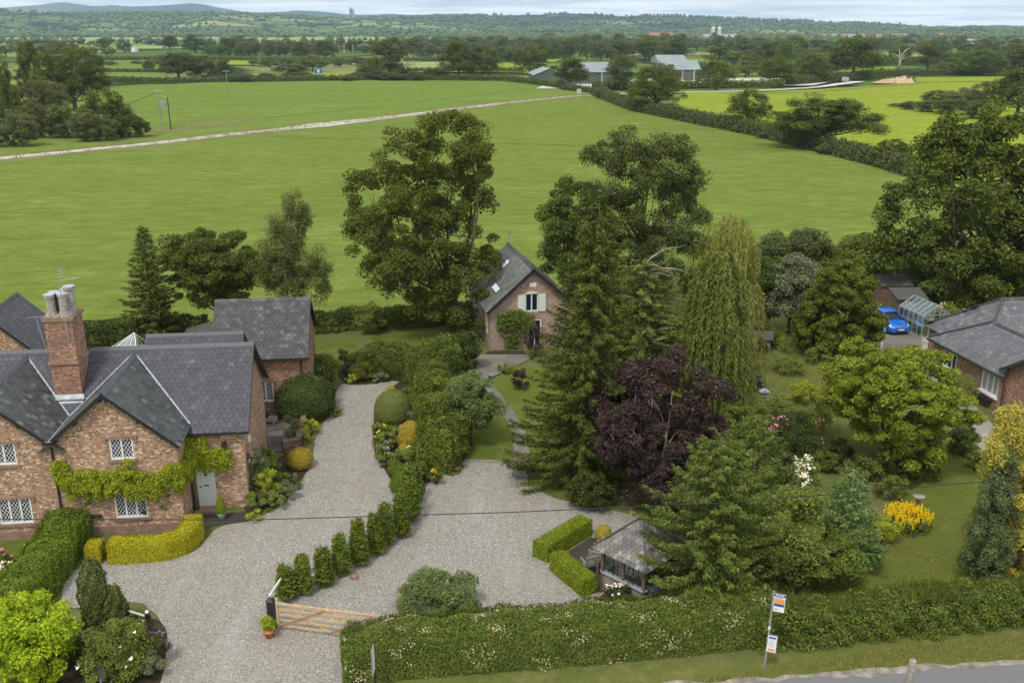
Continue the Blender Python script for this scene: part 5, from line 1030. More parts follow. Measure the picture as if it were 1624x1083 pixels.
# outbuilding behind the far cottage
HO = empty('brick_outbuilding', (-30.3, 57.8, 0), math.radians(6.6), 'single-storey brick outbuilding with a blue-grey slate roof behind the tall chimney', 'outbuilding')
HOW = Matrix.Translation((-30.3, 57.8, 0)) @ Matrix.Rotation(math.radians(6.6), 4, 'Z')
mb = MB(); wall_face(mb, (-5.0, 0, 0), (1, 0, 0), 4.9, lambda x: 2.5 + 2.3 * (1 - abs(x - 2.45) / 2.45), breaks=(2.45,)); wall_face(mb, (-0.1, 0, 0), (0, 1, 0), 4.8, 2.6); wall_face(mb, (-0.1, 4.8, 0), (-1, 0, 0), 4.9, lambda x: 2.5 + 2.3 * (1 - abs(x - 2.45) / 2.45), breaks=(2.45,)); wall_face(mb, (-5, 4.8, 0), (0, -1, 0), 4.8, 2.6); mb.build('wall', M['brick'], HO)
mb = MB(); slab(mb, (0.1, -0.3, 2.5), (0.1, 5.1, 2.5), (-2.55, 5.1, 5.0), (-2.55, -0.3, 5.0)); slab(mb, (-5.2, 5.1, 2.5), (-5.2, -0.3, 2.5), (-2.55, -0.3, 5.0), (-2.55, 5.1, 5.0)); ro = mb.build('roof', M['felt'], HO)
R = Roof(); v = Vector((-2.65, 0, 2.5)); R.plane((0.12, -0.3, 2.48), (0, 1, 0), v, 5.4, v.length, 0.3, 0.26, 'slate', None, 41); R.plane((-5.22, 5.1, 2.48), (0, -1, 0), Vector((2.65, 0, 2.5)), 5.4, v.length, 0.5, 0.5, 'slate', None, 42); R.finish(ro, 'slate', HOW); ridge_tiles(ro, (-2.55, -0.3, 5.03), (-2.55, 5.1, 5.03), 'slate_old'); mb = MB(); mb.bar((-2.55, -0.31, 4.93), (0.12, -0.31, 2.42), 0.05, 0.16); mb.bar((-2.55, -0.31, 4.93), (-5.22, -0.31, 2.42), 0.05, 0.16); mb.build('barge_board', M['black'], ro)

# ================================================================== coach house in the middle of the gardens
BA = math.radians(12.2); HB = empty('coach_house', (-1.55, 65.4, 0), BA, 'converted brick coach house with shuttered gable window and two rooflights', 'house'); HBW = Matrix.Translation((-1.55, 65.4, 0)) @ Matrix.Rotation(BA, 4, 'Z')
bw, bl, be, bh = 6.2, 8.2, 3.15, 5.9; btop = lambda x: be + (bh - 0.15 - be) * (1 - abs(x - bw / 2) / (bw / 2))
mb = MB(); wall_face(mb, (0, 0, 0), (1, 0, 0), bw, btop, [(2.55, 3.5, 2.7, 4.05), (2.75, 3.75, 0.05, 2.1)], breaks=(bw / 2,)); wall_face(mb, (bw, 0, 0), (0, 1, 0), bl, be); wall_face(mb, (bw, bl, 0), (-1, 0, 0), bw, btop, breaks=(bw / 2,)); wall_face(mb, (0, bl, 0), (0, -1, 0), bl, be, [(6.3, 7.2, 0.9, 2.4)]); mb.build('wall', M['brick_soft'], HB)
window(HB, (2.55, 0, 2.7), (1, 0, 0), 0.95, 1.35, 2, None, 'sage', fw=0.075, sill=None, head=None); window(HB, (0, bl - 6.3, 0.9), (0, -1, 0), 0.9, 1.5, 2, None, 'sage', fw=0.07, sill=None, head=None)
mb = MB(); n = 9; mb.prism([Vector((2.5 + 1.05 * k / (n - 1), -0.05, 4.05 + 0.16 * math.sin(math.pi * k / (n - 1)))) for k in range(n)] , (0, 0.045, 0)); mb.build('arched_head', M['sage'], HB)
for x in (2.0, 3.53):
    mb = MB(); mb.box(x, x + 0.52, -0.05, -0.004, 2.7, 4.0); sh = mb.build('shutter', M['sage'], HB)
    for z in (2.78, 3.4): mb = MB(); mb.box(x + 0.08, x + 0.44, -0.058, -0.0505, z, z + 0.52); mb.build('panel', M['sage'], sh)
mb = MB(); mb.box(2.85, 3.35, -0.04, -0.003, 4.55, 4.82); mb.build('date_plaque', M['white'], HB)
mb = MB(); mb.box(2.8, 3.7, 0.06, 0.1, 0.07, 2.06); gd = mb.build('garden_door', M['glass'], HB); mb = MB(); mb.box(2.75, 2.84, 0.0, 0.12, 0.05, 2.1); mb.box(3.66, 3.75, 0.0, 0.12, 0.05, 2.1); mb.box(2.84, 3.66, 0.0, 0.12, 2.02, 2.1); mb.box(3.22, 3.28, 0.02, 0.059, 0.07, 2.02); mb.build('door_frame', M['sage'], gd)
mb = MB(); o1 = 0.3; sx = bw / 2 + o1; dz = (bh - be) / (bw / 2) * sx
slab(mb, (-o1, bl + 0.3, bh - dz), (-o1, -0.35, bh - dz), (bw / 2, -0.35, bh), (bw / 2, bl + 0.3, bh)); slab(mb, (bw + o1, -0.35, bh - dz), (bw + o1, bl + 0.3, bh - dz), (bw / 2, bl + 0.3, bh), (bw / 2, -0.35, bh)); rb = mb.build('roof', M['felt'], HB)
R = Roof(); v = Vector((sx, 0, dz)); R.plane((-o1 - 0.02, bl + 0.3, bh - dz - 0.02), (0, -1, 0), v, bl + 0.65, v.length, 0.4, 0.30, 'slate_mossy', None, 51); R.plane((bw + o1 + 0.02, -0.35, bh - dz - 0.02), (0, 1, 0), Vector((-sx, 0, dz)), bl + 0.65, v.length, 0.4, 0.32, 'slate_old', None, 52); R.finish(rb, 'slate', HBW); ridge_tiles(rb, (bw / 2, -0.35, bh + 0.02), (bw / 2, bl + 0.3, bh + 0.02), 'slate_old')
vn = v.normalized(); nn = Vector((-vn.z, 0, vn.x))
for s0, y0, y1 in ((1.35, 1.2, 2.9), (2.9, 4.3, 5.2)):
    s1 = s0 + (0.55 if y1 - y0 > 1 else 0.8); q = lambda s, y, d: Vector((-o1, y, bh - dz)) + vn * s + nn * d
    mb = MB(); mb.box8([q(s0, y1, 0.02), q(s0, y0, 0.02), q(s1, y0, 0.02), q(s1, y1, 0.02), q(s0, y1, 0.12), q(s0, y0, 0.12), q(s1, y0, 0.12), q(s1, y1, 0.12)]); rl = mb.build('rooflight', M['lead_dark'], rb)
    mb = MB(); mb.box8([q(s0 + 0.07, y1 - 0.07, 0.121), q(s0 + 0.07, y0 + 0.07, 0.121), q(s1 - 0.07, y0 + 0.07, 0.121), q(s1 - 0.07, y1 - 0.07, 0.121), q(s0 + 0.07, y1 - 0.07, 0.135), q(s0 + 0.07, y0 + 0.07, 0.135), q(s1 - 0.07, y0 + 0.07, 0.135), q(s1 - 0.07, y1 - 0.07, 0.135)]); mb.build('pane', M['lamp'], rl)
mb = MB(); mb.bar((bw / 2, -0.34, bh - 0.08), (-o1, -0.34, bh - dz - 0.08), 0.06, 0.2); mb.bar((bw / 2, -0.34, bh - 0.08), (bw + o1, -0.34, bh - dz - 0.08), 0.06, 0.2); mb.build('barge_board', M['black'], rb)
mb = MB(); mb.tube([(bw / 2, bl + 0.2, bh), (bw / 2, bl + 0.2, bh + 0.75)], 0.025, 6); mb.bar((bw / 2 - 0.25, bl + 0.2, bh + 0.5), (bw / 2 + 0.25, bl + 0.2, bh + 0.5), 0.02, 0.02); mb.prism([(bw / 2 - 0.16, bl + 0.2, bh + 0.72), (bw / 2 + 0.18, bl + 0.2, bh + 0.74), (bw / 2 + 0.06, bl + 0.2, bh + 0.9), (bw / 2 - 0.05, bl + 0.2, bh + 0.84)], (0, 0.02, 0)); mb.build('weather_vane', M['lead'], rb)

# ================================================================== bungalow at the right
HU = empty('bungalow', (29.3, 53.2, 0), math.radians(9.5), 'brick bungalow with grey tiled hipped roof, white windows and green gutters', 'house'); HUW = Matrix.Translation((29.3, 53.2, 0)) @ Matrix.Rotation(math.radians(9.5), 4, 'Z')
L_, wW, ue, uh = 7.4, 4.6, 2.55, 4.15
mb = MB(); wall_face(mb, (0, L_, 0), (0, -1, 0), L_, ue, [(5.15, 6.75, 0.85, 2.15), (1.1, 2.5, 1.0, 2.1)]); wall_face(mb, (wW, L_, 0), (-1, 0, 0), wW, ue); wall_face(mb, (wW, 0, 0), (0, 1, 0), L_, ue)
wall_face(mb, (-0.02, 0.0, 0), (-1, 0, 0), 0.01, 2.6); wall_face(mb, (0.02, 0.0, 0), (0, -1, 0), 6.0, lambda y: 3.0 + 1.9 * (1 - abs(y - 3.0) / 3.0), breaks=(3.0,)); wall_face(mb, (0.02, -6.0, 0), (1, 0, 0), 9.0, 3.0); wall_face(mb, (9.02, -6, 0), (0, 1, 0), 6.0, 3.0); wall_face(mb, (9.02, 0, 0), (-1, 0, 0), 9.0, 3.0); mb.build('wall', M['brick_red'], HU)
window(HU, (0, L_ - 5.15, 0.85), (0, -1, 0), 1.6, 1.3, 3, 0.12, 'white', fw=0.07, sill='white', head=None, transom=None, glass='glass'); window(HU, (0, L_ - 1.1, 1.0), (0, -1, 0), 1.4, 1.1, 3, None, 'white', fw=0.07, sill='white', head=None)
mb = MB(); yr = L_ - 2.3; slab(mb, (-0.3, L_ + 0.3, ue - 0.1), (-0.3, 0.0, ue - 0.1), (wW / 2, 0.0, uh), (wW / 2, yr, uh)); slab(mb, (wW + 0.3, 0, ue - 0.1), (wW + 0.3, L_ + 0.3, ue - 0.1), (wW / 2, yr, uh), (wW / 2, 0, uh)); mb.prism([Vector((-0.3, L_ + 0.3, ue - 0.1)), Vector((wW / 2, yr, uh)), Vector((wW + 0.3, L_ + 0.3, ue - 0.1))], (0, 0, -0.05))
slab(mb, (-0.35, 0.35, 2.85), (-0.35, -3.0, 4.98), (9.3, -3.0, 4.98), (9.3, 0.35, 2.85)); slab(mb, (9.3, -6.35, 2.85), (-0.35, -6.35, 2.85), (-0.35, -3.0, 4.98), (9.3, -3.0, 4.98))
ru = mb.build('roof', M['felt'], HU); R = Roof(); v = Vector((wW / 2 + 0.3, 0, uh - ue + 0.1))
hipk = (L_ + 0.3 - yr) / v.length
R.plane((-0.32, L_ + 0.3, ue - 0.12), (0, -1, 0), v, L_ + 0.3, v.length, 0.34, 0.30, 'roof_tile', lambda u, s: u > s * hipk - 0.1, 61, stag=0.5)
vh = Vector((0, yr - L_ - 0.3, uh - ue + 0.1)); R.plane((wW + 0.3, L_ + 0.32, ue - 0.12), (-1, 0, 0), vh, wW + 0.6, vh.length, 0.34, 0.30, 'roof_tile', lambda u, s: s / vh.length * (wW / 2 + 0.3) < u < wW + 0.6 - s / vh.length * (wW / 2 + 0.3), 62); R.plane((wW + 0.32, 0, ue - 0.12), (0, 1, 0), Vector((-v.x, 0, v.z)), L_ + 0.3, v.length, 0.34, 0.30, 'roof_tile', lambda u, s: u < L_ + 0.3 - s * hipk, 63)
v3 = Vector((0, 3.35, 2.13)); R.plane((-0.37, -6.37, 2.83), (1, 0, 0), v3, 9.7, v3.length, 0.34, 0.3, 'roof_tile', None, 64); R.plane((9.3, 0.37, 2.83), (-1, 0, 0), Vector((0, -3.35, 2.13)), 9.65, v3.length, 0.34, 0.3, 'roof_tile', None, 65); R.finish(ru, 'roof_tile', HUW)
ridge_tiles(ru, (wW / 2, 0, uh + 0.03), (wW / 2, yr, uh + 0.03), 'slate_old'); ridge_tiles(ru, (-0.35, -3.0, 5.01), (9.3, -3.0, 5.01), 'slate_old')
mb = MB(); mb.tube([(-0.3, L_ + 0.3, ue - 0.02), (wW / 2, yr, uh + 0.06)], 0.09, 6); mb.tube([(wW + 0.3, L_ + 0.3, ue - 0.02), (wW / 2, yr, uh + 0.06)], 0.09, 6); mb.build('hip_tile', M['slate_old'], ru)
mb = MB(); mb.bar((-0.38, L_ + 0.3, ue - 0.16), (-0.38, 0.36, ue - 0.16), 0.1, 0.12); mb.bar((-0.36, 0.35, 2.77), (-0.36, -3.0, 4.9), 0.06, 0.18); mb.bar((-0.36, -6.35, 2.77), (-0.36, -3.0, 4.9), 0.06, 0.18); mb.build('gutter', M['gutter_green'], ru); mb = MB(); mb.tube([(-0.38, 0.4, ue - 0.2), (-0.07, 0.15, ue - 0.4), (-0.07, 0.1, 0.1)], 0.045, 7); mb.build('downpipe', M['gutter_green'], HU)
mb = MB(); mb.box(-0.3, -0.02, 1.0, 2.6, 0.35, 0.55); mb.build('wall_trough', M['black'], HU)
# taller range of the same group behind it
nb_ = empty('neighbour_house', (29.6, 57.0, 0), math.radians(9.5), 'taller grey tiled roof rising behind the bungalow roof at the edge', 'house')
mb = MB(); wall_face(mb, (0.3, 0.3, 0), (1, 0, 0), 12, 2.6); wall_face(mb, (0.3, 6.2, 0), (0, -1, 0), 5.9, 2.6); wall_face(mb, (12.3, 6.2, 0), (-1, 0, 0), 12, 2.6); wall_face(mb, (12.3, 0.3, 0), (0, 1, 0), 5.9, 2.6); mb.build('wall', M['brick_red'], nb_)
mb = MB(); slab(mb, (0, 0, 2.5), (12.6, 0, 2.5), (12.6, 3.25, 5.1), (3.2, 3.25, 5.1)); slab(mb, (12.6, 6.5, 2.5), (0, 6.5, 2.5), (3.2, 3.25, 5.1), (12.6, 3.25, 5.1)); mb.prism([Vector((0, 0, 2.5)), Vector((3.2, 3.25, 5.1)), Vector((0, 6.5, 2.5))], (0, 0, -0.05)); rn = mb.build('roof', M['felt'], nb_); R = Roof(); v = Vector((0, 3.25, 2.6)); R.plane((0, -0.02, 2.48), (1, 0, 0), v, 12.6, v.length, 0.34, 0.3, 'roof_tile', lambda u, s: u > s / v.length * 3.2, 71); R.plane((12.6, 6.52, 2.48), (-1, 0, 0), Vector((0, -3.25, 2.6)), 12.6, v.length, 0.6, 0.6, 'roof_tile', lambda u, s: u < 12.6 - s / v.length * 3.2, 72); vl = Vector((3.2, 0, 2.6)); R.plane((-0.02, 6.5, 2.48), (0, -1, 0), vl, 6.5, vl.length, 0.34, 0.3, 'roof_tile', lambda u, s: s / vl.length * 3.25 < u < 6.5 - s / vl.length * 3.25, 73); R.finish(rn, 'roof_tile', Matrix.Translation((29.6, 57.0, 0)) @ Matrix.Rotation(math.radians(9.5), 4, 'Z')); ridge_tiles(rn, (3.2, 3.25, 5.13), (12.6, 3.25, 5.13), 'slate_old')
mb = MB(); mb.tube([(0, 0, 2.55), (3.2, 3.25, 5.15)], 0.09, 6); mb.tube([(0, 6.5, 2.55), (3.2, 3.25, 5.15)], 0.09, 6); mb.build('hip_tile', M['slate_old'], rn)

# ================================================================== summerhouse
gc = Vector((5.2, 34.45, 0)); SA = math.radians(-45); HS = empty('summerhouse', gc, SA, 'small timber summerhouse with silvery slate pyramid roof beside the clipped box hedges', 'summerhouse'); HSW = Matrix.Translation(gc) @ Matrix.Rotation(SA, 4, 'Z')
k = 1.1; sh_, eh, ah = 0.85, 2.02, 3.3
for a in range(4):
    ca, sa = round(math.cos(a * math.pi / 2)), round(math.sin(a * math.pi / 2)); rt = lambda x, y, z: (x * ca - y * sa, x * sa + y * ca, z)
    def bx8(mb, x0, x1, y0, y1, z0, z1): mb.box8([rt(x0, y0, z0), rt(x1, y0, z0), rt(x1, y1, z0), rt(x0, y1, z0), rt(x0, y0, z1), rt(x1, y0, z1), rt(x1, y1, z1), rt(x0, y1, z1)])
    mb = MB(); bx8(mb, -k, -k + 0.12, -k, -k + 0.12, 0, eh); mb.build('post', M['wood_brown'], HS)
    if a == 2: 
        continue
    for i in range(6): mb = MB(); bx8(mb, -k + 0.121, k - 0.001, -k + 0.02, -k + 0.07 - 0.012 * (i % 1), 0.03 + i * 0.135, 0.155 + i * 0.135); mb.build('cladding_board', M['wood_grey'], HS)
    mb = MB(); bx8(mb, -k + 0.06, k + 0.0, -k - 0.07, -k + 0.13, sh_, sh_ + 0.05); mb.build('sill', M['galv'], HS)
    mb = MB(); bx8(mb, -0.05, 0.05, -k + 0.02, -k + 0.1, sh_ + 0.051, eh - 0.14); bx8(mb, -k + 0.12, k - 0.0, -k + 0.01, -k + 0.11, eh - 0.139, eh); mb.build('mullion', M['wood_brown'], HS)
    for x0 in (-k + 0.125, 0.055):
        w_ = k - 0.18; mb = MB(); bx8(mb, x0, x0 + w_, -k + 0.06, -k + 0.066, sh_ + 0.055, eh - 0.145); pn = mb.build('pane', M['ghglass'], HS)
        mb = MB()
        for j in range(1, 4): bx8(mb, x0 + w_ * j / 4 - (0.018 if j == 2 else 0.007), x0 + w_ * j / 4 + (0.018 if j == 2 else 0.007), -k + 0.048, -k + 0.0595, sh_ + 0.055, eh - 0.145)
        for j in range(1, 6): z = sh_ + 0.055 + (eh - 0.2 - sh_) * j / 6; bx8(mb, x0, x0 + w_, -k + 0.042, -k + 0.0475, z - 0.007, z + 0.007)
        mb.build('glazing_bar', M['pole_black'], pn)
mb = MB(); mb.box(-k + 0.08, k - 0.08, -k + 0.08, k - 0.08, 0.0, 0.06); mb.build('floor', M['wood_grey'], HS)
kk = k + 0.28; mb = MB(); q4 = [Vector((-kk, -kk, eh - 0.05)), Vector((kk, -kk, eh - 0.05)), Vector((kk, kk, eh - 0.05)), Vector((-kk, kk, eh - 0.05))]; apx = Vector((0, 0, ah))
for a in range(4): mb.prism([q4[a], q4[(a + 1) % 4], apx], (0, 0, -0.05))
rs = mb.build('roof', M['wood_brown'], HS); R = Roof(); hl = math.hypot(kk, ah - eh + 0.05)
for a in range(4):
    ang = a * math.pi / 2; Rz = Matrix.Rotation(ang, 3, 'Z'); o_ = Rz @ Vector((-kk, -kk - 0.02, eh - 0.07)); ux = Rz @ Vector((1, 0, 0)); upv = Rz @ Vector((0, kk, ah - eh + 0.05))
    R.plane(o_, ux, upv, 2 * kk, hl, 0.22, 0.185, 'slate_silver', lambda u, s: s / hl * kk - 0.02 < u < 2 * kk - s / hl * kk + 0.02, 80 + a, lift=0.02)
R.finish(rs, 'slate', HSW)
for a in range(4): mb = MB(); mb.tube([q4[a] + Vector((0, 0, 0.06)), apx + Vector((0, 0, 0.05))], 0.045, 6); mb.build('hip_roll', M['slate_old'], rs)
# ------------------------------------------------------------------ garden trees
def dims(px, by, wpx, ty): b = G(px, by); return b, wpx / PXM(b), HT(b, ty)
def blobs(rng, w, h, z0, n, k=0.5, squash=0.9):
    """rounded masses that make up a crown: widths in metres"""
    L = [(0, 0, z0 + (h - z0) * 0.5, w * 0.33, w * 0.33, (h - z0) * 0.42)]
    for i in range(n):
        a = 6.283 * i / n + rng.normal() * 0.3; r = w * 0.27 * (0.8 + 0.4 * rng.random()); z = z0 + (h - z0) * (0.22 + 0.55 * rng.random()); s = w * 0.19 * (0.8 + 0.45 * rng.random())
        L.append((math.cos(a) * r, math.sin(a) * r, z, s, s, s * squash))
    return L
# oak behind the drive: lobes laid out from its outline
b = G(718, 530); s = 1 / PXM(b)
def lob(px, py, r, dy=0.0, rz=None):
    p = AT(px, py, b.y); return (p.x - b.x, dy, p.z, r * s, r * s * 0.95, (rz or r) * s)
oak = [lob(650, 250, 46, -0.5), lob(715, 232, 52, 0.8), lob(752, 258, 40, -0.8), lob(600, 312, 52, 0), lob(650, 330, 50, -2.2), lob(700, 315, 45, 1.6), lob(745, 335, 38, 0.6), lob(590, 380, 42, -0.6), lob(640, 400, 44, -2.6), lob(612, 432, 34, 0.2), lob(700, 400, 50, -2.4), lob(745, 400, 42, 0.4), lob(690, 460, 50, -1.0), lob(735, 470, 50, -1.8), lob(760, 440, 34, 1.2), lob(640, 455, 26, -0.6), lob(690, 360, 40, 2.4)]
broadleaf('oak_tree', b, oak, 330, 0.72, 78, 0.135, 'oak_leaf', 'great oak with a leaning bare-limbed crown standing beside the coach house', trunk_r=0.42, fork=3.6, n_limb=16, seed=3, inner=0.5)
# tall alder and the dark oak behind the spruces
b = G(1010, 505); s = 1 / PXM(b)
ald = [lob(975, 240, 26), lob(1000, 225, 22, 0.6), lob(1060, 245, 36), lob(1088, 275, 28), lob(1000, 285, 42, -0.8), lob(1045, 310, 44, 0.6), lob(1090, 335, 34), lob(960, 330, 34, 0.5), lob(1000, 370, 46, -1.2), lob(1050, 390, 44, 0.4), lob(1095, 390, 26, 1), lob(940, 245, 10), lob(1035, 440, 40), lob(990, 440, 40)]
broadleaf('alder_tree', b, [(q[0], q[1], q[2], q[3] * 1.12, q[4] * 1.1, q[5] * 1.08) for q in ald], 240, 0.72, 95, 0.12, 'alder_leaf', 'tall open-crowned alder rising above the spruces against the field', trunk_r=0.2, fork=6.5, n_limb=12, seed=4, inner=0.3, hang=0.6)
b = G(905, 500); s = 1 / PXM(b)
broadleaf('oak_tree', b, [lob(915, 320, 40), lob(885, 360, 38), lob(930, 370, 44, 0.5), lob(900, 410, 42, -0.5), lob(950, 400, 40), lob(880, 395, 24), lob(925, 440, 40)], 150, 0.62, 72, 0.13, 'oak_dark', 'dark rounded oak between the coach house and the tall alder', trunk_r=0.28, fork=3.5, n_limb=9, seed=5)
# conifers of the middle group
b, w, h = dims(922, 762, 200, 318); conifer('spruce_tree', b, h, w * 0.56, 'spruce_needle', 'tallest dark spruce in the middle of the gardens, beside the slab path', 11, step=0.22, per=10, spray=0.27, droop=0.42, tipup=0.3, shape=0.56, trunk_r=0.22, lean=(0.6, 0.6), hangk=0.75)
b, w, h = dims(1012, 640, 150, 405); conifer('fir_tree', b, h, w * 0.66, 'cedar_leaf', 'layered fir with a bare dead top behind the purple tree', 12, step=0.30, per=9, spray=0.26, droop=0.16, tipup=0.06, shape=0.42, flatk=1.0, hangk=0.2, bare=4, width=0.36)
b, w, h = dims(1126, 958, 220, 690); conifer('spruce_tree', b, h, w * 0.60, 'spruce_light', 'light green spruce with upswept tips overhanging the summerhouse', 13, step=0.20, per=10, spray=0.22, droop=0.26, tipup=0.34, shape=0.5, trunk_r=0.17, hangk=0.5)
b, w, h = dims(1182, 850, 150, 655); conifer('spruce_tree', b, h, w * 0.58, 'spruce_light', 'second light green spruce standing close behind the one by the summerhouse', 14, step=0.22, per=9, spray=0.22, droop=0.22, tipup=0.36, shape=0.6, hangk=0.5)
b, w, h = dims(248, 548, 88, 356); conifer('spruce_tree', b, h, w * 0.56, 'spruce_needle', 'narrow spruce behind the cottages, left of the dark round tree', 15, step=0.26, per=8, spray=0.3, droop=0.25, tipup=0.22, shape=0.7, hangk=0.5)
# purple-leaved tree
b, w, h = dims(1036, 800, 240, 520); rng = np.random.default_rng(8); broadleaf('plum_tree', b, blobs(rng, w, h * 0.98, -0.6, 10), 280, 0.45, 80, 0.095, 'plum_leaf', 'dark purple-leaved tree with pale branches in the middle of the garden', trunk_r=0.17, fork=1.6, n_limb=18, seed=16, bark='bark_pale', inner=0.55)
# weeping trees
b, w, h = dims(1128, 655, 108, 396); weeping('weeping_cypress', b, h, w * 0.52, 'weep_leaf', 'dark weeping conifer with hanging curtains, right of the layered fir', 17, n_str=720, spray=0.15, strand=(1.0, 2.8), cone=0.5)
b, w, h = dims(1142, 600, 124, 344); weeping('willow_tree', b, h, w * 0.52, 'willow_leaf', 'pale yellow-green weeping willow behind the dark weeping conifer', 18, n_str=560, spray=0.17, strand=(0.9, 2.6), cone=0.42, bark='twig_pale', width=0.22)
# left rear trees
b, w, h = dims(352, 540, 150, 358); rng = np.random.default_rng(9); broadleaf('maple_tree', b, blobs(rng, w, h, 1.2, 8), 210, 0.55, 70, 0.125, 'oak_dark', 'dark round tree behind the rear wing', trunk_r=0.2, fork=2.2, seed=19, n_limb=8)
b = G(460, 532); s = 1 / PXM(b); broadleaf('birch_tree', b, [lob(468, 325, 24), lob(455, 360, 28), lob(485, 345, 16), lob(450, 400, 32), lob(480, 400, 30), lob(430, 390, 16), lob(505, 425, 26), lob(455, 440, 36), lob(490, 450, 30), lob(420, 430, 24)], 150, 0.52, 82, 0.11, 'birch_leaf', 'airy silver birch with drooping twigs above the rear wing roof', trunk_r=0.12, fork=5.0, n_limb=14, seed=20, bark='bark_pale', hang=1.1, width=0.4)
# right-hand trees
b, w, h = dims(1402, 745, 240, 528); rng = np.random.default_rng(21); broadleaf('walnut_tree', b, blobs(rng, w, h, 0.0, 16, squash=0.75), 400, 0.40, 66, 0.115, 'lime_leaf', 'bright yellow-green spreading tree in front of the blue car', trunk_r=0.17, fork=1.5, n_limb=12, seed=22, flat=0.6, inner=0.6)
b, w, h = dims(1324, 562, 146, 412); rng = np.random.default_rng(23)
broadleaf('bay_tree', b, [(0, 0, h * 0.38, w * 0.46, w * 0.45, h * 0.36), (0, 0, h * 0.66, w * 0.32, w * 0.32, h * 0.3), (0.1, 0, h * 0.84, w * 0.15, w * 0.15, h * 0.17), (-w * 0.25, -0.4, h * 0.3, w * 0.25, w * 0.25, h * 0.26), (w * 0.25, -0.4, h * 0.32, w * 0.24, w * 0.25, h * 0.27)], 280, 0.42, 75, 0.12, 'bay_leaf', 'dense cone-shaped evergreen left of the blue car', trunk_r=0.15, fork=0.8, seed=24, n_limb=6)
b, w, h = dims(1250, 528, 112, 402); rng = np.random.default_rng(25); broadleaf('whitebeam_tree', b, blobs(rng, w, h, 0.4, 7), 110, 0.6, 100, 0.13, 'whitebeam_leaf', 'grey-green rounded tree left of the dense cone evergreen', trunk_r=0.14, fork=1.2, seed=26, n_limb=6)
b, w, h = dims(1198, 530, 60, 400); broadleaf('holly_tree', b, blobs(np.random.default_rng(27), w, h, 0.3, 5), 80, 0.55, 90, 0.12, 'shrub_dark', 'dark narrow tree between the willow and the grey-green tree', trunk_r=0.12, fork=1.2, seed=28, n_limb=5)
b = G(1555, 478); s = 1 / PXM(b)
big = [lob(1500, 240, 46), lob(1560, 215, 50, 1), lob(1610, 235, 48), lob(1450, 300, 46, -1), lob(1510, 300, 54, -2), lob(1570, 290, 56, 1.5), lob(1630, 310, 50), lob(1430, 360, 44), lob(1480, 380, 50, -2.4), lob(1540, 370, 54, 1), lob(1600, 380, 54, -1), lob(1660, 360, 60), lob(1410, 400, 36), lob(1460, 430, 42, -1), lob(1520, 440, 50, -2), lob(1590, 440, 50, 0), lob(1690, 280, 60), lob(1650, 430, 50)]
broadleaf('oak_tree', b, big, 400, 1.0, 60, 0.215, 'oak_dark', 'massive dark oak at the edge of the garden beyond the greenhouse', trunk_r=0.5, fork=3.4, n_limb=18, seed=29, inner=0.5)
# thicket along the field behind the right-hand garden
for i, (x, by, w_, ty, mt, lb) in enumerate(((1225, 438, 80, 368, 'hawthorn_leaf', 'brownish hawthorn at the field edge, nearest the willow'), (1280, 440, 90, 362, 'hawthorn_leaf', 'tallest brownish hawthorn at the field edge behind the grey-green tree'), (1340, 442, 90, 376, 'shrub_leaf', 'hawthorn at the field edge behind the cone evergreen'), (1388, 446, 70, 372, 'hedge_leaf', 'green thorn bush at the field edge touching the massive oak'))):
    b, w, h = dims(x, by, w_, ty); broadleaf('hawthorn_tree', b, blobs(np.random.default_rng(40 + i), w, h, 0.2, 5), 70, 0.75, 80, 0.14, mt, lb, trunk_r=0.12, fork=1.0, seed=44 + i, n_limb=5)
# golden and blue-green cypresses at the right edge
b = G(1612, 905); s = 1 / PXM(b)
broadleaf('golden_cypress', b, [lob(1612, 665, 30), lob(1590, 705, 34, -0.3), lob(1640, 700, 40), lob(1582, 750, 32), lob(1625, 760, 46, -0.4), lob(1610, 820, 50), lob(1660, 800, 50), lob(1600, 870, 46, 0.3), lob(1650, 880, 50)], 170, 0.34, 80, 0.085, 'gold_cypress', 'golden drooping cypress at the edge of the lawn, cut off by the frame', trunk_r=0.14, fork=1.0, n_limb=6, seed=50, hang=1.3, width=0.4, inner=0.6)
b = G(1560, 922); s = 1 / PXM(b)
broadleaf('blue_cypress', b, [lob(1600, 738, 14, 0, 26), lob(1590, 775, 20, 0, 36), lob(1572, 800, 24, -0.2, 44), lob(1592, 830, 24, 0.1, 44), lob(1556, 850, 24, -0.2, 50), lob(1578, 870, 26, 0, 46), lob(1545, 890, 20, -0.1, 40), lob(1565, 905, 24, 0, 30)], 150, 0.24, 75, 0.06, 'cypress_leaf', 'blue-green flame-shaped cypress leaning in front of the golden cypress', trunk_r=0.12, fork=0.6, n_limb=5, seed=51, flat=1.3, inner=0.6, up=0.2)
# pear and apple
b, w, h = dims(748, 706, 96, 588); rng = np.random.default_rng(52); broadleaf('pear_tree', b, blobs(rng, w, h, 0.5, 6), 95, 0.42, 90, 0.075, 'apple_leaf', 'pale grey-green fruit tree on the small lawn beside the curved path', trunk_r=0.08, fork=1.0, seed=53, n_limb=8)
b, w, h = dims(703, 975, 128, 912); rng = np.random.default_rng(54); broadleaf('apple_tree', b, blobs(rng, w, h, 0.15, 7, squash=0.6), 90, 0.32, 90, 0.06, 'apple_leaf', 'low spreading apple bush on the gravel behind the front hedge', cat='bush', trunk_r=0.05, fork=0.5, seed=55, n_limb=10)

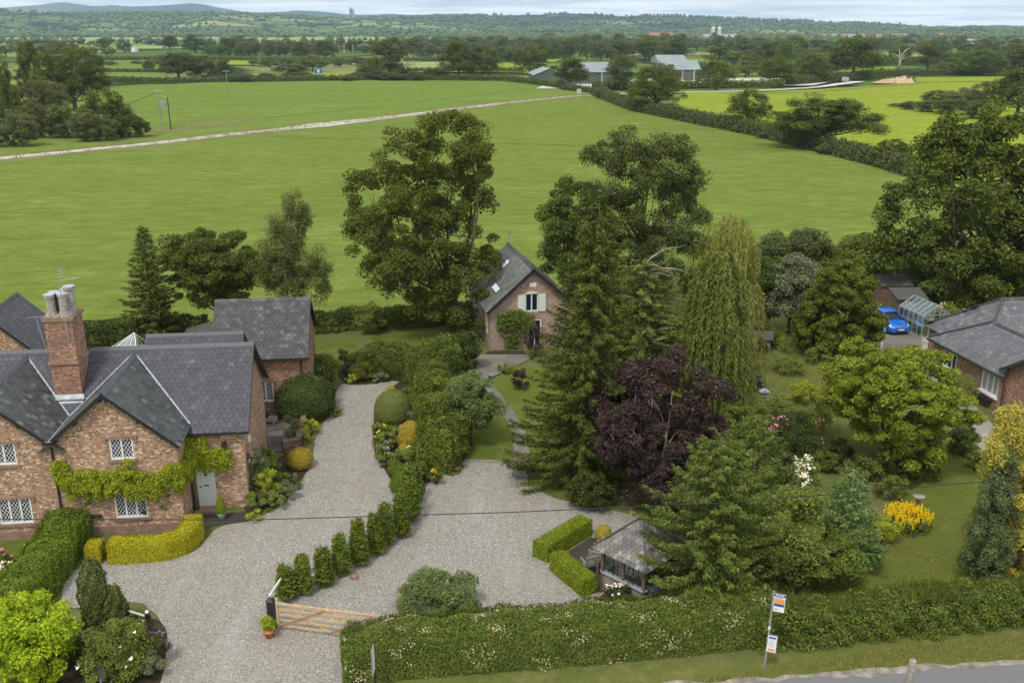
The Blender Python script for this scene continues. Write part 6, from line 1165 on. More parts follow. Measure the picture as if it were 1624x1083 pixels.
# ------------------------------------------------------------------ hedges and clipped shapes
hedge('front_hedge', [G(545, 1066), G(640, 1052), G(800, 1040), G(960, 1026), G(1100, 1013), G(1215, 1002)], [1.7, 1.9, 2.0, 2.0, 2.0, 1.8], [1.35, 1.6, 1.6, 1.6, 1.65, 1.8], 0.045, 760, 'hedge_leaf', 'broad clipped roadside hedge strewn with pale blossom, left of the bus stop', 61, rough=0.07, flower='pale_flower', nf=1700, fs=0.025, round_top=0.5, wave=0.05)
hedge('loose_hedge', [G(1195, 1018), G(1300, 1012), G(1420, 998), G(1560, 985), G(1700, 975)], [1.2, 1.3, 1.4, 1.4, 1.4], [1.5, 1.5, 1.45, 1.5, 1.6], 0.055, 480, 'hedge_leaf', 'loose untrimmed hedge along the verge, right of the bus stop', 62, rough=0.28, round_top=0.9, wave=0.12)
hedge('privet_hedge', [G(118, 845), G(95, 880), G(60, 935), G(15, 985)], 2.0, 1.35, 0.05, 620, 'privet_leaf', 'wide green hedge dividing the two front gardens of the cottages', 63, rough=0.10, round_top=0.7)
ga = [G(178, 887), G(215, 886), G(262, 882), G(290, 873), G(305, 858), G(308, 845)]
hedge('golden_hedge', ga, 0.95, 0.95, 0.035, 1150, 'gold_leaf', 'clipped golden hedge curving in front of the lower lattice window', 64, rough=0.035, round_top=0.35, wave=0.02)
hedge('golden_hedge', [G(142, 888), G(165, 887)], 0.9, 0.85, 0.035, 1150, 'gold_leaf', 'short clipped golden hedge block beside the wide green hedge', 65, rough=0.035, round_top=0.35, wave=0.02)
hedge('box_hedge', [G(856, 888), G(928, 845)], 0.85, 0.85, 0.035, 1000, 'box_leaf', 'clipped box hedge on the parking side, farther from the camera', 66, rough=0.03, round_top=0.25, wave=0.01)
hedge('box_hedge', [G(882, 900), G(935, 944)], 0.75, 0.85, 0.035, 1000, 'box_leaf', 'clipped box hedge running to the summerhouse corner', 67, rough=0.03, round_top=0.25, wave=0.01)
hedge('leyland_hedge', [G(575, 592), G(620, 596), G(660, 600), G(690, 640)], [1.7, 1.9, 1.9, 1.9], [2.0, 2.1, 2.2, 2.4], 0.06, 430, 'hedge_leaf', 'dark conifer hedge between the drive head and the lawn', 68, rough=0.22, round_top=0.6, wave=0.06)
hedge('leyland_hedge', [G(686, 655), G(700, 690), G(705, 720), G(690, 752)], [2.2, 2.6, 2.6, 2.0], [2.6, 2.6, 2.3, 1.7], 0.065, 420, 'leyland_leaf', 'tall shaggy conifer hedge beside the domed topiary', 69, rough=0.3, round_top=0.8, wave=0.08)
hedge('boundary_hedge', [G(-160, 560), G(60, 548), G(200, 545), G(330, 535)], 1.6, 1.7, 0.11, 150, 'shrub_dark', 'dark hedge behind the cottages along the field', 70, rough=0.25, round_top=0.8)
hedge('boundary_hedge', [G(488, 528), G(560, 520), G(640, 518), G(700, 512), G(765, 505)], 1.5, 1.5, 0.10, 170, 'hedge_leaf', 'clipped hedge along the field between the rear wing and the great oak', 71, rough=0.18, round_top=0.6)
hedge('boundary_hedge', [G(1090, 470), G(1180, 452), G(1280, 445), G(1400, 448), G(1500, 455), G(1660, 450)], 2.4, 2.2, 0.14, 90, 'hedge_leaf', 'ragged hedge along the field behind the right-hand garden', 72, rough=0.35, round_top=0.8)
# young conifers between the two drives
yc = [(455, 950, 40, 903, 'first of the young conifers, against the black gatepost'), (482, 940, 42, 888, 'second young conifer from the black gatepost'), (515, 928, 40, 876, 'third young conifer from the black gatepost'), (541, 912, 36, 856, 'fourth young conifer from the black gatepost'), (570, 896, 38, 832, 'fifth young conifer, lighter green and slightly apart'), (597, 879, 34, 822, 'sixth young conifer from the black gatepost'), (613, 864, 30, 806, 'seventh young conifer, dark and slim'), (637, 850, 38, 790, 'eighth young conifer, just below the tall golden-tipped pair'), (650, 826, 42, 752, 'large golden-tipped conifer at the upper end of the young row'), (656, 796, 46, 742, 'topmost bushy conifer of the row, next to the shaggy hedge')]
for i, (x, by, w_, ty, lb) in enumerate(yc):
    b, w, h = dims(x, by, w_, ty); conifer('young_conifer', b, h * 1.12, w * 0.40, 'leyland_leaf', lb, 90 + i, 'young conifers between the two drives', step=0.10, per=9, spray=0.18, droop=-0.08, tipup=0.12, shape=0.62, trunk_r=0.03, hangk=-0.3, flatk=0.2, width=0.34, cat='conifer', dens=0.9)
# topiary
def ball(name, px, by, ty, wpx, mat, label, n, leaf, seed, kind='egg', **k):
    b, w, h = dims(px, by, wpx, ty); r = w / 2
    pr = {'egg': [(r * 0.5, 0), (r * 0.85, h * 0.12), (r, h * 0.38), (r * 0.95, h * 0.6), (r * 0.72, h * 0.83), (r * 0.35, h * 0.97), (0.01, h)], 'dome': [(r * 0.85, 0), (r, h * 0.25), (r * 0.98, h * 0.5), (r * 0.8, h * 0.78), (r * 0.45, h * 0.95), (0.01, h)], 'cone': [(r * 0.7, 0), (r, h * 0.25), (r * 0.85, h * 0.5), (r * 0.45, h * 0.8), (0.01, h)], 'cap': [(r * 0.25, h * 0.35), (r * 0.95, h * 0.4), (r, h * 0.58), (r * 0.8, h * 0.82), (r * 0.4, h * 0.97), (0.01, h)]}[kind]
    return topiary(name, b, pr, n, leaf, M and mat, label, seed, **k)
ball('topiary_ball', 477, 741, 711, 43, 'gold_dull', 'golden clipped ball at the corner of the patio wall', 4500, 0.035, 110)
ball('topiary_dome', 624, 668, 619, 60, 'topiary_leaf', 'large smooth olive-green clipped dome beside the drive', 7000, 0.032, 111, 'dome', rough=0.02)
ball('clipped_shrub', 653, 712, 668, 43, 'gold_dull', 'golden mushroom-topped clipped shrub behind the drive border', 4000, 0.032, 112, 'dome')
ball('topiary_ball', 641, 727, 704, 20, 'gold_dull', 'small golden clipped ball below the mushroom-topped shrub', 1500, 0.03, 113)
ball('topiary_cone', 627, 752, 722, 24, 'privet_leaf', 'small green clipped cone at the drive border, upper of two', 1500, 0.03, 114, 'cone'); ball('topiary_cone', 634, 778, 744, 34, 'privet_leaf', 'green clipped cone at the drive border, lower of two', 2200, 0.03, 115, 'cone')
ball('box_ball', 957, 858, 832, 28, 'gold_dull', 'small yellowish box ball beside the summerhouse roof', 1500, 0.032, 116)
b = G(352, 824); topiary('potted_conifer', b + Vector((0, 0, 0.33)), [(0.15, 0), (0.24, 0.2), (0.23, 0.45), (0.12, 0.75), (0.01, 0.95)], 1600, 0.028, 'box_leaf', 'small golden-green cone in a teal pot beside the sage door', 117)
o = empty('plant_pot', b, 0, 'teal glazed pot holding the small cone beside the sage door', 'plant pot'); mb = MB(); mb.lathe([(0.13, 0.02), (0.17, 0.2), (0.2, 0.33), (0.2, 0.36), (0.17, 0.36)], 14); mb.build('pot', M['teal_glaze'], o, True); mb = MB(); mb.lathe([(0.155, 0.30), (0.155, 0.335)], 12); mb.build('compost', M['soil'], o)
# dark upright yews by the roadside bed
for i, (x, by, ty, w_, lb) in enumerate(((160, 1012, 884, 46, 'taller dark columnar yew beside the wide green hedge'), (190, 1012, 928, 34, 'shorter dark columnar yew next to the taller one'))):
    b, w, h = dims(x, by, w_, ty); r = w / 2; topiary('columnar_yew', b, [(r * 0.6, 0), (r * 0.95, h * 0.25), (r, h * 0.5), (r * 0.85, h * 0.75), (r * 0.5, h * 0.93), (0.02, h)], 7000, 0.05, 'yew_leaf', lb, 120 + i, cat='tree', rough=0.10)
# ------------------------------------------------------------------ shrubs and flowers
def S(name, px, by, wpx, ty, n, leaf, mat, label, seed, **k):
    b, w, h = dims(px, by, wpx, ty); return shrub(name, b, w / 2, w / 2 * k.pop('dk', 0.85), h, n, leaf, mat, label, seed=seed, **k)
S('laurel_bush', 52, 1075, 190, 952, 9000, 0.085, 'laurel_leaf', 'big bright lime-green laurel at the bottom corner', 130, cat='bush', cr=0.36, clumps=120)
S('rose_bush', 190, 1068, 125, 990, 6500, 0.05, 'shrub_leaf', 'leafy rose bush with a few white blooms behind the roadside sign', 131, flower='white_flower', nf=10, fs=0.06)
S('lavender_bush', 242, 1052, 62, 1000, 3000, 0.04, 'shrub_dark', 'dark bush with purple flowers at the foot of the black gatepost', 132, flower='purple_flower', nf=50, fs=0.035)
S('shrub', 222, 1000, 34, 968, 1100, 0.045, 'shrub_leaf', 'small climber tangle on the black gatepost', 133)
S('shrub', 45, 945, 60, 905, 900, 0.04, 'shrub_leaf', 'pale-flowered creeper spilling over the wide green hedge', 134, flower='pale_flower', nf=60, fs=0.035)
S('hydrangea', 8, 893, 30, 872, 500, 0.05, 'shrub_leaf', 'pink hydrangea under the far cottage window', 135, flower='pink_flower', nf=60, fs=0.06); S('alyssum', 14, 905, 40, 893, 400, 0.035, 'shrub_leaf', 'low white and lilac edging flowers under the far cottage window', 136, flower='white_flower', nf=60, fs=0.04)
S('climbing_rose', 152, 846, 42, 775, 1200, 0.055, 'shrub_dark', 'dark climbing rose with one red bloom left of the lower window', 137, flower='red_flower', nf=2, fs=0.07, dk=0.35); S('climbing_rose', 240, 838, 48, 782, 1300, 0.055, 'shrub_dark', 'dark rose shrub right of the lower window', 138, dk=0.35); S('climbing_rose', 275, 838, 36, 770, 1000, 0.05, 'shrub_dark', 'dark rose shrub against the gable corner', 139, dk=0.4)
# bed along the cottage side wall
for i, a in enumerate(((405, 790, 44, 700, 2400, 0.05, 'shrub_grey', 'tall loose rose with pink blooms against the cottage side wall', 'pink_flower', 26), (428, 792, 46, 740, 2200, 0.045, 'shrub_lime', 'yellow-green shrub in the cottage side bed', None, 0), (412, 812, 44, 775, 1600, 0.045, 'shrub_leaf', 'green shrub at the front corner of the cottage side bed', None, 0), (455, 792, 40, 762, 1600, 0.04, 'shrub_grey', 'feathery grey-green plant at the drive edge of the side bed', None, 0), (437, 760, 34, 728, 1200, 0.045, 'shrub_leaf', 'small green bush beside the golden ball', None, 0), (404, 826, 30, 808, 600, 0.035, 'shrub_lime', 'low lime-green plant at the cottage corner', None, 0))):
    S('border_plant', *a[:7], a[7], 140 + i, flower=a[8], nf=a[9], fs=0.05)
S('rosemary_bush', 462, 700, 40, 660, 1800, 0.045, 'shrub_grey', 'silvery grey bush on the patio behind the low brick wall', 147); S('euphorbia', 494, 690, 30, 660, 1300, 0.045, 'shrub_lime', 'lime-green euphorbia outside the low brick wall, upper', 148); S('euphorbia', 486, 702, 24, 680, 900, 0.045, 'shrub_lime', 'lime-green euphorbia outside the low brick wall, lower', 149)
b, w, h = dims(486, 660, 92, 592); topiary('cotoneaster_mound', b, [(w * 0.4, 0), (w * 0.5, h * 0.3), (w * 0.47, h * 0.6), (w * 0.33, h * 0.85), (0.02, h)], 9000, 0.05, 'shrub_dark', 'wide dark mounded bush beside the rear wing window', 150, cat='shrub', rough=0.1)
S('shrub', 519, 612, 56, 558, 2600, 0.07, 'bay_leaf', 'rounded green shrub at the corner of the rear wing', 151); S('shrub', 508, 650, 40, 620, 1400, 0.05, 'shrub_leaf', 'leafy plant between the dark mound and the drive', 152, flower='white_flower', nf=6); S('shrub', 520, 640, 34, 606, 1200, 0.055, 'shrub_dark', 'dark shrub at the drive edge below the rounded green shrub', 153)
S('shrub', 548, 598, 30, 552, 1200, 0.06, 'shrub_dark', 'dark upright shrub in the bed at the head of the drive', 154); S('shrub', 578, 604, 44, 573, 1600, 0.05, 'bay_leaf', 'green mound in the bed at the head of the drive', 155); S('shrub', 602, 606, 30, 590, 900, 0.045, 'shrub_grey', 'low grey plant at the end of the bed at the head of the drive', 156); S('shrub', 560, 608, 30, 594, 700, 0.04, 'shrub_lime', 'low yellow-green edging plant at the head of the drive', 157)
# border right of the drive
for i, a in enumerate(((645, 668, 60, 636, 2200, 0.055, 'shrub_grey', 'grey-leaved shrub with pale blooms in front of the olive dome', [('white_flower', 10), ('orange_flower', 3)]), (612, 700, 34, 676, 1400, 0.05, 'shrub_leaf', 'green plant with yellow flowers at the drive edge below the dome', [('yellow_flower', 10)]), (610, 722, 34, 700, 1300, 0.05, 'shrub_leaf', 'blue-flowered plant at the drive edge', [('purple_flower', 20)]), (608, 738, 36, 720, 1100, 0.045, 'shrub_leaf', 'pale daisies at the bend of the drive', [('white_flower', 40)]), (632, 698, 34, 672, 1400, 0.055, 'shrub_leaf', 'leafy shrub between the dome and the golden cap', [('pink_flower', 6)]), (622, 652, 26, 612, 900, 0.06, 'shrub_lime', 'bright plant behind the olive dome', None), (660, 740, 50, 712, 2000, 0.06, 'shrub_leaf', 'green filler shrub below the golden cap', [('white_flower', 8)]), (692, 768, 22, 745, 500, 0.05, 'shrub_leaf', 'upright plant with yellow spikes at the foot of the shaggy hedge', [('yellow_flower', 12)]), (670, 690, 50, 655, 2000, 0.06, 'shrub_dark', 'dark shrub wedged between the golden cap and the shaggy hedge', None))):
    S('border_plant', *a[:7], a[7], 160 + i, flower=a[8], fs=0.06)
S('shrub', 700, 592, 90, 532, 3400, 0.09, 'hedge_leaf', 'large rounded shrub under the great oak', 170); S('shrub', 738, 585, 56, 524, 2600, 0.09, 'shrub_dark', 'dark glossy shrub at the corner of the coach house terrace', 171); S('shrub', 650, 590, 70, 548, 2200, 0.08, 'hedge_leaf', 'shrub behind the conifer hedge at the head of the drive', 172); S('shrub', 590, 530, 50, 478, 1600, 0.09, 'shrub_leaf', 'wispy tall shrub at the field hedge behind the back lawn', 173)
S('vegetable_row', 516, 528, 60, 514, 900, 0.06, 'shrub_leaf', 'row of tall flowers before the field hedge', 174, flower=[('pink_flower', 12), ('yellow_flower', 6)], dk=0.3)
S('shrub', 800, 592, 36, 578, 900, 0.06, 'shrub_leaf', 'low ferny plant at the edge of the coach house terrace', 175); S('shrub', 826, 616, 34, 585, 1100, 0.06, 'plum_leaf', 'small purple bush beside the coach house terrace', 176); S('shrub', 848, 566, 40, 516, 1400, 0.06, 'plum_leaf', 'purple-leaved shrub in front of the coach house door', 177)
S('shrub', 932, 805, 90, 755, 2600, 0.08, 'shrub_dark', 'dark undergrowth at the foot of the spruce by the gravel', 178); S('shrub', 1060, 835, 70, 800, 1800, 0.08, 'shrub_dark', 'dark undergrowth below the purple tree', 179)
S('white_rose', 985, 962, 62, 928, 1400, 0.05, 'shrub_dark', 'white roses in front of the summerhouse window', 180, flower='white_flower', nf=34, fs=0.06)
# right garden
b, w, h = dims(1248, 938, 120, 760); broadleaf('laburnum', b, blobs(np.random.default_rng(3), w, h, 0.2, 8), 120, 0.5, 95, 0.085, 'shrub_leaf', 'mixed leafy small tree to the right of the light spruces', trunk_r=0.1, fork=1.0, seed=181, n_limb=8)
b, w, h = dims(1335, 905, 120, 742); conifer('larch_tree', b, h, w * 0.5, 'apple_leaf', 'feathery young larch with a pale thin trunk behind the loose hedge', 182, step=0.2, per=8, spray=0.2, droop=0.1, tipup=0.15, shape=0.5, bark='bark_pale', trunk_r=0.06, width=0.3)
b, w, h = dims(1295, 935, 130, 845); broadleaf('hazel_bush', b, blobs(np.random.default_rng(4), w, h, 0.1, 7), 90, 0.4, 90, 0.08, 'hedge_leaf', 'dense hazel bush around the tree stump behind the loose hedge', cat='bush', trunk_r=0.05, fork=0.5, seed=183, n_limb=6)
for i, a in enumerate(((1236, 790, 60, 706, 2600, 0.07, 'shrub_dark', 'very dark rounded shrub behind the white rose', None), (1272, 775, 60, 725, 1600, 0.06, 'shrub_leaf', 'white rambling rose in full flower in the middle of the right-hand garden', [('white_flower', 260)]), (1305, 748, 54, 715, 1600, 0.06, 'bay_leaf', 'rounded lime shrub behind the white rambling rose', None), (1258, 716, 100, 655, 3400, 0.07, 'shrub_dark', 'dark rose thicket with lilac blooms below the rough grass', [('pink_flower', 30)]), (1350, 850, 50, 800, 1700, 0.06, 'apple_leaf', 'shrub with small white flowers beside the young larch', [('white_flower', 40)]), (1396, 862, 56, 818, 2000, 0.06, 'shrub_lime', 'pale lime shrub left of the yellow flower clump', None), (1372, 760, 70, 720, 1800, 0.07, 'shrub_leaf', 'low leafy growth under the bright yellow-green tree', [('purple_flower', 6)]), (1440, 768, 60, 730, 1900, 0.07, 'shrub_dark', 'dark growth under the right side of the yellow-green tree', None), (1525, 720, 60, 672, 2200, 0.07, 'shrub_dark', 'bush with orange blooms between the lawn and the bungalow path', [('orange_flower', 6)]), (1545, 745, 40, 715, 1200, 0.07, 'shrub_leaf', 'fern clump beside the golden cypress', None), (1468, 735, 40, 700, 1200, 0.07, 'shrub_leaf', 'shrub at the upper end of the lawn', None), (1170, 700, 50, 640, 1700, 0.08, 'shrub_leaf', 'shrub at the foot of the dark weeping conifer', None), (1250, 592, 70, 570, 1500, 0.07, 'shrub_leaf', 'low clipped hedge in the rough grass', None), (1520, 640, 60, 590, 1500, 0.06, 'shrub_leaf', 'wall shrub climbing between the bungalow windows', None), (1230, 545, 50, 520, 1300, 0.07, 'bay_leaf', 'grassy bush beside the hen house', None), (1500, 508, 60, 484, 1800, 0.08, 'shrub_leaf', 'pale flowering shrub beside the greenhouse', [('pale_flower', 60)]), (1555, 512, 36, 486, 1200, 0.08, 'shrub_lime', 'small bright shrub behind the bungalow roof', None), (1480, 478, 60, 446, 1700, 0.09, 'bay_leaf', 'lime-green bush behind the greenhouse', None), (1215, 700, 60, 668, 1400, 0.07, 'shrub_leaf', 'grassy clump below the bird table', None))):
    S('garden_shrub', *a[:7], a[7], 190 + i, flower=a[8], fs=0.07)
for i, a in enumerate(((1195, 690, 50, 640, 'bay_leaf', 'grassy shrub at the edge of the wild grass below the weeping conifer'), (1230, 668, 60, 628, 'shrub_leaf', 'tall herbs around the bird table'), (1290, 690, 60, 640, 'bay_leaf', 'yellow-green herbs left of the bright tree'), (1315, 650, 50, 600, 'shrub_leaf', 'leggy plants between the rough grass and the bright tree'), (1200, 620, 40, 585, 'shrub_grey', 'grey herbs beside the foot of the weeping conifer'), (1270, 640, 50, 606, 'shrub_lime', 'pale uncut herbs in the middle of the wild grass'), (1260, 560, 70, 535, 'shrub_leaf', 'bushes at the foot of the grey-green tree'), (1215, 560, 40, 530, 'shrub_dark', 'dark bush behind the hen house'), (1300, 580, 50, 545, 'shrub_leaf', 'bush at the foot of the dense cone evergreen'), (1330, 735, 60, 700, 'shrub_dark', 'dark herbs under the bright tree on the rose side'), (1390, 700, 110, 640, 'lime_leaf', 'low skirt of the bright tree'), (1410, 790, 60, 752, 'shrub_leaf', 'border plants behind the yellow flower clump'), (1340, 800, 60, 765, 'bay_leaf', 'lime herbs above the young larch'), (1475, 760, 40, 730, 'shrub_leaf', 'fern beside the lawn under the bright tree'), (1260, 860, 60, 800, 'hedge_leaf', 'green shrub between the light spruces and the young larch'), (1210, 900, 60, 840, 'hedge_leaf', 'green shrub at the foot of the second light spruce'), (1225, 960, 70, 900, 'shrub_dark', 'dark shrub inside the hedge behind the bus stop'), (1375, 900, 50, 860, 'shrub_leaf', 'shrub at the lawn edge beside the hazel bush'), (1160, 480, 60, 440, 'hedge_leaf', 'bush at the field edge behind the willow'), (1095, 560, 60, 470, 'shrub_dark', 'dark growth between the layered fir and the weeping conifer'), (1060, 620, 60, 540, 'shrub_dark', 'dark growth behind the purple tree'), (955, 560, 70, 470, 'hedge_leaf', 'undergrowth between the coach house and the fir'), (880, 600, 50, 560, 'shrub_leaf', 'shrub beside the coach house terrace under the spruce'), (1420, 470, 90, 430, 'shrub_dark', 'dark bushes under the massive oak'), (1530, 470, 90, 440, 'shrub_leaf', 'bushes along the far grass under the massive oak'), (1600, 470, 80, 435, 'shrub_dark', 'dark bushes at the edge under the massive oak'))):
    S('garden_plant', a[0], a[1], a[2], a[3], 1500, 0.07, a[4], a[5], 300 + i, stems=False)
for i, a in enumerate(((398, 795, 34, 745, 'shrub_leaf', 'climbing plant at the foot of the cottage side wall'), (418, 770, 40, 722, 'shrub_leaf', 'rose foliage midway along the cottage side bed'), (446, 778, 40, 748, 'bay_leaf', 'yellow-green herb behind the feathery grey plant'), (436, 806, 40, 780, 'shrub_leaf', 'low green herb at the drive edge of the side bed'), (466, 776, 30, 752, 'shrub_grey', 'grey lavender at the drive edge below the golden ball'), (418, 738, 36, 700, 'shrub_leaf', 'rose at the patio end of the cottage side bed'), (600, 690, 24, 668, 'shrub_leaf', 'herb at the foot of the olive dome'), (618, 712, 40, 686, 'shrub_leaf', 'leafy perennials below the olive dome'), (626, 740, 36, 712, 'shrub_leaf', 'perennials beside the small golden ball'), (645, 762, 40, 732, 'hedge_leaf', 'shrub behind the lower clipped cone'), (672, 760, 50, 722, 'leyland_leaf', 'shaggy shrub at the foot of the tall conifer hedge'), (652, 650, 40, 612, 'leyland_leaf', 'conifer behind the olive dome'), (560, 590, 40, 558, 'shrub_leaf', 'leafy shrub at the back of the drive-head bed'), (590, 598, 40, 576, 'shrub_dark', 'dark low shrub in the drive-head bed'), (530, 660, 26, 640, 'shrub_leaf', 'trailing plant at the drive edge below the rear wing'), (140, 1060, 60, 1010, 'shrub_dark', 'dark growth between the lime laurel and the rose bush'), (212, 1030, 50, 985, 'shrub_leaf', 'leafy growth behind the rose bush'), (238, 1070, 60, 1035, 'shrub_grey', 'grey-green low growth at the gravel edge below the lavender'), (100, 1040, 60, 985, 'shrub_dark', 'dark twigs between the lime laurel and the yews'), (180, 1088, 90, 1050, 'shrub_leaf', 'growth at the foot of the rose bush by the road'), (1040, 988, 60, 950, 'shrub_dark', 'dark growth between the summerhouse and the roadside hedge'))):
    S('bed_plant', a[0], a[1], a[2], a[3], 1500, 0.05, a[4], a[5], 340 + i, stems=False)
# loosestrife: spikes
b = G(1436, 838); root = empty('loosestrife', b, 0, 'large clump of bright yellow flower spikes on the lawn around the bird bath', 'flower clump'); rng = np.random.default_rng(220); n = 170
A = rng.random(n) * 6.283; Rr = np.sqrt(rng.random(n)); X = np.stack([np.cos(A) * Rr * 1.05, np.sin(A) * Rr * 0.8, np.zeros(n)], 1); H = 1.25 - 0.35 * Rr + rng.normal(size=n) * 0.12
fp, fn, lp, ln_ = [], [], [], []
for i in range(n):
    for t in rng.random(22): a = rng.random() * 6.28; lp.append(X[i] * (1 + 0.12 * t) + [0.06 * math.cos(a), 0.06 * math.sin(a), H[i] * t * 0.72]); ln_.append((math.cos(a) * 0.5, math.sin(a) * 0.5, 0.8))
    for t in rng.random(20): a = rng.random() * 6.28; fp.append(X[i] * 1.1 + [0.035 * math.cos(a), 0.035 * math.sin(a), H[i] * (0.66 + 0.34 * t)]); fn.append((math.cos(a), math.sin(a), 0.5))
mobj('foliage', leaf_mesh('foliage', lp, ln_, 0.065, rng), M['shrub_leaf'], root); o = mobj('blossom', leaf_mesh('blossom', fp, fn, 0.034, rng, width=0.8), M['yellow_flower'], root); o['kind'] = 'stuff'
# wisteria over the cottage front
root = empty('wisteria', (-12.7, 41.67, 0), math.radians(6.6), 'bright green wisteria trained across the cottage front and over the door', 'climber'); rng = np.random.default_rng(230)
path = [(-7.7, 3.6, GY), (-7.55, 3.1, GY), (-7.1, 2.85, GY), (-6.5, 2.65, GY), (-5.8, 2.72, GY), (-5.0, 2.68, GY), (-4.2, 2.6, GY), (-3.4, 2.75, GY), (-2.7, 2.95, GY), (-2.35, 3.1, -0.3), (-2.1, 2.95, 0.0), (-1.4, 2.75, 0.0), (-0.85, 2.75, 0.0)]
C = []
pa = np.array(path); cl = np.concatenate([[0], np.cumsum(np.linalg.norm(np.diff(pa[:, :2], axis=0), axis=1))])
for i in range(190):
    t = rng.random() * cl[-1]; x, z, y = (np.interp(t, cl, pa[:, k]) for k in range(3)); th = 0.42 if t > 0.8 and t < cl[-1] - 0.7 else 0.22
    C.append((x + rng.normal() * 0.1, y - 0.16 - 0.2 * rng.random(), z + rng.normal() * th * 0.8 - 0.05))
for i in range(46): f_ = rng.random(); C.append((-2.62 + 0.25 * f_ + rng.normal() * 0.1, -2.1 + 1.9 * f_ + rng.normal() * 0.1, 2.75 + rng.normal() * 0.3))
for i in range(30): C.append((-2.0 + rng.random() * 1.2, -0.22, 2.75 + rng.normal() * 0.25))
for i in range(16): C.append((-2.35 + rng.normal() * 0.12, -0.25, 2.8 + rng.random() * 1.0))
for i in range(14): C.append((-7.6 + rng.normal() * 0.12, GY - 0.15, 2.8 + rng.random() * 0.9))
C = np.array(C); P, N, t = clump_leaves(rng, C, 0.27, 105, 0.9, 0.35, 0.6); N[:, 1] -= 0.5; mobj('foliage', leaf_mesh('foliage', P, N, 0.062 * (0.7 + 0.6 * rng.random(len(P))), rng, t), M['wisteria_leaf'], root)
mb = MB(); mb.tube([(-2.45, -0.2, 0.0), (-2.4, -0.22, 0.9), (-2.5, -0.2, 1.7), (-2.4, -0.25, 2.6)], [0.14, 0.1, 0.08, 0.05], 8); mb.tube([(-2.4, -0.25, 2.5), (-3.2, GY - 0.1, 2.4), (-5.5, GY - 0.1, 2.4), (-7.6, GY - 0.1, 2.7)], [0.05, 0.04, 0.03, 0.02], 6); mb.build('stem', M['bark'], root, True)
# climber on the coach house
root = empty('climbing_shrub', (-1.55, 65.4, 0), BA, 'leafy climber covering the lower gable of the coach house', 'climber'); C = []
for i in range(90): x = 0.5 + rng.random() * 2.6; C.append((x, -0.2 - 0.15 * rng.random(), 1.5 + rng.random() * (1.5 - abs(x - 1.7) * 0.3)))
for i in range(18): C.append((1.5 + rng.normal() * 0.25, -0.2, 0.2 + rng.random() * 1.6))
C = np.array(C); P, N, t = clump_leaves(rng, C, 0.26, 50, 0.9, 0.4, 0.2); N[:, 1] -= 0.5; mobj('foliage', leaf_mesh('foliage', P, N, 0.07 * (0.7 + 0.6 * rng.random(len(P))), rng, t), M['hedge_leaf'], root)
mb = MB(); mb.tube([(1.7, -0.12, 0), (1.5, -0.12, 1.0), (1.8, -0.12, 2.4)], [0.06, 0.05, 0.03], 6); mb.build('stem', M['bark'], root, True)
# uncut grass: wild garden, verge, drive edges
def tufts(name, poly, n, h, mat, label, seed, spread=0.5, thin=0.012, zb=0.0):
    rng = np.random.default_rng(seed); q = np.array([[p[0], p[1]] for p in poly]); lo, hi = q.min(0), q.max(0); pts = []
    while len(pts) < n:
        c = lo + (hi - lo) * rng.random((n * 2, 2)); x, y = c[:, 0], c[:, 1]; ins = np.zeros(len(c), bool)
        for i in range(len(q)):
            a, b2 = q[i], q[(i + 1) % len(q)]; cond = ((a[1] > y) != (b2[1] > y)); xx = (b2[0] - a[0]) * (y - a[1]) / (b2[1] - a[1] + 1e-9) + a[0]; ins ^= cond & (x < xx)
        pts += list(c[ins])
    p = np.array(pts[:n]); k = np.sin(p[:, 0] * 1.1) * np.sin(p[:, 1] * 0.9 + 1) * 0.35 + 0.8; H = h * k * (0.5 + rng.random(n)); T = nrm(np.stack([rng.normal(size=n) * spread, rng.normal(size=n) * spread, np.ones(n)], 1)); P = np.stack([p[:, 0], p[:, 1], H * 0.45 + 0.01 + zb], 1)
    N = nrm(np.stack([rng.normal(size=n), rng.normal(size=n) - 0.4, np.full(n, 0.4)], 1)); o = mobj(name, leaf_mesh(name, P, N, H * 0.5, rng, width=thin / h, T=T), M[mat]); o['kind'] = 'stuff'; tag(o, label, 'grass')
tufts('wild_grass', [G(*p) for p in ((1180, 715), (1330, 715), (1340, 600), (1290, 545), (1180, 560))], 30000, 0.42, 'grass_blade', 'tall uncut grass in the wild part of the right-hand garden', 240)
tufts('verge_grass', [G(*p) for p in ((1080, 1085), (1210, 1062), (1420, 1028), (1640, 1005), (1640, 1043), (1450, 1055), (1300, 1066), (1150, 1079))], 24000, 0.15, 'grass_blade', 'rough grass on the roadside verge below the loose hedge', 241)
tufts('lawn_edge_grass', [G(*p) for p in ((1190, 960), (1330, 930), (1500, 915), (1540, 880), (1440, 850), (1380, 880), (1300, 900))], 10000, 0.12, 'grass_blade', 'longer grass on the lawn behind the loose hedge', 242)
tufts('hedge_shoots', [G(1215, 1000), G(1300, 994), G(1420, 980), G(1560, 968), G(1690, 958), G(1690, 985), G(1560, 996), G(1420, 1010), G(1300, 1022), G(1215, 1026)], 5000, 0.42, 'hedge_leaf', 'untrimmed shoots standing up out of the loose roadside hedge', 246, 0.6, 0.03, 1.35)
tufts('lawn_grass', [G(*p) for p in ((1400, 880), (1540, 880), (1550, 760), (1530, 700), (1480, 710), (1440, 790))], 30000, 0.06, 'grass_blade', 'mown grass of the lawn around the yellow flowers', 245, spread=0.8)
tufts('track_grass', [(p.x + 0.6, p.y + 2.8) for p in trk] + [(p.x + 0.9, p.y + 5.2) for p in trk[::-1]], 7000, 0.55, 'grass_blade', 'tall grasses on the far margin of the farm track', 243, thin=0.05)
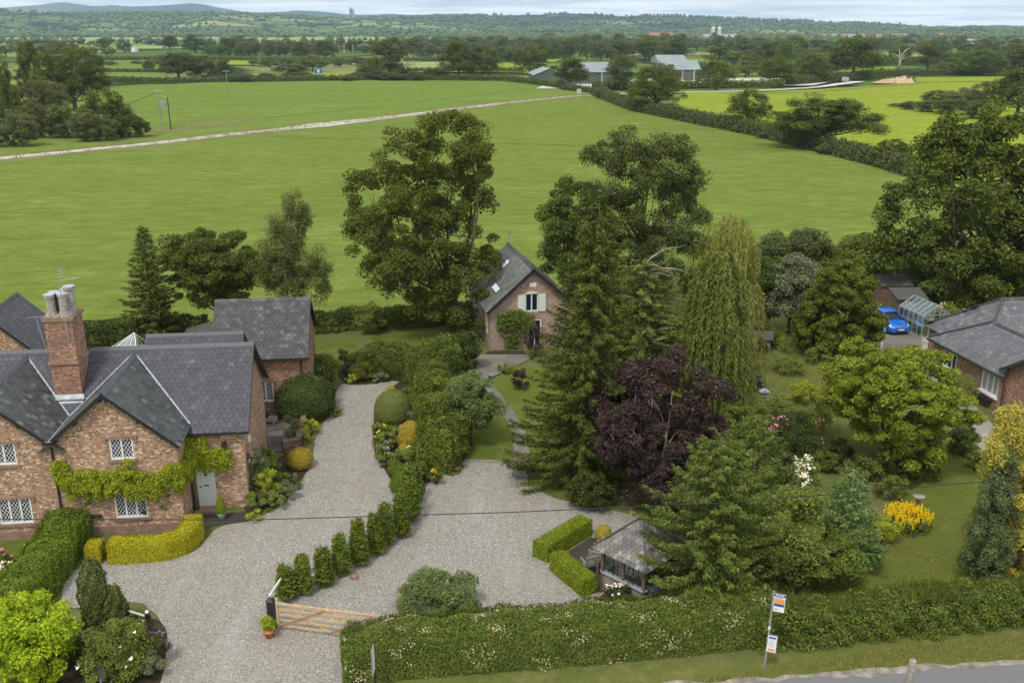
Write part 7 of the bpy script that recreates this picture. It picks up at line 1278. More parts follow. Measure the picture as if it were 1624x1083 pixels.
tufts('track_grass', [(p.x - 0.6, p.y - 2.8) for p in trk] + [(p.x - 0.9, p.y - 5.6) for p in trk[::-1]], 8000, 0.6, 'grass_blade', 'tall grasses on the near margin of the farm track', 244, thin=0.05)
# ------------------------------------------------------------------ paving
def stones(parent, rows, mat='paving', name='paving_slab', h=0.03, gap=0.018, seed=1, z=0.022):
    """rows: list of (left point, right point) pairs up a path; each row split into slabs"""
    rng = np.random.default_rng(seed)
    for (a0, b0), (a1, b1) in zip(rows[:-1], rows[1:]):
        n = rng.integers(1, 4); cuts = [0.0] + sorted((np.arange(1, n) / n + rng.normal(size=n - 1) * 0.06).tolist()) + [1.0]
        for f0, f1 in zip(cuts[:-1], cuts[1:]):
            q = [a0.lerp(b0, f0), a0.lerp(b0, f1), a1.lerp(b1, f1), a1.lerp(b1, f0)]; c = (q[0] + q[1] + q[2] + q[3]) / 4
            q = [c + (p - c) * (1 - gap / max((p - c).length, 0.05)) for p in q]; zz = z + rng.random() * 0.008; mb = MB(); mb.prism([(p.x - c.x, p.y - c.y, 0.0) for p in q], (0, 0, h)); o = mb.build(name, M[mat], parent); o.location = (c.x, c.y, zz)
pl = [(824, 771), (823, 757), (811, 757), (812, 748), (813, 735), (814, 715), (814, 700), (811, 688), (806, 674), (798, 660), (789, 646), (780, 632), (770, 618), (760, 604), (758, 592)]; pr_ = [(838, 772), (838, 758), (838, 757), (838, 748), (839, 735), (840, 720), (838, 703), (834, 688), (827, 674), (818, 658), (808, 644), (797, 630), (785, 616), (775, 602), (772, 590)]
pl[0] = (810, 773); pl[1] = (809, 763); path_o = sheet('garden_path', [G(*p) for p in pl] + [G(*p) for p in pr_[::-1]], 0.018, 'soil', smooth=False)
stones(path_o, [(G(*a), G(*b_)) for a, b_ in zip(pl, pr_)], seed=4)
ter = sheet('terrace', [G(*p) for p in ((755, 595), (775, 605), (815, 580), (840, 566), (830, 556), (775, 557), (752, 572))], 0.018, 'soil', smooth=False)
stones(ter, [(G(754 + i * 0.2, 594 - i * 6.2), G(782 + i * 15, 598 - i * 7.0)) for i in range(6)], seed=6)
# patio behind the cottage with slabs
pt = sheet('patio', [G(*p) for p in ((408, 722), (470, 712), (478, 655), (420, 662), (410, 690))], 0.02, 'soil', smooth=False)
for i in range(9): stones(pt, [(G(409 + 9 * 0 + i * 0.4, 722 - i * 7), G(472 + i * 0.6, 713 - i * 7)), (G(409 + i * 0.4, 715.3 - i * 7), G(472 + i * 0.6, 706.3 - i * 7))], seed=10 + i)
dp = sheet('door_paving', [G(*p) for p in ((312, 838), (392, 828), (392, 812), (320, 818))], 0.034, 'paver', smooth=False)
sp_ = sheet('summerhouse_terrace', [G(*p) for p in ((872, 893), (938, 852), (1010, 880), (1000, 940), (945, 940))], 0.034, 'paver', smooth=False)
bp_ = sheet('bungalow_path', [G(*p) for p in ((1395, 560), (1400, 520), (1450, 518), (1480, 545), (1530, 625), (1580, 680), (1560, 720), (1530, 680), (1500, 640), (1460, 570))], 0.02, 'slab', smooth=False)
st = [(G(1398, 556), G(1462, 560)), (G(1400, 546), G(1462, 548)), (G(1402, 537), G(1462, 538)), (G(1404, 529), G(1460, 530)), (G(1405, 521), G(1455, 521))]; stones(bp_, st, seed=30, z=0.024)
# timber kerb of the parking
k = empty('timber_kerb', G(735, 731), 0, 'pale timber kerb between the small lawn and the parking gravel', 'kerb'); mb = MB(); a, b2 = Vector((0, 0, 0.05)), G(812, 735) - G(735, 731) + Vector((0, 0, 0.05)); mb.bar(a, b2, 0.09, 0.12); mb.build('sleeper', M['wood_grey'], k)
# patio wall
pw = [G(488, 655), G(474, 714), G(449, 719)]; k = empty('garden_wall', pw[1], 0, 'low L-shaped brick wall around the patio', 'wall')
mb = MB(); cp = MB()
for a, b2 in zip(pw[:-1], pw[1:]):
    a, b2 = a - pw[1], b2 - pw[1]; mb.bar(a + Vector((0, 0, 0.33)), b2 + Vector((0, 0, 0.33)), 0.22, 0.66); cp.bar(a + Vector((0, 0, 0.705)), b2 + Vector((0, 0, 0.705)), 0.3, 0.08)
mb.build('wall', M['brick_wall'], k); cp.build('coping', M['brick_wall'], k)
# ------------------------------------------------------------------ gate and its posts
g0, g1 = G(441, 999), G(598, 1020); gd_ = (g1 - g0); GLn = gd_.length; ga_ = math.atan2(gd_.y, gd_.x)
gt = empty('field_gate', g0, ga_, 'new timber five-bar gate standing across the parking entrance', 'gate')
for nm, x0, x1, z, hgt, m_ in (('top_rail', 0.09, GLn - 0.1, 1.18, 0.1, 'oak_new'), ('rail', 0.09, GLn - 0.1, 0.95, 0.075, 'oak_new'), ('rail', 0.09, GLn - 0.1, 0.72, 0.075, 'oak_new'), ('rail', 0.09, GLn - 0.1, 0.49, 0.075, 'oak_new'), ('rail', 0.09, GLn - 0.1, 0.25, 0.075, 'oak_new')):
    mb = MB(); mb.bar((x0, 0, z), (x1, 0, z), 0.03 if nm == 'rail' else 0.06, hgt); mb.build(nm, M[m_], gt)
mb = MB(); mb.box(0.0, 0.09, -0.04, 0.04, 0.12, 1.42); mb.build('heel_stile', M['oak_new'], gt); mb = MB(); mb.box(GLn - 0.1, GLn - 0.02, -0.035, 0.035, 0.16, 1.26); mb.build('head_stile', M['oak_new'], gt)
for a, b2, m_ in (((0.12, -0.03, 0.22), (GLn * 0.5, -0.03, 1.15), 'oak_worn'), ((GLn * 0.55, -0.03, 0.22), (GLn * 0.96, -0.03, 1.12), 'oak_worn'), ((0.15, 0.03, 1.15), (GLn * 0.52, 0.03, 0.22), 'oak_new'), ((GLn * 0.5, 0.03, 1.15), (GLn * 0.92, 0.03, 0.24), 'oak_new')): mb = MB(); mb.bar(a, b2, 0.025, 0.075); mb.build('brace', M[m_], gt)
mb = MB(); mb.bar((0.0, -0.045, 1.18), (0.55, -0.045, 1.18), 0.012, 0.05); mb.build('strap_hinge', M['galv'], gt)
def post(px, by, h, w, mat, label, name='gate_post', cap=None):
    k = empty(name, G(px, by), ga_, label, 'post'); mb = MB(); mb.box(-w, w, -w, w, 0, h); mb.build('shaft', M[mat], k)
    if cap: mb = MB(); mb.box8([(-w * 1.25, -w * 1.25, h), (w * 1.25, -w * 1.25, h), (w * 1.25, w * 1.25, h), (-w * 1.25, w * 1.25, h), (-w * 0.5, -w * 0.5, h + 0.1), (w * 0.5, -w * 0.5, h + 0.1), (w * 0.5, w * 0.5, h + 0.1), (-w * 0.5, w * 0.5, h + 0.1)]); mb.build('cap', M[cap], k)
    return k
post(433, 996, 1.25, 0.13, 'black', 'black painted gatepost at the hinge end of the timber gate', cap='black'); post(601, 1022, 1.25, 0.11, 'wood_grey', 'weathered wooden post at the far end of the timber gate, wrapped by a shrub')
bk = post(240, 1022, 1.35, 0.07, 'black', 'slim black gatepost with a white ball top beside the lavender'); mb = MB(); mb.lathe([(0.02, 1.35), (0.07, 1.4), (0.07, 1.46), (0.02, 1.5)], 10); mb.build('ball_top', M['white'], bk); mb = MB(); mb.box(0.07, 0.13, -0.05, 0.05, 1.15, 1.27); mb.build('latch', M['black'], bk)
wr = empty('white_railing', G(432, 985), 0, 'white rail running from the black gatepost into the young conifers', 'railing'); mb = MB(); e = G(455, 945) - G(432, 985); mb.bar((0, 0, 1.18), (e.x, e.y, 1.1), 0.05, 0.09); mb.tube([(0, 0, 0), (0, 0, 1.22)], 0.05, 8); mb.build('rail', M['white'], wr)
wc = empty('white_rail', G(205, 1008), 0, 'short white rail beside the dark columnar yews', 'railing'); mb = MB(); e = G(236, 1020) - G(205, 1008); mb.bar((0, 0, 1.15), (e.x, e.y, 1.2), 0.04, 0.06); mb.tube([(0, 0, 0), (0, 0, 1.18)], 0.03, 7); mb.build('rail', M['white'], wc)
S('shrub', 578, 1026, 60, 982, 1200, 0.05, 'hawthorn_leaf', 'twiggy brown-green shrub growing over the end of the timber gate', 250)
# terracotta pot by the gate
b = G(428, 1010); k = empty('plant_pot', b, 0, 'terracotta pot with a yellow-green plant at the foot of the black gatepost', 'plant pot'); mb = MB(); mb.lathe([(0.15, 0.0), (0.21, 0.26), (0.24, 0.27), (0.24, 0.34), (0.2, 0.34)], 14); mb.build('pot', M['terracotta'], k, True); rng = np.random.default_rng(3); C = crown_clumps(rng, [(0, 0, 0.62, 0.3, 0.3, 0.26)], 24, 0.3); P, N, t = clump_leaves(rng, C, 0.12, 40); mobj('plant', leaf_mesh('plant', P, N, 0.045, rng, t), M['wisteria_leaf'], k)
b = G(985, 968); k = empty('plant_pot', b, 0, 'small terracotta pot below the white roses at the summerhouse', 'plant pot'); mb = MB(); mb.lathe([(0.1, 0.0), (0.14, 0.2), (0.16, 0.21), (0.16, 0.26), (0.13, 0.26)], 12); mb.build('pot', M['terracotta'], k, True)
b = G(562, 916); k = empty('boulder', b, 0, 'small grey stone on the gravel beside the young conifers', 'stone'); mb = MB(); mb.lathe([(0.12, 0.0), (0.19, 0.06), (0.17, 0.13), (0.07, 0.18)], 9); mb.build('stone', M['sandstone'], k, True)
k = empty('wheelie_bin', G(1036, 965), math.radians(20), 'dark bin in the shade behind the summerhouse', 'bin'); mb = MB(); mb.box8([(-0.24, -0.24, 0.05), (0.24, -0.24, 0.05), (0.24, 0.24, 0.05), (-0.24, 0.24, 0.05), (-0.3, -0.32, 1.0), (0.3, -0.32, 1.0), (0.3, 0.32, 1.0), (-0.3, 0.32, 1.0)]); mb.build('body', M['pot_dark'], k); mb = MB(); mb.box(-0.32, 0.32, -0.36, 0.33, 1.003, 1.06); mb.build('lid', M['pot_dark'], k)
# ------------------------------------------------------------------ garden seats
def chair(loc, rz, label, mat='wood_grey'):
    k = empty('garden_chair', loc, rz, label, 'chair')
    for i in range(5): mb = MB(); mb.box(-0.26, 0.26, -0.24 + i * 0.1, -0.16 + i * 0.1, 0.42, 0.445); mb.build('seat_slat', M[mat], k)
    for x in (-0.27, 0.27):
        mb = MB(); mb.box(x - 0.025, x + 0.025, -0.26, -0.21, 0, 0.64); mb.build('leg', M[mat], k); mb = MB(); mb.bar((x, 0.24, 0), (x, 0.34, 0.98), 0.05, 0.05); mb.build('leg', M[mat], k); mb = MB(); mb.box(x - 0.03, x + 0.03, -0.28, 0.28, 0.642, 0.67); mb.build('armrest', M[mat], k)
    for i in range(6): x = -0.2 + i * 0.08; mb = MB(); mb.bar((x, 0.275, 0.47), (x, 0.33, 0.9), 0.045, 0.018); mb.build('back_slat', M[mat], k)
    mb = MB(); mb.bar((-0.245, 0.335, 0.94), (0.245, 0.335, 0.94), 0.04, 0.07); mb.build('top_rail', M[mat], k)
chair(G(934, 908), math.radians(200), 'grey wooden garden chair nearest the near box hedge'); chair(G(948, 900), math.radians(150), 'grey wooden garden chair beside the summerhouse post')
k = empty('garden_table', G(440, 706), math.radians(10), 'small slatted wooden table on the patio', 'table')
for i in range(6): mb = MB(); mb.box(-0.42 + i * 0.14, -0.30 + i * 0.14, -0.32, 0.32, 0.70, 0.73); mb.build('top_slat', M['wood_grey'], k)
for x in (-0.36, 0.36):
    for y in (-0.26, 0.26): mb = MB(); mb.box(x - 0.03, x + 0.03, y - 0.03, y + 0.03, 0, 0.699); mb.build('leg', M['wood_grey'], k)
k = empty('stone_trough', G(424, 672), math.radians(8), 'stone trough planter under the rear wing window', 'planter'); mb = MB(); mb.box(-0.6, 0.6, -0.2, 0.2, 0.18, 0.45); mb.build('trough', M['slab'], k); mb = MB(); mb.box(-0.45, -0.3, -0.15, 0.15, 0, 0.178); mb.box(0.3, 0.45, -0.15, 0.15, 0, 0.178); mb.build('foot', M['slab'], k); rng = np.random.default_rng(8); C = crown_clumps(rng, [(0, 0, 0.5, 0.5, 0.18, 0.18)], 16, 0.2); P, N, t = clump_leaves(rng, C, 0.12, 30); mobj('plant', leaf_mesh('plant', P, N, 0.045, rng, t), M['shrub_dark'], k)
# ------------------------------------------------------------------ roadside things
b = G(1212, 1060); top = AT(1227, 936, b.y + 0.05); k = empty('bus_stop', b, 0, 'grey bus stop pole with an orange and blue flag sign and a timetable case', 'bus stop'); lean = Vector((top.x - b.x, 0.0, top.z)); Pz = lambda f: lean * f
mb = MB(); mb.tube([(0, 0, 0), tuple(lean)], 0.035, 10); mb.build('pole', M['pole'], k)
uxv = Vector((0.93, -0.36, 0)).normalized(); zt = lean.z
def plate(mb, x0, x1, z0, z1, d=0.0, th=0.012):
    nn_ = Vector((uxv.y, -uxv.x, 0)); nn_ = nn_ if nn_.y < 0 else -nn_; q = lambda x, z: lean * (z / zt) + uxv * x + nn_ * d; c = [q(x0, z0), q(x1, z0), q(x1, z1), q(x0, z1)]; mb.prism(c, nn_ * th)
mb = MB(); plate(mb, 0.04, 0.42, zt - 0.78, zt - 0.06); fl = mb.build('flag_sign', M['white'], k)
for nm, x0, x1, z0, z1, m_ in (('header_band', 0.045, 0.415, 0.61, 0.71, 'sign_blue'), ('orange_panel', 0.06, 0.40, 0.32, 0.53, 'sign_orange'), ('blue_band', 0.06, 0.40, 0.22, 0.318, 'sign_blue')): mb = MB(); plate(mb, x0, x1, zt - 0.78 + z0, zt - 0.78 + z1, 0.0125, 0.003); mb.build(nm, M[m_], fl)
for z, w_ in ((0.565, 0.25), (0.09, 0.12)): mb = MB(); plate(mb, 0.08, 0.08 + w_, zt - 0.78 + z, zt - 0.78 + z + 0.025, 0.0125, 0.003); mb.build('text_line', M['sign_blue'], fl)
for x in (0.09, 0.14, 0.2, 0.26, 0.31): mb = MB(); plate(mb, x, x + 0.035, zt - 0.78 + 0.635, zt - 0.78 + 0.685, 0.0157, 0.002); mb.build('lettering', M['white'], fl)
mb = MB(); plate(mb, -0.02, 0.33, 0.78, 1.5, 0.04, 0.04); tcs = mb.build('timetable_case', M['pole'], k); mb = MB(); plate(mb, 0.0, 0.31, 0.81, 1.47, 0.0805, 0.004); mb.build('timetable', M['white'], tcs)
mb = MB(); plate(mb, 0.03, 0.28, 1.36, 1.43, 0.0848, 0.003); mb.build('header_band', M['sign_blue'], tcs); mb = MB(); plate(mb, 0.05, 0.26, 0.85, 0.95, 0.0848, 0.003); mb.build('yellow_notice', M['sign_orange'], tcs)
for i in range(8): mb = MB(); plate(mb, 0.04, 0.27 - 0.03 * (i % 3), 1.30 - i * 0.04, 1.308 - i * 0.04, 0.0848, 0.002); mb.build('text_line', M['pole'], tcs)
mb = MB(); mb.tube([tuple(lean * 0.52), tuple(lean * 0.56)], 0.042, 10); mb.build('collar', M['white'], k)
b = G(1436, 1112); k = empty('wooden_bollard', b, 0, 'weathered round wooden post beside the road', 'post'); hh = HT(b, 1046); mb = MB(); mb.tube([(0, 0, 0), (0.02, 0, hh * 0.5), (0.05, 0, hh - 0.02), (0.05, 0, hh)], [0.125, 0.122, 0.118, 0.10], 14); mb.build('post', M['wood_grey'], k, True)
b = G(596, 1100); k = empty('edge_on_sign', b, 0, 'name board seen edge-on on a pole at the end of the roadside hedge', 'sign'); hh = HT(b, 1022); mb = MB(); mb.tube([(0.0, 0.06, 0), (0, 0.06, hh * 0.97)], 0.035, 8); mb.build('pole', M['black'], k); mb = MB(); mb.box(-0.022, 0.022, -0.45, 0.0, hh - 0.95, hh); mb.build('board', M['wood_grey'], k); mb = MB(); mb.box(0.0225, 0.03, -0.42, -0.03, hh - 0.92, hh - 0.08); mb.build('face', M['white'], k)
b = G(171, 1140); k = empty('roadside_sign', b, math.radians(-58), 'white sign in a black gabled frame at the bottom of the rose bush', 'sign'); hh = HT(b, 1062); mb = MB(); mb.box(-0.36, -0.28, -0.04, 0.04, 0, hh - 0.12); mb.box(0.28, 0.36, -0.04, 0.04, 0, hh - 0.12); mb.build('post', M['black'], k); mb = MB(); mb.box(-0.279, 0.279, -0.02, 0.02, hh - 0.95, hh - 0.16); bd = mb.build('board', M['white'], k); mb = MB(); mb.bar((-0.45, 0, hh - 0.16), (0, 0, hh), 0.12, 0.05); mb.bar((0.45, 0, hh - 0.16), (0, 0, hh), 0.12, 0.05); mb.build('gabled_top', M['black'], k)
for i in range(3): mb = MB(); mb.box(-0.2, 0.2 - 0.05 * i, -0.026, -0.0205, hh - 0.4 - i * 0.14, hh - 0.35 - i * 0.14); mb.build('text_line', M['pole'], bd)
# overhead cables
def cable(pts, r, label, sag=0.0):
    P = [Vector(p) for p in pts]; k = empty('overhead_cable', P[0], 0, label, 'cable'); q = []
    for a, b2 in zip(P[:-1], P[1:]):
        for i in range(13): t = i / 12; p = a.lerp(b2, t); q.append(tuple(p - P[0] - Vector((0, 0, sag * 4 * t * (1 - t)))))
    mb = MB(); mb.tube(q, r, 5); mb.build('wire', M['wire'], k)
cable([AT(-60, 823, 29), AT(400, 824, 29), AT(812, 812, 29), AT(1150, 797, 29), AT(1700, 752, 29)], 0.016, 'dark service cable strung across the front of the gardens')
cable([G(492, 519, 2.4), G(570, 518, 2.4)], 0.014, 'washing line from the rear wing to the wispy shrub', 0.05); cable([G(395, 590, 3.6), G(500, 556, 2.2), G(580, 516, 2.4)], 0.01, 'thin line running from the cottage eaves towards the field hedge', 0.08)
cable([AT(-40, 218, 190), AT(90, 203, 200), AT(180, 175, 208), AT(246, 148, 208)], 0.05, 'power line sagging from the transformer poles past the willow bushes')
# ------------------------------------------------------------------ tree stump, bird furniture, hen house
b = G(1300, 925); k = empty('tree_stump', b, 0, 'tall dead tree stump inside the hazel bush', 'stump'); mb = MB(); hh = HT(b, 868); mb.tube([(0, 0, 0), (0.03, 0, hh * 0.5), (0.0, 0.05, hh)], [0.2, 0.15, 0.13], 9); mb.build('stump', M['bark_pale'], k, True)
def birdtable(px, by, ty, label, name='bird_table'):
    b = G(px, by); hh = HT(b, ty); k = empty(name, b, 0, label, 'bird table'); mb = MB(); mb.tube([(0, 0, 0), (0, 0, hh - 0.4)], 0.05, 7); mb.build('post', M['wood_grey'], k); mb = MB(); mb.box(-0.26, 0.26, -0.2, 0.2, hh - 0.4, hh - 0.36); mb.build('tray', M['wood_grey'], k)
    mb = MB(); mb.prism([(-0.3, -0.25, hh - 0.15), (0.3, -0.25, hh - 0.15), (0, -0.25, hh)], (0, 0.5, 0)); mb.build('roof', M['galv'], k)
    for x in (-0.2, 0.2):
        for y in (-0.15, 0.15): mb = MB(); mb.box(x - 0.015, x + 0.015, y - 0.015, y + 0.015, hh - 0.36, hh - 0.151); mb.build('post', M['wood_grey'], k)
birdtable(1210, 650, 617, 'bird table with a pale roof in the uncut grass')
b = G(1452, 826); k = empty('bird_bath', b, 0, 'stone bird bath among the yellow flower spikes', 'bird bath'); hh = HT(b, 786); mb = MB(); mb.lathe([(0.16, 0), (0.12, 0.1), (0.09, hh * 0.5), (0.11, hh - 0.15), (0.26, hh - 0.06), (0.28, hh), (0.22, hh)], 12); mb.build('pedestal', M['slab'], k, True)
b = G(1203, 556); k = empty('hen_house', b, math.radians(-12), 'weathered wooden hen house with a grey roof beside the weeping conifer', 'hen house'); hh = 1.5
for i in range(6): mb = MB(); mb.box(-0.75, 0.75, -0.5, 0.5, 0.25 + i * 0.13, 0.37 + i * 0.13); mb.build('board', M['wood_grey'], k)
mb = MB(); mb.prism([(-0.9, -0.7, 1.05), (-0.9, 0.7, 1.05), (-0.9, 0.0, 1.5)], (1.8, 0, 0)); mb.build('roof', M['felt'], k); mb = MB(); mb.bar((0.75, -0.3, 0.5), (1.35, -0.6, 0.02), 0.35, 0.03); mb.build('ramp', M['galv'], k)
for x in (-0.7, 0.7):
    for y in (-0.45, 0.45): mb = MB(); mb.box(x - 0.04, x + 0.04, y - 0.04, y + 0.04, 0, 0.25); mb.build('leg', M['wood_grey'], k)
# canopy behind the house
b = G(338, 560); k = empty('garden_canopy', b, math.radians(12), 'dark grey garden canopy behind the link range', 'canopy'); hh = HT(b, 510); mb = MB(); c = 1.9
for i in range(4): a = (c * (1, 1, -1, -1)[i], c * (1, -1, -1, 1)[i], hh - 1.0); a2 = (c * (1, -1, -1, 1)[i], c * (-1, -1, 1, 1)[i], hh - 1.0); mb.prism([a, a2, (0, 0, hh)], (0, 0, 0.02))
mb.build('fabric_roof', M['felt'], k)
for x in (-1.8, 1.8):
    for y in (-1.8, 1.8): mb = MB(); mb.tube([(x, y, 0), (x, y, hh - 0.97)], 0.04, 7); mb.build('pole', M['black'], k)
pk = empty('picket_fence', G(205, 556), 0, 'weathered picket fence behind the cottages', 'fence'); d_ = (G(262, 552) - G(205, 556))
for i in range(17): q = d_ * (i / 16); mb = MB(); mb.box(q.x - 0.045, q.x + 0.045, q.y - 0.012, q.y + 0.012, 0.05, 1.15); mb.build('picket', M['wood_brown'], pk)
for z in (0.35, 0.9): mb = MB(); mb.bar((0, 0.04, z), (d_.x, d_.y + 0.04, z), 0.03, 0.07); mb.build('rail', M['wood_brown'], pk)
# ------------------------------------------------------------------ greenhouse and sheds
b = Vector((30.6, 68.3, 0)); gr = math.radians(14); k = empty('greenhouse', b, gr, 'aluminium greenhouse with glass roof behind the blue car', 'greenhouse'); gw, gl_, ge, gh = 2.3, 2.9, 1.7, 2.45
fr = MB()
def gb(a, b2, w=0.045): fr.bar(a, b2, w, w)
for x in (0, gw):
    for i in range(6): y = gl_ * i / 5; gb((x, y, 0), (x, y, ge)); gb((x, y, ge), (gw / 2, y, gh))
    gb((x, 0, ge), (x, gl_, ge), 0.06); gb((x, 0, 0.03), (x, gl_, 0.03), 0.06)
gb((gw / 2, 0, gh), (gw / 2, gl_, gh), 0.06)
for y in (0, gl_):
    gb((0, y, 0.03), (gw, y, 0.03), 0.06); gb((0, y, ge), (gw, y, ge))
    for x in (gw * 0.25, gw * 0.36, gw * 0.64, gw * 0.75): gb((x, y, 0), (x, y, ge + (gh - ge) * (1 - abs(x - gw / 2) / (gw / 2))))
fr.build('frame', M['alu'], k)
def pane(q): mb = MB(); mb.prism(q, (0.004, 0.004, 0.004)); mb.build('pane', M['ghglass'], k)
for i in range(5):
    y0, y1 = gl_ * i / 5 + 0.03, gl_ * (i + 1) / 5 - 0.03
    for x in (0, gw):
        pane([(x, y0, 0.06), (x, y1, 0.06), (x, y1, ge - 0.04), (x, y0, ge - 0.04)]); m0 = x + (gw / 2 - x) * 0.5; mz = ge + (gh - ge) * 0.5; pane([(x, y0, ge + 0.03), (x, y1, ge + 0.03), (m0, y1, mz), (m0, y0, mz)]); pane([(m0, y0, mz + 0.02), (m0, y1, mz + 0.02), (gw / 2, y1, gh - 0.03), (gw / 2, y0, gh - 0.03)])
for y in (0, gl_):
    for x0, x1 in ((0, 0.25), (0.36, 0.64), (0.75, 1)): pane([(gw * x0 + 0.03, y, 0.06), (gw * x1 - 0.03, y, 0.06), (gw * x1 - 0.03, y, ge - 0.03), (gw * x0 + 0.03, y, ge - 0.03)])
mb = MB(); mb.box(0.2, 0.75, 0.3, 2.9, 0.72, 0.76); mb.build('bench', M['alu'], k); mb = MB(); mb.box(1.75, 2.3, 0.3, 2.9, 0.72, 0.76); mb.build('bench', M['alu'], k)
def shed(px, by, w, d, h, rz, label, mat='wood_brown', name='garden_shed'):
    k = empty(name, G(px, by), rz, label, 'shed'); n = int(h / 0.16)
    for i in range(n): mb = MB(); mb.box(-w / 2, w / 2, -d / 2, d / 2, i * h / n, (i + 1) * h / n - 0.012); mb.build('board', M[mat], k)
    mb = MB(); mb.box8([(-w / 2 - 0.15, -d / 2 - 0.15, h - 0.02), (w / 2 + 0.15, -d / 2 - 0.15, h - 0.02), (w / 2 + 0.15, d / 2 + 0.15, h + 0.45), (-w / 2 - 0.15, d / 2 + 0.15, h + 0.45), (-w / 2 - 0.15, -d / 2 - 0.15, h + 0.05), (w / 2 + 0.15, -d / 2 - 0.15, h + 0.05), (w / 2 + 0.15, d / 2 + 0.15, h + 0.52), (-w / 2 - 0.15, d / 2 + 0.15, h + 0.52)]); mb.build('roof', M['felt'], k)
    mb = MB(); mb.box(-w * 0.1, w * 0.18, -d / 2 - 0.03, -d / 2 - 0.001, 0.05, h * 0.86); mb.build('door', M['wood_grey'], k)
shed(1412, 480, 2.4, 1.8, 1.7, 0.05, 'felt-roofed shed farther from the greenhouse under the massive oak'); shed(1436, 503, 2.2, 1.6, 1.7, 0.05, 'felt-roofed shed directly behind the greenhouse')
k = empty('compost_bin', G(1496, 528), 0.2, 'dark green plastic bin beside the greenhouse', 'bin'); mb = MB(); mb.box8([(-0.3, -0.35, 0), (0.3, -0.35, 0), (0.3, 0.35, 0), (-0.3, 0.35, 0), (-0.36, -0.42, 1.0), (0.36, -0.42, 1.0), (0.36, 0.42, 1.0), (-0.36, 0.42, 1.0)]); mb.build('body', M['green_bin'], k); mb = MB(); mb.box(-0.38, 0.38, -0.45, 0.43, 1.002, 1.06); mb.build('lid', M['green_bin'], k)
k = empty('washing_post', G(1537, 484), 0, 'pale T-shaped washing post on the far grass', 'post'); mb = MB(); mb.tube([(0, 0, 0), (0, 0, 1.9)], 0.045, 7); mb.bar((-0.35, 0, 1.9), (0.35, 0, 1.9), 0.07, 0.07); mb.build('post', M['wood_grey'], k)
# ------------------------------------------------------------------ blue hatchback
b = G(1428, 533); k = empty('blue_car', b, math.radians(10), 'bright blue hatchback parked nose-out beside the greenhouse', 'car')
def loft(secs, mat, name, parent, smooth=True):
    """sections across the car: list of (y, [(x,z)...] half profile)"""
    mb = MB(); rings = []
    for y, pr in secs:
        ring = [(x, y, z) for x, z in pr] + [(-x, y, z) for x, z in reversed(pr)]; rings.append([len(mb.V) + i for i in range(len(ring))]); mb.V += ring
    for r0, r1 in zip(rings[:-1], rings[1:]):
        for i in range(len(r0) - 1): mb.F.append((r0[i], r0[i + 1], r1[i + 1], r1[i]))
    mb.F.append(tuple(rings[0][::-1])); mb.F.append(tuple(rings[-1])); return mb.build(name, M[mat], parent, smooth)
bs = lambda w, z0, zb, zt_: [(w * 0.80, z0), (w * 0.97, z0 + 0.1), (w, zb * 0.75 + z0 * 0.25), (w * 0.96, zb), (w * 0.80, zt_), (w * 0.4, zt_ + 0.03), (0.001, zt_ + 0.04)]
loft([(0.0, bs(0.66, 0.26, 0.58, 0.66)), (0.12, bs(0.78, 0.2, 0.62, 0.73)), (0.4, bs(0.85, 0.18, 0.70, 0.82)), (0.9, bs(0.86, 0.18, 0.82, 0.95)), (1.15, bs(0.86, 0.18, 0.88, 1.0)), (2.0, bs(0.86, 0.18, 0.9, 1.0)), (3.2, bs(0.86, 0.18, 0.94, 1.02)), (3.75, bs(0.83, 0.2, 0.95, 1.03)), (3.95, bs(0.76, 0.25, 0.85, 0.98))], 'car', 'body', k)
cs = lambda w, zt_: [(w, 0.98), (w * 0.97, 1.06), (w * 0.82, zt_ - 0.04), (w * 0.6, zt_), (0.001, zt_ + 0.02)]
loft([(0.98, cs(0.72, 1.03)), (1.75, cs(0.74, 1.43)), (2.4, cs(0.74, 1.47)), (3.3, cs(0.72, 1.42)), (3.85, cs(0.66, 1.1))], 'glass', 'cabin_glass', k)
loft([(1.72, [(0.60, 1.42), (0.56, 1.455), (0.001, 1.475)]), (2.4, [(0.62, 1.45), (0.58, 1.49), (0.001, 1.51)]), (3.35, [(0.58, 1.41), (0.54, 1.45), (0.001, 1.47)])], 'car', 'roof_panel', k)
for sg in (-1, 1):
    mb = MB(); mb.bar((sg * 0.70, 1.02, 1.05), (sg * 0.605, 1.74, 1.445), 0.06, 0.05); mb.build('pillar', M['car'], k); mb = MB(); mb.bar((sg * 0.745, 2.45, 1.02), (sg * 0.64, 2.5, 1.46), 0.07, 0.03); mb.build('pillar', M['car'], k)
    mb = MB(); mb.prism([(sg * 0.48, 0.055, 0.60), (sg * 0.76, 0.20, 0.66), (sg * 0.80, 0.52, 0.80), (sg * 0.70, 0.42, 0.80), (sg * 0.52, 0.12, 0.68)], (0, -0.02, 0.015)); mb.build('headlight', M['lamp'], k)
    mb = MB(); mb.box(sg * 0.86 - 0.02, sg * 0.98, 1.12, 1.26, 0.96, 1.1) if sg > 0 else mb.box(-0.98, -0.84, 1.12, 1.26, 0.96, 1.1); mb.build('door_mirror', M['car'], k)
    for y in (0.75, 3.2):
        mb = MB(); mb.tube([(sg * 0.66, y, 0.3), (sg * 0.875, y, 0.3)], 0.3, 16); wh = mb.build('wheel', M['rubber'], k); mb = MB(); mb.tube([(sg * 0.876, y, 0.3), (sg * 0.885, y, 0.3)], [0.2, 0.18], 12); mb.build('rim', M['galv'], wh)
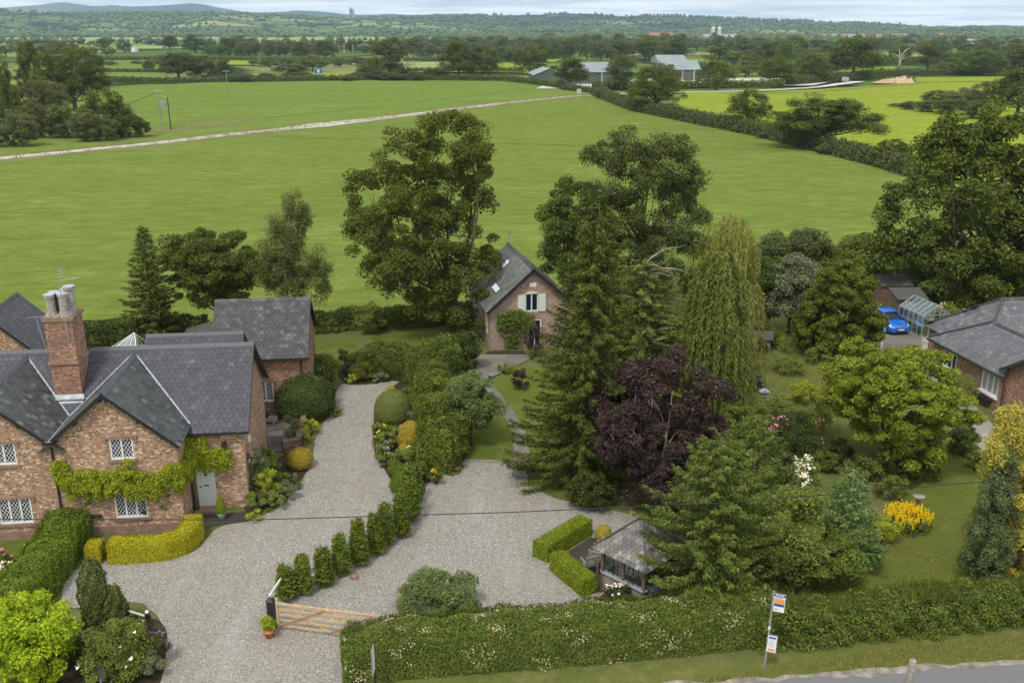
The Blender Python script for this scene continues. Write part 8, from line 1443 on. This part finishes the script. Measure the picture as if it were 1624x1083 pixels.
mb = MB(); mb.box(-0.44, 0.44, -0.012, 0.02, 0.30, 0.44); mb.build('grille', M['black'], k); mb = MB(); mb.box(-0.26, 0.26, -0.03, -0.013, 0.44, 0.55); mb.build('number_plate', M['white'], k); mb = MB(); mb.box(-0.36, 0.36, -0.006, 0.03, 0.565, 0.61); mb.build('grille', M['black'], k)
# ------------------------------------------------------------------ poles and far buildings
def pole(px, by, ty, label, arm=1.6, mat='pole_wood', r=0.14, name='power_pole'):
    b = G(px, by); hh = HT(b, ty); k = empty(name, b, 0, label, 'pole'); mb = MB(); mb.tube([(0, 0, 0), (0, 0, hh)], [r, r * 0.75], 8); mb.build('shaft', M[mat], k)
    if arm: mb = MB(); mb.bar((-arm / 2, 0, hh - 0.25), (arm / 2, 0, hh - 0.25), 0.14, 0.14); mb.build('crossarm', M['galv'], k)
    return k, hh
p1, h1 = pole(257, 205, 143, 'grey power pole of the transformer pair, on the willow side', 2.2, 'wood_grey'); pole(271, 206, 154, 'black tarred pole of the transformer pair', 0, 'pole_black')
mb = MB(); mb.box(0.25, 1.3, -0.4, 0.4, h1 - 4.0, h1 - 2.6); mb.build('transformer', M['pole'], p1); mb = MB(); mb.bar((0, 0, h1 - 1.3), (2.0, 0, h1 - 1.5), 0.1, 0.1); mb.build('bracket', M['galv'], p1)
pole(362, 153, 112, 'lone power pole standing in the pasture', 2.4, 'wood_grey'); pole(414, 128, 92, 'power pole at the far hedge left of the blue container', 2.2, 'wood_grey'); pole(216, 84, 66, 'slender pale mast among far trees', 0, 'galv', 0.3, 'mast')
for x, lb in ((538, 'left upright of the pale timber frames'), (546, 'second upright of the pale timber frames'), (560, 'last upright of the pale timber frames')): pole(x, 84, 71, lb, 0, 'twig_pale', 0.45, 'timber_post')
def block(name, px0, px1, by, h, d, label, cat, wall, roof, pitch=0.0, ridge_along=True, z=0.0, wins=0):
    a, b2 = G(px0, by), G(px1, by); w = b2.x - a.x; k = empty(name, (a.x, a.y, z), 0, label, cat); mb = MB(); mb.box(0, w, 0, d, 0, h); mb.build('wall', M[wall], k)
    if pitch:
        o_ = w * 0.02 + 0.2; mb = MB()
        if ridge_along: mb.prism([(-o_, -o_, h), (-o_, d + o_, h), (-o_, d / 2, h + pitch)], (w + 2 * o_, 0, 0))
        else: mb.prism([(-o_, -o_, h), (w + o_, -o_, h), (w / 2, -o_, h + pitch)], (0, d + 2 * o_, 0))
        mb.build('roof', M[roof], k)
    for i in range(wins): x = w * (i + 0.5) / wins; mb = MB(); mb.box(x - w * 0.06 - 0.3, x + w * 0.06 + 0.3, -0.06, 0.02, h * 0.35, h * 0.7); mb.build('window', M['glass'], k)
    return k, w
# long barn
a = G(846, 134); e = G(962, 137); L_b = 60; k = empty('long_barn', a, math.radians(4), 'long low green farm shed with pale grey roofs and dark end vents', 'barn'); wB = 13.0
for i, x0 in enumerate((0.0, wB)):
    mb = MB(); mb.prism([(x0, 0, 0), (x0 + wB - 0.05, 0, 0), (x0 + wB - 0.05, 0, 3.4), (x0 + wB / 2, 0, 6.0), (x0, 0, 3.4)], (0, 24, 0)); mb.build('bay', M['sheet_green'], k); mb = MB(); mb.prism([(x0 - 0.2, -0.4, 3.45), (x0 + wB / 2, -0.4, 6.05), (x0 + wB / 2, -0.4, 6.25), (x0 - 0.2, -0.4, 3.65)], (0, 24.8, 0)); mb.prism([(x0 + wB / 2, -0.4, 6.05), (x0 + wB, -0.4, 3.45), (x0 + wB, -0.4, 3.65), (x0 + wB / 2, -0.4, 6.25)], (0, 24.8, 0)); mb.build('roof', M['sheet_roof'], k)
for i in range(4): mb = MB(); mb.tube([(wB / 2 + 1.0 + i * 0.9, 3 + i, 5.6), (wB / 2 + 1.0 + i * 0.9, 3 + i, 7.1)], 0.35, 8); mb.build('roof_vent', M['black'], k)
b1, w1 = block('open_barn', 915, 1000, 133, 4.6, 26, 'open-fronted barn with a long pale roof between the two hedge trees', 'barn', 'sheet_green', 'sheet_roof', 3.6)
for i in range(3): mb = MB(); mb.box(w1 * (0.15 + 0.3 * i), w1 * (0.15 + 0.3 * i) + 0.5, -0.25, -0.02, 0, 5.0); mb.build('stanchion', M['galv'], b1)
b1, w1 = block('open_barn', 1054, 1110, 128, 4.6, 26, 'open-fronted barn with a pale roof right of the wide oak', 'barn', 'sheet_green', 'sheet_roof', 3.6)
for i in range(3): mb = MB(); mb.box(w1 * (0.15 + 0.33 * i), w1 * (0.15 + 0.33 * i) + 0.5, -0.25, -0.02, 0, 5.0); mb.build('stanchion', M['galv'], b1)
block('tall_barn', 1046, 1090, 123, 6.2, 30, 'tallest pale-roofed barn behind the open barns', 'barn', 'sheet_green', 'sheet_roof', 3.6)
for i in range(4): b = G(1094 + i * 7, 116); k = empty('grain_bin', b, 0, ('first', 'second', 'third', 'fourth')[i] + ' grey-green grain bin from the barns', 'grain bin', 'grain bins beside the barns'); mb = MB(); mb.lathe([(1.7, 0), (1.7, 5.0), (0.5, 6.2), (0.3, 6.4)], 12); mb.build('bin', M['sheet_green'], k, False)
for x, lb in ((1130, 'left tower silo with a white dome'), (1140, 'right tower silo with a white dome')):
    b = G(x, 66.5); k = empty('silo', b, 0, lb, 'silo'); hh = HT(b, 46); r = 3.0 / PXM(b); mb = MB(); mb.lathe([(r, 0), (r, hh)], 14); mb.build('tower', M['cream'], k); mb = MB(); mb.lathe([(r, hh + 0.05), (r * 0.85, hh + r * 0.5), (r * 0.4, hh + r * 0.85), (0.1, hh + r)], 14); mb.build('dome', M['white'], k, True)
block('farm_shed', 1120, 1172, 67, 7.0, 60, 'long grey-roofed shed at the foot of the tower silos', 'shed', 'concrete', 'sheet_roof', 6.0, z=-0.3); block('farmhouse', 1032, 1066, 64, 8.0, 20, 'far farm with a red tiled roof left of the tower silos', 'house', 'cream', 'red_roof', 6.0, z=-0.3, wins=4); block('farmhouse', 1000, 1022, 66, 5.0, 20, 'far low grey shed beside the red-roofed farm', 'shed', 'concrete', 'sheet_roof', 3.0, z=-0.3)
block('farmhouse', 654, 668, 69, 7.0, 18, 'pink-walled farmhouse among trees beyond the large dark hedge tree', 'house', 'cream', 'red_roof', 6.0, z=-0.3, wins=3)
b1, w1 = block('blue_container', 500, 509.5, 117, 2.4, 2.4, 'small blue steel container in the far hedge', 'container', 'blue_box', 'blue_box')
mb = MB(); mb.box(w1 * 0.4, w1 * 0.7, -0.06, -0.01, 0.4, 2.0); mb.build('door', M['white'], b1)
block('white_trailer', 1537, 1556, 70, 7, 10, 'long white trailer far off beyond the broad hedge tree', 'trailer', 'white', 'white', z=-0.3); block('white_shed', 208, 215, 83, 4, 8, 'tiny white shed at the foot of the slender mast', 'shed', 'white', 'white')
vill = [(1300, 62, 10, 'cream', 'red_roof'), (1318, 62, 10, 'cream', 'sheet_roof'), (1335, 62, 8, 'white', 'red_roof'), (1345, 63, 14, 'cream', 'sheet_roof'), (1363, 62, 9, 'cream', 'red_roof'), (1390, 63, 8, 'white', 'red_roof'), (1415, 61, 12, 'cream', 'red_roof'), (1430, 62, 8, 'cream', 'sheet_roof'), (1490, 60, 12, 'cream', 'red_roof'), (1520, 60, 9, 'cream', 'red_roof'), (1610, 55, 16, 'cream', 'red_roof')]
for i, (x, y, w_, wm, rm) in enumerate(vill): block('village_house', x, x + w_, y, 6.5, 14, ('pale house', 'grey-roofed house', 'white house', 'long grey-roofed house', 'small red-roofed house', 'white house', 'pale house', 'grey-roofed house', 'red-roofed house', 'small red-roofed house', 'wide red-roofed house')[i] + ' in the hazy far village, ' + ('first', 'second', 'third', 'fourth', 'fifth', 'sixth', 'seventh', 'eighth', 'ninth', 'tenth', 'last')[i] + ' from the silos', 'house', wm, rm, 4.5, z=-0.3, wins=2)
for i, (x, w_) in enumerate(((1446, 20), (1478, 18), (1512, 14))): block('warehouse', x, x + w_, 50.5, 14, 60, ('first', 'second', 'third')[i] + ' long white warehouse on the horizon from the end of the ridge', 'warehouse', 'white', 'white', z=-0.3)
# hospital-like tower on the ridge
b = AT(558, 29, 5500); k = empty('tower_block', (b.x, b.y, b.z - 12), 0, 'pale concrete tower standing on the skyline before the mountains', 'tower'); mb = MB(); mb.box(-11, 7, -6, 6, 0, 62); mb.build('shaft', M['concrete'], k); mb = MB(); mb.box(7.1, 15, -6, 6, 0, 54); mb.build('stair_core', M['galv'], k); mb = MB(); mb.box(-11, -3, -5, 5, 62.05, 68); mb.build('plant_room', M['concrete'], k)
for i in range(9): mb = MB(); mb.box(-10, 6, -6.4, -6.02, 6 + i * 6, 9 + i * 6); mb.build('window_band', M['glass'], k)
# heap of earth, dead tree, digger bits, tank
b = G(1418, 131.5); k = empty('earth_heap', b, 0, 'long heap of pale bare earth at the edge of the bright field', 'earth heap'); s = 1 / PXM(b); n = 26; V, F = [], []; rng = np.random.default_rng(9)
xs = np.linspace(-34, 30, n)
for j in range(7):
    for i, x in enumerate(xs): f = j / 6; h = 11 * s * math.sin(math.pi * f) * np.interp(x, [-34, -20, 5, 18, 26, 30], [0, 0.4, 0.75, 1.0, 0.8, 0]) * (0.85 + 0.3 * rng.random()); V.append((x * s * (1 - 0.12 * abs(f - 0.5)), (f - 0.5) * 9, h - 0.05))
for j in range(6):
    for i in range(n - 1): F.append((j * n + i, j * n + i + 1, (j + 1) * n + i + 1, (j + 1) * n + i))
mobj('mound', np_mesh('mound', V, F, smooth=True), M['earth'], k)
b = G(1425, 110); k = empty('dead_tree', b, 0, 'bare dead tree with forked pale limbs in front of the far hedge', 'tree'); hh = HT(b, 76); mb = MB(); rng = np.random.default_rng(12); mb.tube([(0, 0, 0), (0.3, 0, hh * 0.35), (0.2, 0, hh * 0.5)], [0.9, 0.7, 0.6], 7)
for i in range(11): a = rng.random() * 6.28; e = np.array([math.cos(a) * hh * 0.42, math.sin(a) * hh * 0.3, hh * (0.55 + 0.45 * rng.random())]); p = bezier((0.25, 0, hh * (0.3 + 0.2 * rng.random())), (e[0] * 0.4, e[1] * 0.4, e[2] * 0.9), e, 5); mb.tube([tuple(q) for q in p], [0.42, 0.3, 0.22, 0.15, 0.06], 5)
mb.build('trunk', M['twig_pale'], k, True)
k, _ = block('water_tank', 915, 922, 149.5, 1.6, 2.0, 'pale cattle trough where the farm track meets the hedge', 'trough', 'concrete', 'concrete')
block('cabin', 1335, 1346, 129, 1.6, 3, 'grey site cabin on the farm hardstanding', 'cabin', 'galv', 'galv'); block('cabin', 1314, 1325, 127.5, 1.6, 4, 'white stacked material on the farm hardstanding', 'cabin', 'white', 'white'); b1, w1 = block('digger', 1436, 1448, 132, 1.5, 3, 'small red machine at the end of the earth heap', 'digger', 'red', 'red'); mb = MB(); mb.box(w1 * 0.2, w1 * 0.55, 0.3, 2.4, 1.5, 2.7); mb.build('cab', M['glass'], b1); mb = MB(); mb.bar((w1 * 0.6, 1.2, 1.4), (w1 * 1.0, 1.2, 2.8), 0.4, 0.4); mb.build('boom', M['red'], b1)
b = G(25, 222); k = empty('fallen_branch', b, 0, 'bleached fallen branch by the dark bush at the pasture edge', 'branch'); mb = MB(); mb.tube([(-1.5, 0, 0.2), (0, 0, 1.2), (1.6, 0.3, 1.6)], [0.25, 0.2, 0.06], 6); mb.tube([(0, 0, 1.2), (0.8, 0.2, 0.3)], [0.14, 0.06], 5); mb.build('bough', M['twig_pale'], k, True)
# ------------------------------------------------------------------ the air
mb = MB(); mb.box(-41000, 41000, -250, 10900, -8, 390); hz = mb.build('haze', None); hz['kind'] = 'stuff'
t = NT('haze_air'); t.n.remove(t.b); pv = t.node('ShaderNodeVolumePrincipled', {'Color': (0.50, 0.72, 1.0), 'Density': 8.0e-5, 'Anisotropy': 0.2}); t.l.new(pv.outputs[0], t.out.inputs['Volume']); hz.data.materials.append(t.m)
